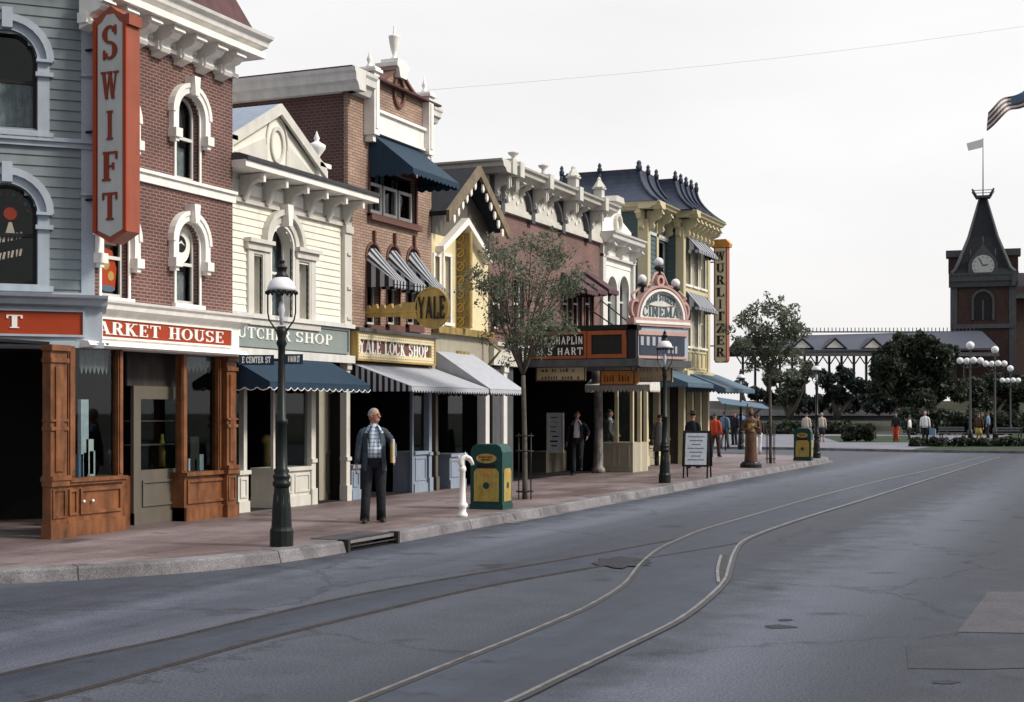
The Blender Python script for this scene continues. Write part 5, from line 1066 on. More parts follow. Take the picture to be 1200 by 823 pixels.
board('pale gold two-line board hanging at the left under the marquee', FA, (628, 686), (430, 447), -.4, 'goldsign', 'maroon', ['SILENT FILMS', 'SIX SHOWS'] if False else ['FIRST RUN', 'PICTURES'])
board('orange board with a pointed end hanging in the middle under the marquee', FA, (703, 744), (434, 452), -.8, 'orange', 'letr', ['CINEMA'], sh=True)
board('cream board hanging at the street end under the marquee', FA, (745, 788), (428, 448), -1.5, 'goldsign', 'pink', ['SHOWS', 'HERE'])
b = MB('goldsign'); 
# canopy over the ticket booth
tb = empty('ticket_booth', (-12.9, 39.0, .15), 'small yellow and glass ticket booth under a cream scalloped canopy', 'booth')
FT = Fr(-12.7, 0, 0, 1); FTs = Fr(0, 38.6, 1, 0)
b = MB('putty'); b.box(FTs, -13.75, -12.7, .15, 1.0, -1.4, 0); panel(b, FTs, -13.65, -13.25, .3, .9, 0, .05, .02); panel(b, FTs, -13.15, -12.8, .3, .9, 0, .05, .02); b.use('yellow'); [b.box(FTs, x, x + .09, 1.0, 2.6, -.1, 0) for x in (-13.75, -13.25, -12.79)]; [b.box(FT, y, y + .09, .15, 2.6, -.1, 0.003) for y in (39.3, 39.9)]; b.build('booth_frame', tb)
g = MB('glass'); g.box(FTs, -13.66, -12.8, 1.0, 2.55, -.06, -.055); g.build('pane', tb); b = MB('dim'); b.box(FTs, -13.7, -12.8, 1.0, 2.6, -1.35, -1.3); b.build('back_panel', tb)
awning(tb, FTs, -13.8, -11.9, 2.95, .95, 2.62, .2, 'creamtrim', 'offwhite', .16, n0=.0, frame=False)

# ================================================================== WHITE NARROW BUILDING
FW = Fr(-DC, 0, 0, 1); w0, w1 = n1_ + .01, FW.U(741)
wb = empty('white_building', (-DC, w0, .15), 'narrow white building with a pair of arched windows beside the cinema', 'building')
zt = FW.Z(712, 283); ops = []
for px in (716, 730): uc = FW.U(px); hw = (FW.U(736) - FW.U(725)) / 2; ops.append((uc - hw, uc + hw, FW.Z(px, 384), FW.Z(px, 324), True))
b = MB('white'); b.wall(FW, w0, w1, 3, zt, ops); b.siding(FW, w0 + .3, w1 - .2, ops[0][3] + .3, zt - .4, [], .13); b.shell(FW, w0, w1, 3, zt, 9); b.build('wall', wb)
for o in ops: window(wb, FW, *o[:4], True, 'white', .08, .05, .2, 'offwhite', curtain=[(0, 1, 0, .55)])
b = MB('offwhite'); b.box(FW, w0, w0 + .28, 3, zt, 0, .1); b.box(FW, w1 - .18, w1, 3, zt, 0, .1); cornice(b, FW, w0 - .05, w1, zt - .1, zt + .22, .5); b.box(FW, w0, w1, zt - .5, zt - .42, 0, .12); [bracket(b, FW, u, .12, zt - .1, .4, .4) for u in (w0 + .2, (w0 + w1) / 2, w1 - .2)]; b.build('cornice', wb)
b = MB('white'); um = (w0 + w1) / 2; b.prism(FW, [(w0 + .2, zt + .22), (w1 - .1, zt + .22), (w1 - .1, zt + .5), (um + .5, zt + .75), (um + .3, zt + 1.25), (um - .3, zt + 1.25), (um - .5, zt + .75), (w0 + .2, zt + .5)], -.3, .0)
b.use('creamtrim'); b.band(FW, um, zt + .62, .22, .3, 0, .1, 0, 2 * PI, 18); b.prism(FW, [(um - .42, zt + 1.25), (um + .42, zt + 1.25), (um + .3, zt + 1.42), (um - .3, zt + 1.42)], -.35, .12); b.build('parapet', wb)
interior(wb, FW, w0 + .05, w1 - .05, .16, 3, 3, n0=-.02)

interior(wb, FW, w0 + .25, w1 - .25, 3.2, zt - .3, .9, n0=-.24)
# ================================================================== MANSARD BUILDING (teal and buttery yellow)
D1, D2 = 13.8, 13.3; F1, F2 = Fr(-D1, 0, 0, 1), Fr(-D2, 0, 0, 1); v0 = F1.U(757); v1 = F2.U(799); v2 = F2.U(830)
mb_ = empty('mansard_building', (-D1, v0, .15), 'teal and buttery yellow building with curved slate-blue mansard roofs', 'building')
ze = F1.Z(770, 241, .6); VS = Fr(0, v0, 1, 0); VS2 = Fr(0, v1, 1, 0)
op1 = [(F1.U(771), F1.U(782), F1.Z(776, 345), F1.Z(776, 282), False)]
b = MB('teal'); b.wall(F1, v0, v1, 3.0, ze, op1); b.siding(F1, v0, v1, 3.2, ze - .6, op1, .15); b.wall(VS, -D1 - 3.2, -D1, 3.0, ze); b.siding(VS, -D1 - 3.2, -D1, 3.2, ze - .5, [], .15); b.wall(VS2, -D1, -D2, 3.0, ze); b.siding(VS2, -D1, -D2, 3.2, ze - .6, [], .15)
b.box(F1, v0, v2, 3.0, ze, -3.2, -3.0); b.box(F2, v2 - .2, v2 - .005, 3.0, ze, -3.6, -.2)
op2 = []
for rw in (0, 1):
    for i in range(3):
        a = v1 + .35 + i * (v2 - v1 - .5) / 3; wd_ = (v2 - v1 - .5) / 3 - .3; px = 820
        op2.append((a, a + wd_, F2.Z(px, 408 if rw == 0 else 338), F2.Z(px, 350 if rw == 0 else 286), False))
b.use('yellow'); b.wall(F2, v1, v2, 3.0, ze, op2); b.build('wall', mb_)
for o in op1 + op2: window(mb_, F1 if o in op1 else F2, *o[:4], False, 'white', .06, .03, .16, 'white', curtain=[(0, .5, 0, 1)] if o in op2[:2] else None)
b = MB('yellow'); b.box(F1, v0 - .02, v0 + .26, 3, ze - .3, -.02, .07); b.box(VS, -D1 - .26, -D1 + .07, 3, ze - .3, 0, .05); b.box(F1, op1[0][0] - .3, op1[0][0] - .1, 3, ze - .3, 0, .06); b.box(F1, op1[0][1] + .1, op1[0][1] + .3, 3, ze - .3, 0, .06)
b.box(F2, v1 - .02, v1 + .25, 3, ze - .3, -.02, .07); b.box(F2, v2 - .25, v2, 3, ze - .3, 0, .07); b.box(VS2, -D2 - .2, -D2 + .07, 3, ze - .3, 0, .05)
zm = F2.Z(820, 345); b.box(F2, v1 + .25, v2 - .25, op2[0][3] + .08, op2[3][2] - .14, 0, .05)
for i in range(5): panel(b, F2, v1 + .3 + i * (v2 - v1 - .6) / 5, v1 + .25 + (i + 1) * (v2 - v1 - .6) / 5, op2[0][2] - .75, op2[0][2] - .15, 0, .05, .04)
b.box(F2, v1, v2, 2.95, 3.25, 0, .2); b.build('trim', mb_)
b = MB('yellow')
for fr, a, c in ((F1, v0, v1), (F2, v1, v2)):
    b.use('yellow'); cornice(b, fr, a - (.55 if fr is F1 else .4), c + (.0 if fr is F1 else .2), ze - .02, ze + .2, .62); b.use('creamtrim'); b.box(fr, a, c, ze - .75, ze - .65, 0, .06)
    nb = 3 if fr is F1 else 7
    b.use('yellow')
    for i in range(nb): bracket(b, fr, a + .15 + (c - a - .3) * i / (nb - 1), .15, ze - .02, .65, .5)
cornice(b, VS, -D1 - 3.4, -D1 + .62, ze - .02, ze + .2, .55); cornice(b, VS2, -D1 - .1, -D2 + .62, ze - .02, ze + .2, .4)
for i in range(4): bracket(b, VS, -D1 - .12 - i * 1.0, .15, ze - .02, .65, .48)
bracket(b, VS2, -D2 - .1, .15, ze - .02, .65, .35); b.build('cornice', mb_)
interior(mb_, F1, v0 + .25, v1 - .1, 3.2, ze - .3, .9, n0=-.24); interior(mb_, F2, v1 + .05, v2 - .25, 3.2, ze - .3, .9, n0=-.24)
zr = F1.Z(752, 201, -.4)
def mans(fr, a, c, oa, oc):
    K_ = 8; R = []
    for i in range(K_ + 1):
        t = i / K_; s_ = .9 * (1 - (1 - t) ** 2.0); z = ze + .2 + (zr - ze - .2) * t
        R.append([fr.w(a + oa * (s_ - .5), z, .5 - s_), fr.w(c - oc * (s_ - .5), z, .5 - s_), fr.w(c - oc * (s_ - .5), z, -3.4 + s_ * .4), fr.w(a + oa * (s_ - .5), z, -3.4 + s_ * .4)])
    return R
b = MB('slate')
for fr, a, c in ((F1, v0, v1 + .2), (F2, v1, v2)):
    R = mans(fr, a, c, 1.2, .6); b.smooth = False; V = [p for r in R for p in r]; Fc = []
    for j in range(len(R) - 1):
        for i in range(4): p = j * 4 + i; q = j * 4 + (i + 1) % 4; Fc.append((p, q, q + 4, p + 4))
    Fc.append(tuple(range(len(R) * 4 - 4, len(R) * 4))); b.idx(V, Fc)
b.build('roof', mb_)
b = MB('roofred')
for fr, a, c in ((F1, v0 + .50, v1), (F2, v1 + .5, v2 - .3)): b.box(fr, a, c, zr, zr + .05, -2.9, -.40)
b.build('ridge_coping', mb_)
b = MB('slate'); tips = []
for fr, a, c, nr, oa, oc in ((F1, v0, v1 + .2, 3, 1.2, .6), (F2, v1, v2, 5, 1.2, .6)):
    R = mans(fr, a, c, oa, oc)
    for i in range(nr):
        t = i / (nr - 1); P = [Vector(r[0]).lerp(Vector(r[1]), t) + Vector((.03, 0, .02)) for r in R]; MB('slate').path(P, .055, 6).build('roof_rib', mb_); tips.append(P[-1])
for q in (0, 4.5, 9):
    R = mans(F1, v0, v1, 1.2, .6); P = [Vector(r[0]).lerp(Vector(r[3]), q / 9.) + Vector((0, -.03, .02)) for r in R]
    if q: MB('slate').path(P, .06, 6).build('roof_rib', mb_)
    tips.append(P[-1])
[MB('slate').lathe(p.x, p.y, p.z, [(.08, -.05), (.09, .08), (.05, .14), (.07, .2), (.02, .28)], 8).build('finial', mb_) for p in tips]
awning(mb_, F2, v1 + .25, v2 - .55, op2[3][3] + .1, .5, op2[3][3] - .42, .12, 'darkcanvas', 'greycanvas', .22); awning(mb_, F2, v1 + .25, v2 - .55, op2[0][3] + .12, .5, op2[0][3] - .42, .12, 'darkcanvas', 'greycanvas', .22)
zaw = F2.Z(800, 436)
awning(mb_, F1, F1.U(752), F1.U(790), F1.Z(790, 436) + .1, 1.5, F1.Z(790, 436) - .45, .14, 'bluecanvas'); awning(mb_, F2, v1 + .3, v2 + 1.1, zaw, 1.4, zaw - .55, .14, 'bluecanvas')
interior(mb_, F1, v0 + .1, v1, .16, 3, 3, 'dim', n0=-.02); interior(mb_, F2, v1 + .1, v2 - .1, .16, 3, 3, 'dim', n0=-.02)
for p in (757, 771, 783): post(mb_, F1, F1.U(p), .2, .06, 3, 'yellow')
for i in range(4): post(mb_, F2, v1 + .15 + (v2 - v1 - .3) * i / 3, .2, .06, 3, 'yellow')
small_front(mb_, F1, v0 + .3, v1 - .3, .75, 2.7, 'putty', -.1); small_front(mb_, F2, v1 + .4, v2 - .4, .75, 2.7, 'yellow', -.1, pan=3)
# rear wing and lilac edge board
lb = MB('bluetrim'); lb.box(F2, v2, v2 + .3, 3.0, ze, -3, -.05); lb.use('putty'); lb.box(F2, v2, v2 + .3, .15, 3.0, -3, -.1); lb.build('end_board', mb_)
# WURLITZER blade
Yw = v2 + .3; Fw = Fr(0, Yw, 1, 0); x0, x1 = Fw.U(836.5), Fw.U(852); zt, zb = Fw.Z(842, 290), Fw.Z(842, 425); xm = (x0 + x1) / 2
ws = empty('vertical_blade_sign', (x0, Yw, zb), 'narrow cream and red vertical blade sign reading WURLITZER beyond the yellow building', 'sign')
b = MB('sred2'); b.prism(Fw, [(x0 + .05, zb), (x1 - .05, zb), (x1, zb + .1), (x1, zt), (x0, zt), (x0, zb + .1)], -.35, 0); b.build('body', ws)
b = MB('creamsign'); b.prism(Fw, [(x0 + .05, zb + .06), (xm, zb + .0), (x1 - .05, zb + .06), (x1 - .05, zt - .03), (x0 + .05, zt - .03)], -.02, .012); b.build('face_panel', ws)
b = MB('black'); n_ = 9; H = (zt - zb - .25) / n_
for i, ch in enumerate('WURLITZER'): z = zt - .12 - H * (i + 1); wd_ = .10 if ch == 'I' else .30; text(b, Fw, ch, xm - wd_ / 2, xm + wd_ / 2, z + H * .18, z + H * .92, .012, .012, T=.22, t=.1)
b.build('lettering', ws); b = MB('orange'); b.prism(Fw, [(x0 - .08, zt), (x1 + .08, zt), (x1 + .1, zt + .12), (xm + .2, zt + .28), (xm - .2, zt + .28), (x0 - .1, zt + .12)], -.36, .03); b.use('gold'); b.disc(Fw, xm, zt + .13, .09, .03, .06, 12); b.build('crest', ws)
b = MB('iron'); [b.path([Fw.w(-D2 - .5, z, -.17), Fw.w(x0, z, -.17)], .025, 6) for z in (zb + .6, zt - .5)]; b.build('wall_bracket', ws)

# ================================================================== SHOP DISPLAYS
def thing_box(name, label, cat, fr, u, w, z, h, n, d, m, group=None):
    r = MB(m); r.box(fr, u, u + w, z, z + h, n - d, n); o = r.build(name, None)
    return tag(o, label, cat, group)
items = [(95, .16, .95, 1.10, 'paper', 'show_card', 'tall narrow pale blue card standing in the left display window', 'card'), (101, .16, .98, .5, 'letw', 'show_card', 'small white card propped low behind a blue box, left display window', 'card'),
         (92, .1, .95, .32, 'bluecloth', 'small_box', 'small blue carton at the foot of the tall card', 'box'), (98, .09, .95, .34, 'pink', 'small_box', 'small salmon carton in the left display window', 'box'), (105, .12, .95, .36, 'whitecloth', 'small_box', 'white carton nearest the brown post, left display window', 'box')]
for px, w_, z, h, m, nm, lb_, ct in items: thing_box(nm, lb_, ct, FM, FM.U(px, -.05), w_, z - .0, h, -.05, .06, m)
items = [(223, .24, .92, .55, 'dim', 'show_card', 'dim grey card leaning in the window right of the taupe door', 'card'), (221, .06, .92, .2, 'paper', 'small_box', 'tiny pale carton beside the dim grey card', 'box'), (234, .11, .92, .26, 'bluetrim', 'tin', 'pale blue tin in the window right of the taupe door', 'tin'), (228.5, .05, .92, .18, 'orange', 'small_box', 'tiny orange carton beside the pale blue tin', 'box')]
for px, w_, z, h, m, nm, lb_, ct in items: thing_box(nm, lb_, ct, FM, FM.U(px, -.25), w_, z, h, -.25, .08, m)
yb = MB('ochre'); yb.use('binpan'); p_ = FM.w(FM.U(190, -.5), 1.0, -.5); yb.lathe(p_[0], p_[1], 1.0, [(.05, 0), (.05, .36), (.025, .44), (.025, .52)], 10); tag(yb.build('bottle'), 'yellow bottle standing behind the glass of the taupe door', 'bottle')
bq = MB('ochre'); p_ = FC.w(FC.U(312, -.9), .95, -.9); bq.path([(p_[0], p_[1], .8), (p_[0] + .02, p_[1], 1.3)], .07, 8); bq.ball((p_[0], p_[1], 1.35), .1); tag(bq.build('ornament'), 'small ochre ornament in the dark window of the cream building', 'ornament')

# ================================================================== STREET LAMPS
def lamp_post(loc, label):
    x, y, z = loc; r = empty('street_lamp', loc, label, 'street lamp', 'green-black gas-style street lamps along the kerb')
    b = MB('iron'); b.lathe(x, y, z, [(.150, 0), (.150, .20), (.135, .23), (.13, .25), (.118, .5), (.10, .68), (.092, .76)], 12, False)
    b.lathe(x, y, z, [(.09, .74), (.115, .78), (.115, .82), (.095, .84), (.11, .88), (.11, .91), (.085, .93), (.10, .97), (.075, 1.0), (.068, 1.3), (.062, 1.55), (.08, 1.57), (.08, 1.62), (.058, 1.64), (.046, 2.45), (.046, 2.55), (.07, 2.6), (.05, 2.66), (.07, 2.74), (.055, 2.82)], 14)
    for i in range(8): a = PI * i / 4; b.path([(x + .112 * math.cos(a), y + .112 * math.sin(a), z + .26), (x + .098 * math.cos(a), y + .098 * math.sin(a), z + .66)], .012, 5)
    b.build('post', r)
    b = MB('iron')
    for sgn in (-1, 1):
        q = [(0.03, 2.70), (.09, 2.80), (.16, 2.90), (.178, 3.0), (.178, 3.25)]
        b.path([(x + sgn * u * C, y + sgn * u * S, z + h) for u, h in q], .011, 6)
    b.build('cradle_arm', r)
    b = MB('clear'); b.lathe(x, y, z, [(.07, 2.83), (.085, 2.95), (.115, 3.1), (.14, 3.24)], 16); b.build('glass_chimney', r)
    b = MB('milk'); b.lathe(x, y, z, [(.022, 2.84), (.028, 2.95), (.045, 3.03), (.03, 3.12), (.015, 3.14)], 10); b.build('gas_mantle', r)
    b = MB('milk'); b.lathe(x, y, z, [(.185, 3.27), (.18, 3.32), (.15, 3.39), (.10, 3.44), (.075, 3.45)], 20); b.build('lamp_shade', r)
    b = MB('black'); b.lathe(x, y, z, [(.19, 3.25), (.198, 3.255), (.198, 3.275), (.186, 3.28)], 24)
    for i in range(18): a = 2 * PI * i / 18; b.ball((x + .195 * math.cos(a), y + .195 * math.sin(a), z + 3.25), .022, seg=6, rings=4)
    b.lathe(x, y, z, [(.085, 3.44), (.09, 3.47), (.06, 3.5), (.065, 3.56), (.085, 3.57), (.045, 3.6), (.035, 3.64), (.05, 3.65), (.02, 3.68), (.004, 3.72)], 12); b.build('lamp_cap', r)
    return r
L1 = (*G(330, 640, .15), .15)
l1 = lamp_post(L1, 'nearest street lamp, green-black post standing at the kerb beside the drain, with street name plates')
spots = [(779, 566, 'street lamp on the kerb in front of the arched cinema board'), (957, 537, 'street lamp at the far kerb corner behind the green and mustard bin'), (868, 527, 'slim lamp beyond the awnings, left of the farther street tree')]
for px, py, lb_ in spots: o = copy_tree(l1); o.location = (*G(px, py, .15), .15); o['label'] = lb_
# street name plates on the near lamp
def plate(a0, a1, txt, label, py):
    fr = Fr(L1[0], L1[1], C, S); r = empty('street_name_plate', (L1[0], L1[1], 2.4), label, 'street sign')
    u0 = (a0 - 330) * .01095; u1 = (a1 - 330) * .01095; zc = CH + (HZ - py) * .01095; fr2 = Fr(L1[0], L1[1], C, S)
    b = MB('navy'); b.prism(fr2, [(u0, zc - .065 + .0), (u1, zc - .065 + .05 * (u1 > .1) * 0), (u1, zc + .065), (u0, zc + .065)], -.01, .01); b.build('plate', r)
    b = MB('letw'); text(b, fr2, txt, u0 + .04, u1 - .04, zc - .038, zc + .04, .01, .004, T=.2, t=.14, serif=False); b.build('lettering', r)
    b = MB('iron'); s_ = -1 if u0 < 0 else 1; b.path([fr2.w(s_ * .04, zc, 0), fr2.w(u0 if s_ > 0 else u1, zc, 0)], .015, 6); b.build('clip', r)
plate(280, 321, 'E CENTER ST', 'navy street name plate reading E CENTER ST on the left of the near lamp', 422)
plate(334, 355, 'N MAIN ST', 'navy street name plate reading N MAIN ST on the right of the near lamp', 421)

# ================================================================== KERB FURNITURE
def horse_post(px, py):
    x, y = G(px, py, .15); r = empty('hitching_post', (x, y, .15), 'white hitching post topped by a horse head beside the green bin', 'hitching post')
    b = MB('white'); b.lathe(x, y, .15, [(.085, 0), (.085, .05), (.06, .08), (.06, .14), (.085, .17), (.085, .21), (.055, .25), (.048, .5), (.045, .74), (.06, .76), (.06, .80), (.045, .84)], 14); b.build('post', r)
    b = MB('white'); f = Vector((C, S, 0)); P = [Vector((x, y, .96)), Vector((x, y, 1.03)) - f * .015, Vector((x, y, 1.10)) + f * .0, Vector((x, y, 1.135)) + f * .06, Vector((x, y, 1.10)) + f * .12, Vector((x, y, 1.04)) + f * .155, Vector((x, y, 1.0)) + f * .17]
    b.path(P, [.05, .068, .068, .06, .048, .035, .03], 10, sx=.7); [b.path([Vector((x, y, 1.16)) + f * .04 + Vector((-S, C, 0)) * s_ * .025, Vector((x, y, 1.215)) + f * .045 + Vector((-S, C, 0)) * s_ * .03], [.016, .004], 6) for s_ in (-1, 1)]
    for i in range(5): p = P[1].lerp(P[2], i / 4) - f * .055 + Vector((0, 0, .03)); b.ball(p, .02, .014, .03, 6, 5)
    b.build('horse_head', r)
horse_post(542, 606)
def bin_(loc, label, ang):
    x, y, z = loc; r = empty('litter_bin', loc, label, 'litter bin', 'green litter bins with mustard panels'); fr = Fr(x, y, math.cos(ang), math.sin(ang)); w, d, h = .30, .26, 1.15
    b = MB('bin'); b.prism(fr, [(-w, 0.02 + z), (w, .02 + z), (w, z + h - .14), (w - .03, z + h - .05), (w - .1, z + h), (-w + .1, z + h), (-w + .03, z + h - .05), (-w, z + h - .14)], -d, d)
    b.box(fr, -w - .015, w + .015, z, z + .09, -d - .015, d + .015); b.box(fr, -w - .01, w + .01, z + .66, z + .70, -d - .01, d + .01) if 0 else None; b.build('body', r)
    for a2 in (0, 1):
        f2 = fr if a2 == 0 else Fr(*fr.w(w, 0, 0)[:2], -fr.nn[0], -fr.nn[1]); hw = w if a2 == 0 else d; nn = d if a2 == 0 else 0
        b = MB('binpan'); b.prism(f2, [(-hw + .07, z + .14), (hw - .07, z + .14), (hw - .07, z + .66), (hw - .12, z + .72), (-hw + .12, z + .72), (-hw + .07, z + .66)], nn, nn + .012); b.use('bin'); b.disc(f2, 0, z + .42, .06, nn + .012, nn + .016, 14); b.use('orange'); b.band(f2, 0, z + .60, .05, .09, nn + .012, nn + .016, 0, PI, 10)
        b.build('panel', r)
    b = MB('binpan'); b.disc(fr, 0, z + .90, .19, d, d + .014, 20, .45); b.use('letr'); [b.prism(fr, [(u, z + .905), (u + .03, z + .905), (u + .026, z + .94), (u + .004, z + .945)], d + .014, d + .018) for u in [-.13 + .042 * i for i in range(6)]]; b.use('bin'); b.box(fr, -.09, .09, z + .865, z + .885, d + .014, d + .018); b.build('name_plate', r)
    b = MB('black'); b.box(fr, -.17, .17, z + .735, z + .80, d - .001, d + .006); b.build('slot', r)
    return r
xb, yb_ = G(569, 597, .15); bn = bin_((xb, yb_ + .25, .15), 'near green litter bin with mustard panels beside the hitching post', math.radians(4))
xb, yb_ = G(940, 540, .15); o = copy_tree(bn); o.location = (xb, yb_ + .2, .15); o['label'] = 'farther green litter bin with mustard panels at the far kerb corner'
# sandwich board
x, y = G(817, 560, .15); F_ = Fr(x, y, math.cos(.12), math.sin(.12)); sb = empty('sandwich_board', (x, y, .15), 'black-framed sandwich board with a pale blue notice on the pavement', 'notice board')
b = MB('black'); tl = .13
for s_ in (-1, 1):
    def q(u, z, n=0): return F_.w(u, z, s_ * (.34 - (z - .15) * .22) + n)
    for u in (-.31, .31): b.path([q(u, .15), q(u, 1.3)], .022, 4)
    b.hexa([q(-.36, .45, -.01), q(.36, .45, -.01), q(-.36, 1.38, -.01), q(.36, 1.38, -.01), q(-.36, .45, .012), q(.36, .45, .012), q(-.36, 1.38, .012), q(.36, 1.38, .012)])
b.build('board', sb); b = MB('paper'); s_ = 1
b.hexa([q(-.28, .50, .014) if 0 else F_.w(u, z, (.34 - (z - .15) * .22) + n) for n in (.013, .02) for z in (.50, 1.32) for u in (-.28, .28)]); b.use('bluecloth')
for i in range(7): z = 1.24 - i * .1; a = .22 - .05 * (i % 3); b.hexa([F_.w(u, zz, (.34 - (zz - .15) * .22) + n) for n in (.02, .023) for zz in (z - .025, z) for u in (-a, a)])
b.build('notice', sb)

# ================================================================== TREES
def ptube(mb, p0, p1, r0, r1, bend=.1, k=5, seg=7):
    d = p1 - p0; o = Vector(rng.normal(0, 1, 3)).normalized() * d.length * bend; P = [p0 + d * (i / k) + o * math.sin(PI * i / k) for i in range(k + 1)]
    mb.path(P, [r0 + (r1 - r0) * i / k for i in range(k + 1)], seg); return P
def leaves(name, par, centers, radii, n, size, m, m2=None, flat=.8, asp=.5):
    c = np.array(centers); r = np.array(radii); w = r ** 2; idx = rng.choice(len(c), n, p=w / w.sum())
    d = rng.normal(0, 1, (n, 3)); d /= np.linalg.norm(d, axis=1)[:, None]; rad = r[idx] * rng.uniform(.15, 1, n) ** .5
    P = c[idx] + d * rad[:, None] * np.array([1, 1, flat])
    a = rng.normal(0, 1, (n, 3)); a /= np.linalg.norm(a, axis=1)[:, None]; b = np.cross(a, rng.normal(0, 1, (n, 3))); b /= np.linalg.norm(b, axis=1)[:, None]
    s = size * rng.uniform(.4, 1.6, n)[:, None]; V = np.stack([P - a * s, P + b * s * asp, P + a * s, P - b * s * asp], 1).reshape(-1, 3)
    me = bpy.data.meshes.new(name); L = np.array(par.location) if par else np.zeros(3)
    me.from_pydata([], [], []); me.vertices.add(4 * n); me.vertices.foreach_set('co', (V - L).ravel()); me.loops.add(4 * n); me.loops.foreach_set('vertex_index', np.arange(4 * n)); me.polygons.add(n)
    me.polygons.foreach_set('loop_start', np.arange(0, 4 * n, 4)); me.materials.append(M[m]); 
    if m2: me.materials.append(M[m2]); me.polygons.foreach_set('material_index', (rng.random(n) < .3).astype(np.int32))
    me.update(); me.validate(); o = bpy.data.objects.new(name, me); COL.objects.link(o); o.parent = par; return o
def street_tree(px, py, blobs, label, tscale=1.0, n=9000, size=.045, guard=True, m='leaf', m2='leaf2', fork=None):
    x, y = G(px, py, .15); d0 = (1.72) * FPX / (py - HZ); r = empty('street_tree', (x, y, .15), label, 'tree', 'young street trees in iron guards'); base = Vector((x, y, .15))
    b = MB('bark'); fk = Vector(AT(fork[0], fork[1], d0)); ptube(b, base, fk, .055 * tscale, .045 * tscale, .015, 6, 9)
    cs, rs = [], []
    for bx, by, br, dd in blobs:
        c = Vector(AT(bx, by, d0 + dd)); R = br * d0 / FPX; P = ptube(b, fk, c, .028 * tscale, .007, .08, 6)
        for i in range(5):
            e_ = c + Vector(rng.normal(0, 1, 3)) * R * .8; ptube(b, P[3], e_, .010, .003, .08, 4, 5); cs.append(e_); rs.append(R * .6)
        cs.append(c); rs.append(R)
        for i in range(6): cs.append(c + Vector(rng.normal(0, 1, 3)) * R * .75); rs.append(R * .38)
    b.build('trunk', r); leaves('crown', r, cs, rs, n, size, m, m2)
    if guard:
        g_ = empty('tree_guard', (x, y, .15), 'black iron guard round the trunk of the ' + ('nearer' if px < 700 else 'farther') + ' street tree', 'tree guard', 'iron tree guards')
        f_ = MB('iron')
        for i in range(4): a = PI / 4 + PI * i / 2 + .4; f_.path([(x + .17 * math.cos(a), y + .17 * math.sin(a), .15), (x + .17 * math.cos(a), y + .17 * math.sin(a), 1.45)], .012, 5)
        for h in (.3, 1.1, 1.4): f_.path([(x + .17 * math.cos(2 * PI * i / 20), y + .17 * math.sin(2 * PI * i / 20), .15 + h - .15) for i in range(21)], .012, 5)
        f_.build('frame', g_)
    return r
street_tree(615, 585, [(592, 300, 22, -.4), (622, 285, 20, .2), (655, 300, 22, .4), (575, 335, 20, .2), (605, 335, 26, -.3), (640, 340, 28, 0), (672, 330, 18, .4), (590, 372, 24, .4), (625, 378, 26, -.4), (655, 372, 18, .2), (610, 405, 18, .3), (583, 300, 14, .4), (640, 400, 14, -.2)],
            'nearer slender street tree with airy olive foliage in front of the cinema', n=10000, size=.030, fork=(613, 440))
street_tree(903, 543, [(880, 372, 15, 0), (905, 362, 14, .3), (925, 375, 14, -.3), (888, 395, 17, .3), (915, 398, 18, -.2), (936, 392, 10, .2), (872, 405, 11, -.3), (900, 422, 15, .2), (925, 420, 12, 0), (883, 428, 9, .4)],
            'farther slender street tree rising in front of the distant station roof', n=7500, size=.052, fork=(902, 440))

# ================================================================== TOWN SQUARE AND STATION
pz = MB('plaza'); A_, B_ = G(918, 527), G(1068, 530); pz.face([(A_[0], A_[1], .12), (B_[0], B_[1], .12), (B_[0] + 1.5, B_[1] + 45, .12), (A_[0] - 30, A_[1] + 45, .12), (A_[0] - 30, A_[1] - 1, .12)]); tag(pz.build('plaza_path'), kind='structure')
C_ = G(1068, 530); D_ = G(1330, 533)
kb_ = MB('concrete'); sweep2(kb_, [Vector((A_[0] - 30, A_[1] - 1, 0)), Vector((*A_, 0)), Vector((*C_, 0)), Vector((*D_, 0)), Vector((D_[0] + 30, D_[1] + 5, 0))], [(0, -.05), (.0, .125), (.25, .125), (.25, -.05)]); tag(kb_.build('square_kerb'), kind='structure')
lw = MB('grass'); lw.face([(C_[0], C_[1] + .2, .124), (D_[0], D_[1] + .2, .124), (D_[0] + 30, D_[1] + 5, .124), (D_[0] + 30, D_[1] + 45, .124), (C_[0] + 1.5, C_[1] + 45, .124)]); tag(lw.build('lawn'), kind='structure')
lw = MB('grass'); e1, e2, e3, e4 = G(985, 521), G(1066, 521), G(1066, 513), G(960, 513); lw.face([(*e1, .128), (*e2, .128), (*e3, .128), (*e4, .128)]); tag(lw.build('lawn'), kind='structure')
def VF(px, d):      # frame facing the street, origin where column px meets distance d
    p = AT(px, HZ, d); return Fr(p[0], p[1], 1, 0)
def pxd(px, d): return (AT(px, HZ, d)[0], AT(px, HZ, d)[1])
FS_ = Fr(0, 0, C, S)          # frame parallel to the picture plane of the far square
def fu(px, d): return (px - 600) * d / FPX
def fz(py, d): return CH + (HZ - py) * d / FPX
def FD(d): return Fr(-S * d, C * d, C, S)
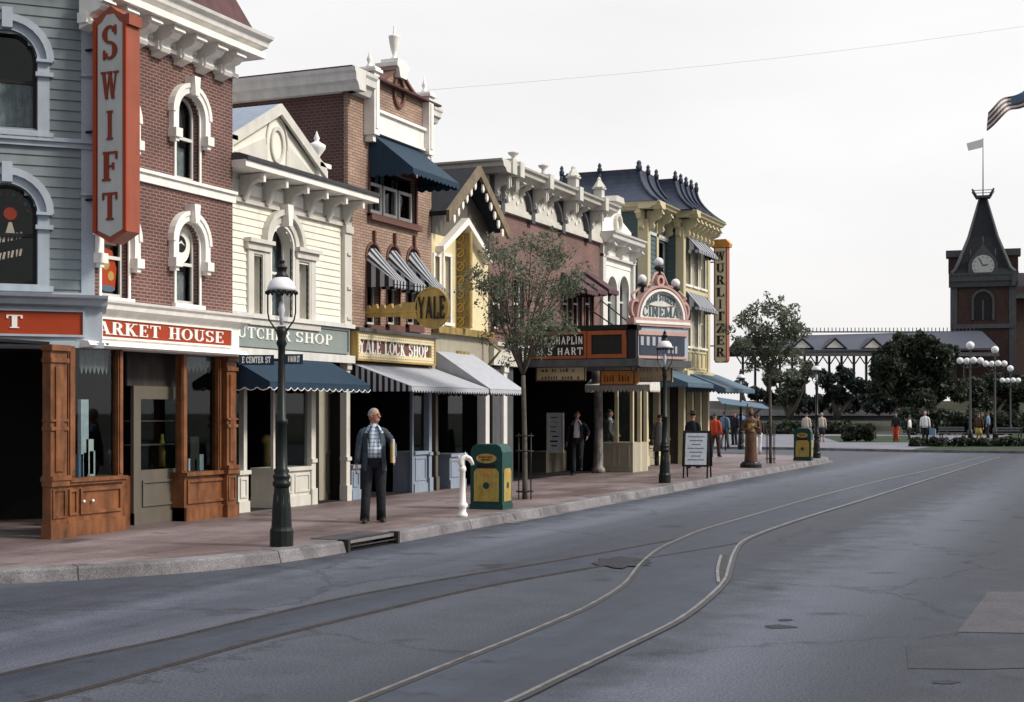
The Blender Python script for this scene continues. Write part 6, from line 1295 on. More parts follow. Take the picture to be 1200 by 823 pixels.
def hedge(name, label, p0, p1, y0, y1, d, th, m='leafb', n=2500, size=.2, group=None, cat='hedge'):
    f = FD(d); u0, u1, z1, z0 = fu(p0, d), fu(p1, d), fz(y0, d), fz(y1, d); cs = []; rs = []; r = empty(name, f.w(u0, max(z0, .1), 0), label, cat, group)
    k = max(3, int((u1 - u0) / ((z1 - z0) * .6)))
    for i in range(k):
        for j in (.3, .7): cs.append(f.w(u0 + (u1 - u0) * (i + .5) / k, z0 + (z1 - z0) * j * rng.uniform(.75, 1.05), -rng.uniform(0, th))); rs.append((z1 - z0) * .42)
    leaves('foliage', r, cs, rs, n, size, m, 'leafd'); b = MB('dark')
    b = MB('bark'); [ptube(b, Vector(f.w(u0 + (u1 - u0) * (i + .5) / k, max(z0 - .1, .1), -th / 2)), Vector(cs[min(2 * i + 1, len(cs) - 1)]), .05, .02, .05, 3, 5) for i in range(k)]; b.build('stems', r); return r
dS = 150.0; f = FD(dS)
em = MB('earth'); em.prof(f, [(14, -.1), (6, fz(484, dS)), (0, fz(470, dS)), (-16, fz(470, dS)), (-40, -.1)], fu(700, dS), fu(1500, dS)); tag(em.build('embankment'), kind='structure')
wl = MB('stwall'); wl.box(f, fu(800, dS), fu(1260, dS), -.1, fz(487, dS) , 8, 9.2); wl.use('plaza'); wl.box(f, fu(800, dS), fu(1260, dS), fz(487, dS), fz(482, dS), 7.9, 9.4); wl.build('retaining_wall'); tag(bpy.data.objects['retaining_wall'], 'low grey retaining wall with a pale cap at the foot of the station bank', 'wall')
stn = empty('railway_station', f.w(fu(990, dS), fz(470, dS), 0), 'long open station shed with blue-grey roof and slim posts across the end of the street', 'building')
b = MB('stroof'); R0_, R1_ = fu(858, dS), fu(1150, dS); ze_, zr_ = fz(416, dS), fz(393, dS)
b.hexa([f.w(R0_, ze_, 5.5), f.w(R1_, ze_ + .3, 5.5), f.w(R0_ + .5, zr_ - .4, 0), f.w(R1_, zr_ + .3, 0), f.w(R0_, ze_ + .2, 5.5), f.w(R1_, ze_ + .5, 5.5), f.w(R0_ + .5, zr_ - .2, 0), f.w(R1_, zr_ + .5, 0)])
b.hexa([f.w(R0_, ze_, -5.5), f.w(R1_, ze_ + .3, -5.5), f.w(R0_ + .5, zr_ - .4, 0), f.w(R1_, zr_ + .3, 0), f.w(R0_, ze_ + .2, -5.5), f.w(R1_, ze_ + .5, -5.5), f.w(R0_ + .5, zr_ - .2, 0), f.w(R1_, zr_ + .5, 0)]); b.build('roof', stn)
b = MB('towtrim'); b.box(f, R0_, R1_, ze_ - .35, ze_ + .02, 5.2, 5.5); b.box(f, R0_ + 2, R1_, zr_ + .28, zr_ + .42, -.1, .1)
for i in range(60): u = R0_ + 2 + (R1_ - R0_ - 2) * i / 60; b.box(f, u, u + .08, zr_ + .4, zr_ + .8, -.03, .03)
b.build('fascia', stn)
for px in (868, 892, 928, 965, 1008, 1045):
    u = fu(px, dS); b = MB('creamtrim'); b.prism(f, [(u - .9, ze_ + .5), (u + .9, ze_ + .5), (u, ze_ + 1.3)], 2.6, 5.4); b.use('stroof'); b.prism(f, [(u - 1.2, ze_ + .35), (u, ze_ + 1.45), (u + 1.2, ze_ + .35), (u + 1.2, ze_ + .5), (u, ze_ + 1.6), (u - 1.2, ze_ + .5)], 2.5, 5.5); b.build('dormer', stn)
for i, px in enumerate(range(862, 1115, 14)):
    u = fu(px, dS); b = MB('iron'); b.box(f, u - .11, u + .11, fz(470, dS), ze_ - .2, 4.6, 4.85)
    b.path([f.w(u - .7, ze_ - .25, 4.7), f.w(u - .15, ze_ - 1.1, 4.7)], .07, 5); b.path([f.w(u + .7, ze_ - .25, 4.7), f.w(u + .15, ze_ - 1.1, 4.7)], .07, 5); b.build('post', stn)
# clock tower
dT = 150.0; _p = AT(1152, HZ, dT); _a = math.atan((1152 - 600) / FPX); f = Fr(_p[0], _p[1], math.cos(YAW - _a), math.sin(YAW - _a)); tw = empty('clock_tower', f.w(0, fz(470, dT), 0), 'dark brick clock tower with steep pyramid roof and pale clock face', 'tower')
uT = 0.0; hw = 2.95; z0_ = fz(470, dT); zA = fz(333, dT); zB = fz(320, dT); zC = fz(228, dT)
b = MB('stone'); b.box(f, uT - hw, uT + hw, z0_, zA, -2 * hw, 0); b.build('wall', tw); b = MB('towtrim'); [b.box(f, uT + s_ * hw - .35, uT + s_ * hw + .35, z0_, zA, -.4, .12) for s_ in (-1, 1)]; b.box(f, uT - hw - .1, uT + hw + .1, fz(385, dT), fz(380, dT), 0, .25); b.build('corner_quoins', tw)
b = MB('towtrim'); cornice(b, f, uT - hw - .5, uT + hw + .5, zA - .3, zB, .7); fl = Fr(*f.w(uT + hw, 0, 0)[:2], -f.nn[0], -f.nn[1]); cornice(b, fl, -.7, 2 * hw + .5, zA - .3, zB, .6); b.build('cornice', tw)
b = MB('stone'); b.use('darkroof'); mid = f.w(uT, 0, -hw); tb_ = .6
def sq(h, z): return [f.w(uT - h, z, -hw + h), f.w(uT + h, z, -hw + h), f.w(uT + h, z, -hw - h), f.w(uT - h, z, -hw - h)]
R = [sq(hw + .25, zB), sq(hw * .93, zB + .5), sq(hw * .5, (zB + zC) / 2 - .2), sq(.35, zC)]; V = [p for r in R for p in r]; b.idx(V, [(j * 4 + i, j * 4 + (i + 1) % 4, j * 4 + 4 + (i + 1) % 4, j * 4 + 4 + i) for j in range(3) for i in range(4)] + [(12, 13, 14, 15)])
b.use('towtrim'); [b.path([R[j][i] for j in range(4)], [.22, .2, .15, .1], 5, False) for i in range(4)]; b.build('roof', tw)
zc_ = fz(312, dT); b = MB('towtrim'); b.box(f, uT - 1.5, uT + 1.5, zB, zc_ + .3, -1.5, .45); b.disc(f, uT, zc_, 1.45, -1.5, .5, 24); b.prism(f, [(uT - .9, zc_ + 1.2), (uT + .9, zc_ + 1.2), (uT, zc_ + 2.3)], -.5, .4); b.path([f.w(uT, zc_ + 2.2, .1), f.w(uT, zc_ + 3.1, .1)], [.08, .03], 5)
for s_ in (-1, 1): b.path([f.w(uT + s_ * 1.2, zc_ + .8, .1), f.w(uT + s_ * 1.25, zc_ + 1.8, .1)], [.1, .03], 5)
cd = b.build('clock_dormer', tw); b = MB('sgrey'); b.disc(f, uT, zc_, 1.12, .5, .56, 24); b.use('black'); b.prism(f, [(uT - .05, zc_), (uT + .05, zc_), (uT - .35, zc_ + .75), (uT - .42, zc_ + .72)], .56, .6); b.prism(f, [(uT, zc_ - .04), (uT + .5, zc_ + .08), (uT + .5, zc_ + .16), (uT, zc_ + .05)], .56, .6)
for i in range(12): a = PI * i / 6; b.disc(f, uT + .92 * math.cos(a), zc_ + .92 * math.sin(a), .06, .56, .58, 6)
b.build('clock_face', tw)
for s_ in (-1, 1):
    b = MB('stone'); uu = uT + s_ * (hw - .1); b.box(f, uu - .7, uu + .7, zB + .3, fz(298, dT), -hw - .8, -hw + .8); b.use('towtrim'); b.box(f, uu - .95, uu + .95, fz(298, dT), fz(290, dT), -hw - 1, -hw + 1); b.build('side_dormer', tw)
b = MB('towtrim'); uu = uT; zw = fz(352, dT); b.band(f, uu, zw, .9, 1.15, 0, .2, 0, PI, 14); [b.box(f, uu + s_ * 1.03 - .12, uu + s_ * 1.03 + .12, fz(375, dT), zw, 0, .2) for s_ in (-1, 1)]; b.box(f, uu - .1, uu + .1, fz(375, dT), zw, 0, .12); b.use('black'); b.disc(f, uu, zw, .9, .0, .05, 16, 1, 0, PI); b.box(f, uu - .9, uu + .9, fz(375, dT), zw, 0, .05); b.build('window', tw)
b = MB('towtrim'); c_ = f.w(uT, zC, -hw); b.box(f, uT - .75, uT + .75, zC, zC + .25, -hw - .7, -hw + .7)
for i in range(4): b.path([f.w(uT + (-1.1 if i % 2 else 1.1), zC + .9, -hw + (1 if i < 2 else -1)), f.w(uT + (-.7 if i % 2 else .7), zC + .2, -hw + (.6 if i < 2 else -.6))], [.1, .13], 5)
[b.path([f.w(uT - 1.15, zC + .75, -hw + e_), f.w(uT + 1.15, zC + .75, -hw + e_)], .04, 4) for e_ in (-1, 1)]; b.path([c_, (c_[0], c_[1], zC + 6.5)], [.07, .04], 5); b.build('cresting', tw); b = MB('letw'); b.prism(f, [(uT, zC + 6.4), (uT - 1.7, zC + 6.0), (uT - 1.5, zC + 5.2), (uT, zC + 5.5)], -hw - .04, -hw + .04); b.build('pennant', tw)
# station house right of the tower
f = FD(dT); b = MB('stone'); u0, u1 = fu(1181, dT), fu(1330, dT); b.box(f, u0, u1, z0_, fz(335, dT), -9, -.5); b.use('darkroof'); b.prof(f, [(.4, fz(350, dT)), (-4.5, fz(315, dT)), (-9.5, fz(350, dT))], u0 - .4, u1); o = b.build('station_house'); tag(o, 'dark station house standing at the right of the clock tower', 'building')
# big evergreen and trees behind the square
def bush_tree(label, px, pybase, blobs, d, m, n, size, group='trees along the station bank'):
    p = AT(px, pybase, d); r = empty('evergreen_tree', p, label, 'tree', group); b = MB('bark'); cs = []; rs = []
    for bx, by, br in blobs:
        c = Vector(AT(bx, by, d + rng.uniform(-2, 2))); R = br * d / FPX; ptube(b, Vector(p), c, .22, .05, .05, 5, 6); cs.append(c); rs.append(R)
        for i in range(5): v = Vector(rng.normal(0, 1, 3)).normalized() * R * .85; cs.append(c + v); rs.append(R * .42)
    b.build('trunk', r); leaves('crown', r, cs, rs, n, size, m, 'leafd'); return r
bush_tree('broad dark evergreen tree in front of the station, left of the clock tower', 1070, 492, [(1040, 430, 22), (1065, 412, 22), (1095, 420, 24), (1060, 445, 28), (1095, 450, 26), (1030, 455, 16), (1118, 455, 16), (1075, 402, 13), (1045, 408, 10), (1075, 470, 22)], 120, 'leafd', 24000, .20)
bush_tree('loose olive tree behind the farther street tree', 925, 490, [(905, 440, 12), (930, 445, 14), (948, 435, 10), (925, 462, 16)], 128, 'leaf', 4200, .18)
bush_tree('bushy tree under the station roof, right of the far lamp', 980, 490, [(968, 445, 12), (990, 440, 12), (1005, 452, 12), (980, 462, 14)], 128, 'leafb', 5200, .18)
bush_tree('small tree under the left end of the station roof', 878, 490, [(868, 452, 9), (888, 462, 10), (905, 468, 9)], 130, 'leafb', 2000, .18)
bush_tree('dark tree under the station house at the right edge', 1165, 492, [(1140, 455, 16), (1165, 450, 18), (1190, 458, 18), (1150, 475, 14), (1180, 478, 14), (1210, 460, 18)], 125, 'leafd', 12000, .2)
hedge('clipped_hedge', 'long blue-green hedge on the station bank', 930, 1070, 460, 483, 136, 3, n=6000, size=.22)
hedge('clipped_hedge', 'dark hedge below the retaining wall, left end', 850, 1000, 493, 512, 112, 1.5, 'leafd', 5000, .16)
hedge('clipped_hedge', 'low square hedge on the lawn beside the pale path', 990, 1024, 497, 516, 84, 1.2, 'leafd', 2600, .10)
hedge('clipped_hedge', 'low dark hedge along the lawn edge at the right', 1068, 1260, 512, 525, 72, .8, 'leafd', 7000, .08)
hedge('clipped_hedge', 'dark hedge behind the lawn under the right-hand trees', 1060, 1260, 478, 508, 108, 2, 'leafd', 8000, .18)
# square lamps with globes
sl_ = [(1137, 405, 522, 'tall five-globe lamp nearest the tower, on the lawn edge', 84), (1166, 410, 520, 'five-globe lamp right of the tall one by the tower', 92), (1184, 432, 516, 'smaller five-globe lamp at the right of the square', 108)]
for px, pt, pb, lb_, d in sl_:
    f = FD(d); u = fu(px, d); zg = fz(pt, d); r = empty('globe_lamp', f.w(u, .12, 0), lb_, 'street lamp', 'globe lamps of the town square'); c = f.w(u, 0, 0); b = MB('iron'); b.path([(c[0], c[1], .1), (c[0], c[1], .8), (c[0], c[1], .85), (c[0], c[1], zg - .2)], [.16, .14, .07, .05], 8)
    for a in (0, PI / 2, PI, 1.5 * PI): b.path([(c[0], c[1], zg - 1.3), (c[0] + .35 * math.cos(a + .4), c[1] + .35 * math.sin(a + .4), zg - 1.35), (c[0] + .6 * math.cos(a + .4), c[1] + .6 * math.sin(a + .4), zg - 1.15)], .03, 5)
    b.build('post', r)
    for i, a in enumerate((0, PI / 2, PI, 1.5 * PI, None)):
        g_ = MB('milk'); p = (c[0], c[1], zg) if a is None else (c[0] + .6 * math.cos(a + .4), c[1] + .6 * math.sin(a + .4), zg - .9); g_.ball(p, .24 if a is None else .2, seg=12, rings=8); g_.build('globe', r)
# flag at right edge
d = 110.0; f = FD(d); u = fu(1209, d); fp = empty('flagpole', f.w(u, .12, 0), 'tall pale flagpole just beyond the right edge of the square', 'flagpole'); c = f.w(u, 0, 0); b = MB('offwhite'); b.path([(c[0], c[1], .1), (c[0], c[1], fz(70, d))], [.13, .06], 8); b.build('pole', fp); b = MB('gold'); b.ball((c[0], c[1], fz(70, d)), .14); b.build('ball_finial', fp)
zt = fz(98, d); fl = []
for j, m in enumerate(['maroon', 'whitecloth', 'maroon', 'whitecloth', 'maroon', 'whitecloth', 'maroon']): fl.append(m)
b = MB('letw')
for j in range(7):
    b.use(fl[j])
    for i in range(14):
        def q(i, j): t = i / 14; s_ = j / 7; return f.w(u - .1 - t * 3.3, zt - s_ * 1.3 - t * 2.1 - .25 * math.sin(t * 7 + s_), .25 * math.sin(t * 9 + s_ * 2))
        if j < 4 and i < 6: b.use('bluecloth')
        else: b.use(fl[j])
        b.face([q(i, j), q(i + 1, j), q(i + 1, j + 1), q(i, j + 1)])
o = b.build('flag'); tag(o, 'striped flag with a blue corner drooping from the flagpole at the right edge', 'flag')
# sagging cable from the tan building out over the street
cb = MB('sgrey'); A = Vector(AT(497, 106, 27.5)); B = Vector(AT(1290, 18, 30)); cb.path([A.lerp(B, i / 20) - Vector((0, 0, .14 * math.sin(PI * i / 20))) for i in range(21)], .0026, 4); tag(cb.build('overhead_cable'), 'thin pale cable strung from the tan brick parapet across the sky', 'cable')
# far shop canopy past the blade sign and distant clutter
FX = Fr(0, 60.5, 1, 0)
cw_ = empty('far_awning', AT(862, 470, 64), 'far blue-grey awning of a building round the corner', 'awning'); f = FD(64)
b = MB('bluecanvas'); b.hexa([f.w(fu(846, 64), fz(466, 64), -1.6), f.w(fu(900, 64), fz(474, 64), -1.6), f.w(fu(846, 64), fz(465, 64), -1.6), f.w(fu(900, 64), fz(473, 64), -1.6), f.w(fu(846, 64), fz(474, 64), 0), f.w(fu(905, 64), fz(481, 64), 0), f.w(fu(846, 64), fz(473, 64), 0), f.w(fu(905, 64), fz(480, 64), 0)]); b.build('canvas', cw_); b = MB('iron'); [b.path([f.w(fu(px, 64), fz(473, 64), 0), f.w(fu(px, 64), .14, 0)], .03, 5) for px in (850, 876, 902)]; b.build('post', cw_)
for px, d, lb_ in ((1037, 92, 'pale park bench on the grass left of the dark evergreen'), (1115, 88, 'pale park bench on the lawn right of the dark evergreen'), (1180, 86, 'pale park bench at the right end of the lawn')):
    f = FD(d); u = fu(px, d); r = empty('park_bench', f.w(u, .13, 0), lb_, 'bench', 'benches on the lawn'); b = MB('towtrim'); [b.box(f, u - .8, u + .8, .55, .6, .05 + i * .16, .17 + i * .16) for i in range(3)]; b.build('seat', r); b = MB('towtrim'); [b.box(f, u - .8, u + .8, z, z + .1, -.02, .01) for z in (.7, .85)]; b.build('backrest', r)
    for s_ in (-.7, .7): b = MB('iron'); b.box(f, u + s_ - .03, u + s_ + .03, .13, .95, -.04, -.02); b.box(f, u + s_ - .03, u + s_ + .03, .13, .55, .42, .46); b.build('leg', r)

# ================================================================== PEOPLE
def ik(a, b, l1, l2, pole):
    d = b - a; L = min(d.length, (l1 + l2) * .999); dn = d.normalized(); x = (l1 * l1 - l2 * l2 + L * L) / (2 * L); h = math.sqrt(max(l1 * l1 - x * x, 0))
    p = (pole - dn * pole.dot(dn)).normalized(); return a + dn * x + p * h, a + dn * L
def figure(px, py, face, label, top='suit', bottom='suit', shirt=None, hair='hair', hat=None, H=1.75, lh=(-.26, .04, .84), rh=(.26, .04, .84), lf=(-.10, .0), rf=(.10, .0), lift=(0, 0), turn=0.0,
           coat=None, skirt=None, gap=.0, belly=0.0, glasses=False, lean=0.0, held=(), z=.15, skin='skin', shoes='leather', name='person', vox=.014, cat='person', hairlen=0.0, group=None, slim=1.0, loc=None):
    x0, y0 = loc if loc else G(px, py, z); K = H / 1.75; fw = Vector((face[0], face[1], 0)).normalized(); rt = Vector((fw.y, -fw.x, 0)); base = Vector((x0, y0, z))
    def W(x, y, zz): return base + (rt * x + fw * (y + lean * max(zz - .9, 0)) + Vector((0, 0, zz))) * K
    root = empty(name, tuple(base), label, cat, group)
    def V3(t): return Vector(t)
    # joints in local coordinates
    hipL, hipR = V3((-.095, 0, .93)), V3((.095, 0, .93)); anL, anR = V3((lf[0], lf[1], .09 + lift[0])), V3((rf[0], rf[1], .09 + lift[1]))
    knL, anL = ik(hipL, anL, .43, .42, V3((0, 1, .1))); knR, anR = ik(hipR, anR, .43, .42, V3((0, 1, .1)))
    shL, shR = V3((-.185 * slim, 0, 1.44)), V3((.185 * slim, 0, 1.44))
    elL, hL = ik(shL, V3(lh), .29, .26, V3((-.5, -1, -.2))); elR, hR = ik(shR, V3(rh), .29, .26, V3((.5, -1, -.2)))
    w3 = lambda v: W(v[0], v[1], v[2])
    ct, st = math.cos(turn), math.sin(turn)
    def HD(x, y, zz): return W(x * ct + y * st, -x * st + y * ct, zz)      # head turned
    sc = lambda L: [q * K for q in L]
    def torso(mb, R, a0=0.0, seg=20):     # R: (z, rx, ry, yoff)
        rr = []
        for zz, rx, ry, yo in R:
            if a0: rr.append([W(rx * slim * math.sin(g), yo + ry * math.cos(g), zz) for g in [a0 + (2 * PI - 2 * a0) * i / seg for i in range(seg + 1)]])
            else: rr.append([W(rx * slim * math.sin(2 * PI * i / seg), yo + ry * math.cos(2 * PI * i / seg), zz) for i in range(seg)])
        mb.rings(rr, closed=not a0)
    b = MB(skin)
    torso(b, [(.86, .10, .09, 0), (.94, .15, .105, 0), (1.06, .125, .09, .01), (1.25, .15, .105, 0), (1.36, .145, .095, 0), (1.42, .11, .075, 0), (1.47, .06, .055, 0)])
    b.path([W(0, -.01, 1.44), HD(0, -.005, 1.52), HD(0, .01, 1.60)], sc([.062, .056, .055]), 10)
    b.ball(HD(0, .005, 1.655), .076 * K, .094 * K, .112 * K, 16, 12, rot=math.atan2(rt.y, rt.x) - turn); b.ball(HD(0, .035, 1.59), .055 * K, .06 * K, .055 * K, 12, 8, rot=math.atan2(rt.y, rt.x) - turn)
    b.path([HD(0, .085, 1.675), HD(0, .112, 1.635), HD(0, .10, 1.62)], sc([.010, .018, .014]), 6)
    for s_ in (-1, 1): b.ball(HD(s_ * .078, 0, 1.645), .014 * K, .02 * K, .032 * K, 8, 6, rot=math.atan2(rt.y, rt.x) - turn)
    b.path([HD(-.024, .092, 1.592), HD(0, .098, 1.594), HD(.024, .092, 1.592)], sc([.006, .009, .006]), 5)
    for hp, kn, an in ((hipL, knL, anL), (hipR, knR, anR)): b.path([w3(hp), w3(hp.lerp(kn, .5)), w3(kn), w3(kn.lerp(an, .35)), w3(an)], sc([.085, .072, .052, .054, .038]), 10); b.path([w3(an), w3(an + V3((0, .05, -.045))), w3(an + V3((0, .13, -.062)))], sc([.034, .028, .020]), 8)
    for sh, el, h, s_ in ((shL, elL, hL, -1), (shR, elR, hR, 1)):
        b.path([w3(V3((s_ * .07, 0, 1.41))), w3(V3((s_ * .13, 0, 1.405))), w3(V3((s_ * .165, 0, 1.375))), w3(sh.lerp(el, .3)), w3(sh.lerp(el, .6)), w3(el), w3(el.lerp(h, .3)), w3(h)], sc([.035, .042, .046, .046, .042, .036, .037, .026]), 10)
        d = (h - el).normalized(); side = d.cross(V3((s_, 0, 0))); side = (side if side.length > .2 else V3((0, 1, 0))).normalized(); nn = d.cross(side).normalized()
        b.path([w3(h), w3(h + d * .05), w3(h + d * .09)], sc([.028, .038, .036]), 8, sx=1.0, sy=.55, ref=tuple(nn.x * rt + nn.y * fw + V3((0, 0, nn.z))))
        for i in range(4):
            o = side * (.028 - .0187 * i); L = (.066, .078, .072, .055)[i]; p0 = h + d * .085 + o; b.path([w3(p0), w3(p0 + d * L * .5 + side * (.004 * (1.5 - i))), w3(p0 + d * L * .9 + V3((-s_ * .02, 0, 0)))], sc([.0095, .009, .007]), 6)
        b.path([w3(h + d * .02 + side * .025), w3(h + d * .05 + side * .05), w3(h + d * .085 + side * .055)], sc([.011, .011, .008]), 6)
    body = b.build('body', root, remesh=vox)
    # eyes and brows
    b = MB('hair'); [b.ball(HD(s_ * .031, .090, 1.660), .011 * K, .006 * K, .007 * K, 6, 5) for s_ in (-1, 1)]; [b.path([HD(s_ * .016, .094, 1.682), HD(s_ * .05, .082, 1.684)], .005 * K, 4) for s_ in (-1, 1)]; b.build('eyes', root)
    if glasses:
        b = MB('black'); [b.path([HD(s_ * .034 + .026 * math.cos(2 * PI * i / 12), .104 - abs(.2 * .026 * math.cos(2 * PI * i / 12)), 1.660 + .019 * math.sin(2 * PI * i / 12)) for i in range(13)], .0035 * K, 4) for s_ in (-1, 1)]
        [b.path([HD(s_ * .062, .095, 1.662), HD(s_ * .082, .0, 1.662)], .003 * K, 4) for s_ in (-1, 1)]; b.build('spectacles', root)
    if hair:
        b = MB(hair); rr = []
        for j in range(9):
            t = (-.35 if not hairlen else -.9) + (PI / 2 + (.35 if not hairlen else .9)) * j / 8; q = math.cos(t)
            row = []
            for i in range(20):
                a = 2 * PI * i / 20; front = max(math.cos(a), 0); tt = max(t, .42 * front + (.55 if hair == 'greyhair' else .1) * front); q2 = math.cos(tt); e_ = 1.10
                row.append(HD(.076 * e_ * q2 * math.sin(a), .004 + .094 * e_ * q2 * math.cos(a) * (1 if math.cos(a) < 0 else .98), 1.658 + .112 * 1.05 * math.sin(tt) * (.985 if hair == 'greyhair' else 1)))
            rr.append(row)
        b.rings(rr); b.build('hair', root)
    if hat: b = MB(hat); c = HD(0, 0, 1.71); b.lathe(c.x, c.y, c.z, [(.145 * K, 0), (.14 * K, .015), (.088 * K, .02), (.085 * K, .09), (.06 * K, .11), (.01, .105)], 18); b.build('hat', root)
    # trousers or skirt
    if skirt:
        b = MB(skirt); torso(b, [(.46, .21, .17, 0), (.7, .19, .15, 0), (.93, .172, .13, 0), (1.05, .14, .105, 0)]); b.build('skirt', root)
    else:
        b = MB(bottom); torso(b, [(.83, .13, .11, 0), (.88, .165, .125, .0), (.96, .165, .125 + belly * .5, belly * .3), (1.06, .152, .12 + belly, belly * .5)])
        for hp, kn, an in ((hipL, knL, anL), (hipR, knR, anR)):
            lo = an + (an - kn).normalized() * .062; b.path([w3(hp + V3((0, 0, .02))), w3(hp.lerp(kn, .35)), w3(kn.lerp(hp, .1)), w3(kn.lerp(an, .2)), w3(kn.lerp(an, .6)), w3(lo)], sc([.105, .098, .078, .075, .072, .074]), 12)
        b.build('trousers', root)
    for an, kn in ((anL, knL), (anR, knR)):
        b = MB(shoes); zf = an.z - .09; o_ = V3((an.x, an.y, zf)); s_ = -1 if an.x < 0 else 1
        b.rings([[W(o_.x + s_ * .02 * t + .048 * wv * math.cos(2 * PI * i / 12), o_.y - .07 + .27 * t, o_.z + .008 + max(0, hh * (.5 + .5 * math.sin(2 * PI * i / 12)))) for i in range(12)] for t, wv, hh in ((0, .55, .07), (.15, .8, .1), (.35, .85, .1), (.6, .95, .07), (.85, .9, .05), (1, .45, .035))]); b.build('shoe', root)
    # upper garments
    if shirt:
        b = MB(shirt); torso(b, [(1.0, .156, .122 + belly, belly * .5), (1.15, .158, .12 + belly * .9, belly * .5), (1.3, .172, .122, 0), (1.41, .165, .11, 0), (1.47, .11, .085, 0), (1.515, .066, .066, 0), (1.53, .064, .066, .003)]); b.build('shirt', root)
    def sleeves(mb, r=1.0, end=.93):
        for sh, el, h, s_ in ((shL, elL, hL, -1), (shR, elR, hR, 1)): mb.path([w3(V3((s_ * .07, 0, 1.425))), w3(V3((s_ * .125, 0, 1.42))), w3(V3((s_ * .165, 0, 1.40))), w3(V3((s_ * .190, 0, 1.36)).lerp(el, .08)), w3(sh.lerp(el, .5)), w3(el), w3(el.lerp(h, .45)), w3(el.lerp(h, end))], sc([.05 * r, .058 * r, .062 * r, .064 * r, .060 * r, .056 * r, .050 * r, .045 * r]), 14)
    if coat:
        b = MB(coat); torso(b, [(.50, .235, .185, 0), (.8, .20, .15, 0), (1.05, .17, .13, 0), (1.28, .185, .135, 0), (1.38, .17, .115, 0), (1.45, .125, .09, 0), (1.48, .10, .085, 0), (1.53, .07, .07, 0)]); sleeves(b, 1.05); b.build('coat', root)
    elif gap:
        b = MB(top); g_ = gap
        torso(b, [(.80, .205, .150 + belly * .7, 0), (.95, .19, .142 + belly, .0), (1.1, .178, .135 + belly, .0), (1.26, .185, .135, 0), (1.36, .178, .122, 0), (1.42, .152, .105, -.003), (1.465, .11, .09, -.008), (1.50, .075, .078, -.01), (1.525, .072, .075, -.01)], a0=g_); sleeves(b, 1.0); b.build('jacket', root)
        b = MB(top)
        for s_ in (-1, 1): b.path([W(s_ * .045, .085, 1.50), W(s_ * .095, .125, 1.38), W(s_ * .085, .138 + belly, 1.2)], sc([.02, .028, .010]), 6, sx=1, sy=.4)
        b.build('lapels', root)
    else:
        b = MB(top); torso(b, [(.88, .185, .14 + belly * .7, 0), (1.05, .172, .13 + belly, 0), (1.26, .18, .13, 0), (1.36, .172, .115, 0), (1.42, .148, .10, 0), (1.465, .108, .085, 0), (1.505, .068, .07, 0)]); sleeves(b); b.build('jacket', root)
    if held: held(root, w3, hL, hR, K)
    return root
# held things
def hold(name, label, cat, m, pts, th=.02):
    def f(root, w3, hL, hR, K):
        h = hL if pts[0] < 0 else hR; b = MB(m); x, y, w_, hh = h.x + (pts[1]), h.y + pts[2], pts[3], pts[4]
        b.hexa([w3((xx, yy, zz)) for xx in (x, x + th) for zz in (h.z - hh * .25, h.z + hh * .75) for yy in (y, y + w_)]); o = b.build(name, None); tag(o, label, cat)
    return f
toc = lambda px, py: (-G(px, py)[0], -G(px, py)[1])
def books(root, w3, hL, hR, K):
    for dx, m, lb_, hh in ((-.035, 'letw', 'white sheaf of papers held at the side of the man in the blue-grey jacket', .36), (-.012, 'binpan', 'tan folder held behind the white papers by the man in the blue-grey jacket', .30)):
        b = MB(m); h = hL; b.hexa([w3((h.x + xx + .06, yy, zz)) for xx in (dx - .012, dx + .010) for zz in (h.z - .07, h.z + hh - .07) for yy in (h.y - .03, h.y + .20)]); tag(b.build('papers', None), lb_, 'papers')
X_, Y_ = G(438, 612, .15); tcam = Vector((-X_, -Y_, 0)).normalized()
figure(438, 612, (tcam.x + .12, tcam.y), 'bald man in an open blue-grey jacket, plaid shirt and dark trousers at the kerb', top='jacket', bottom='suit', shirt='plaid', hair='greyhair', H=1.76, lh=(-.30, .14, 1.00), rh=(.275, .03, .82), lf=(-.12, -.04), rf=(.15, .12), turn=-.95, gap=.62, belly=.03, glasses=True, held=books, vox=.009)
figure(676, 557, toc(676, 557), 'man in a black suit striding out of the dark cinema entrance', top='suit', shirt='whitecloth', H=1.74, lh=(-.28, .22, 1.05), rh=(.28, -.05, .85), lf=(-.09, -.22), rf=(.10, .12), lift=(.12, 0), gap=.5)
xg, yg = G(714, 552, .15)
figure(714, 552, (.75, .35), 'man in a grey jacket standing sideways beside the cinema entrance column', top='greycloth', bottom='suit', shirt='whitecloth', H=1.78, lh=(-.22, .22, 1.05), rh=(.22, .12, .95), lf=(-.09, 0), rf=(.09, .08), gap=.35)
figure(773, 546, (-.2, 1), 'person in a long grey coat and light skirt hem seen behind the far lamp', coat='greycloth', skirt='offwhite' if False else None, bottom='suit', H=1.62, lf=(-.1, -.05), rf=(.1, .12), hairlen=1)
figure(812, 549, (.1, 1), 'person in black walking away behind the sandwich board', top='suit', hat='suit', H=1.7, lf=(-.1, -.12), rf=(.1, .14))
figure(838, 536, (.2, 1), 'person in a bright orange-red top at the corner of the yellow building', top='redcloth', bottom='brownc', H=1.66, lf=(-.1, -.15), rf=(.1, .15))
figure(849, 526, (.3, 1), 'person in a blue-grey jacket walking away past the blade sign', top='bluecloth', bottom='greycloth', H=1.75, lf=(-.1, -.15), rf=(.1, .18))
figure(861, 522, (-.3, -1), 'person in dark clothes under the far awning', top='suit', H=1.72)
figure(869, 519, (-.5, 1), 'person in a soft blue shirt left of the carved figure', top='bluecloth', bottom='greycloth', H=1.78)
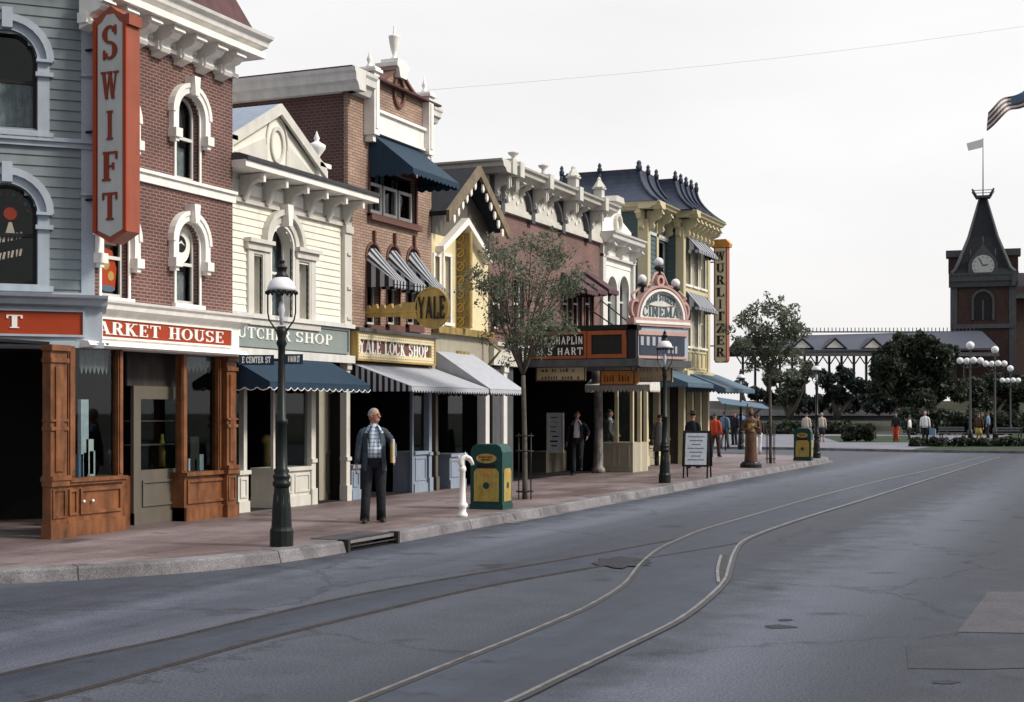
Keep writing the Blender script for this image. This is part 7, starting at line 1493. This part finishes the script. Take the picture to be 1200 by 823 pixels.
figure(888, 533, (-.3, 1), 'person in a brown jacket and white trousers just behind the carved figure', top='brownc', bottom='whitecloth', H=1.62, lf=(-.1, -.2), rf=(.1, .2))
figure(568, 566, (.9, -.5), 'person in black standing in the shade of the pale awning behind the green bin', top='suit', hair='hair', H=1.78)
figure(945, 520, (.1, 1), 'woman in a pale cardigan left of the far kerb lamp', top='beige', skirt='brownc', hairlen=1, H=1.66)
figure(963, 518, (.0, 1), 'woman in a cream cardigan and dark skirt right of the far kerb lamp', top='beige', skirt='suit', hair='greyhair', hairlen=1, H=1.66)
def bag(root, w3, hL, hR, K):
    b = MB('bluecanvas'); b.use('bluecloth'); c = hR + Vector((.14, 0, -.28)); b.hexa([w3((c.x + xx, c.y + yy, c.z + zz)) for xx in (-.16, .16) for zz in (-.16, .2) for yy in (-.08, .08)]); b.path([w3((c.x - .1, c.y, c.z + .2)), w3(tuple(hR)), w3((c.x + .1, c.y, c.z + .2))], .012, 5); tag(b.build('carrier_bag', None), 'light blue bag carried by the person in a white shirt at the lawn edge', 'bag')
P = AT(1084, 522, 78)
figure(1084, 520, (.1, 1), 'person in a white shirt and dark trousers at the lawn edge carrying a blue bag', top='whitecloth', bottom='suit', hair='greyhair', H=1.76, held=bag, loc=(P[0], P[1]), z=.13)
P = AT(1050, 520, 84); figure(0, 0, (-.2, -1), 'person in dark coat with orange-red trousers on the pale path', top='suit', bottom='redcloth', H=1.7, loc=(P[0], P[1]), z=.13)
P = AT(1066, 518, 90); figure(0, 0, (-1, .1), 'seated-looking short person in a white top beside the dark coat', top='whitecloth', bottom='suit', H=1.45, loc=(P[0], P[1]), z=.13)
P = AT(1147, 516, 80); figure(0, 0, (.3, 1), 'person in olive and mustard clothes under the tall five-globe lamp', top='brownc', skirt='binpan', H=1.7, loc=(P[0], P[1]), z=.13)
P = AT(1158, 505, 94); figure(0, 0, (-1, .2), 'person in a blue top at the right of the square', top='bluecloth', bottom='suit', H=1.72, loc=(P[0], P[1]), z=.13)
# carved wooden figure on a plinth
xi, yi = G(880, 548, .15); pl = empty('carved_figure', (xi, yi, .15), 'brown carved wooden figure of a robed man on a dark plinth at the kerb', 'statue'); b = MB('black'); b.lathe(xi, yi, .15, [(.34, 0), (.34, .1), (.29, .14), (.27, .18), (.05, .18)], 14, False); b.build('plinth', pl)
fw = Vector((.35, -1, 0)).normalized(); rt = Vector((fw.y, -fw.x, 0)); B3 = Vector((xi, yi, .32)); W3 = lambda x, y, zz: B3 + rt * x + fw * y + Vector((0, 0, zz))
b = MB('carved'); b.rings([[W3(rx * math.sin(2 * PI * i / 16), yo + ry * math.cos(2 * PI * i / 16), zz) for i in range(16)] for zz, rx, ry, yo in ((0, .21, .19, 0), (.25, .19, .17, 0), (.7, .18, .16, 0), (.95, .17, .14, 0), (1.15, .2, .15, 0), (1.3, .2, .13, 0), (1.36, .12, .09, 0), (1.42, .06, .06, 0))])
b.ball(W3(0, .01, 1.52), .085, .095, .12, 12, 10); b.path([W3(0, .09, 1.53), W3(0, .12, 1.5)], [.012, .02], 6)
for s_ in (-1, 1): b.path([W3(s_ * .12, 0, 1.3), W3(s_ * .21, .0, 1.27), W3(s_ * .25, .03, 1.02), W3(s_ * .08, .2, 1.0 if s_ > 0 else 1.12)], [.06, .07, .055, .04], 9); [b.path([W3(s_ * .08 - s_ * .015 * i, .2, (1.0 if s_ > 0 else 1.12) + .02 * i - .03), W3(s_ * .02 - s_ * .012 * i, .24, (1.0 if s_ > 0 else 1.12) + .02 * i - .03)], [.011, .009], 5) for i in range(5)]
for i in range(5): a = -.6 + .3 * i; b.path([W3(.05 * a, -.03, 1.6), W3(.16 * a, -.06, 1.74 - abs(a) * .04)], [.025, .012], 5)
b.build('figure', pl, remesh=.014); b = MB('gold'); b.rings([[W3(rx * math.sin(g_), .01 + ry * math.cos(g_), zz) for g_ in [-.6 + 1.2 * i / 8 for i in range(9)]] for zz, rx, ry in ((.95, .18, .155), (1.1, .19, .16), (1.2, .195, .155))], closed=False); b.build('painted_sash', pl)
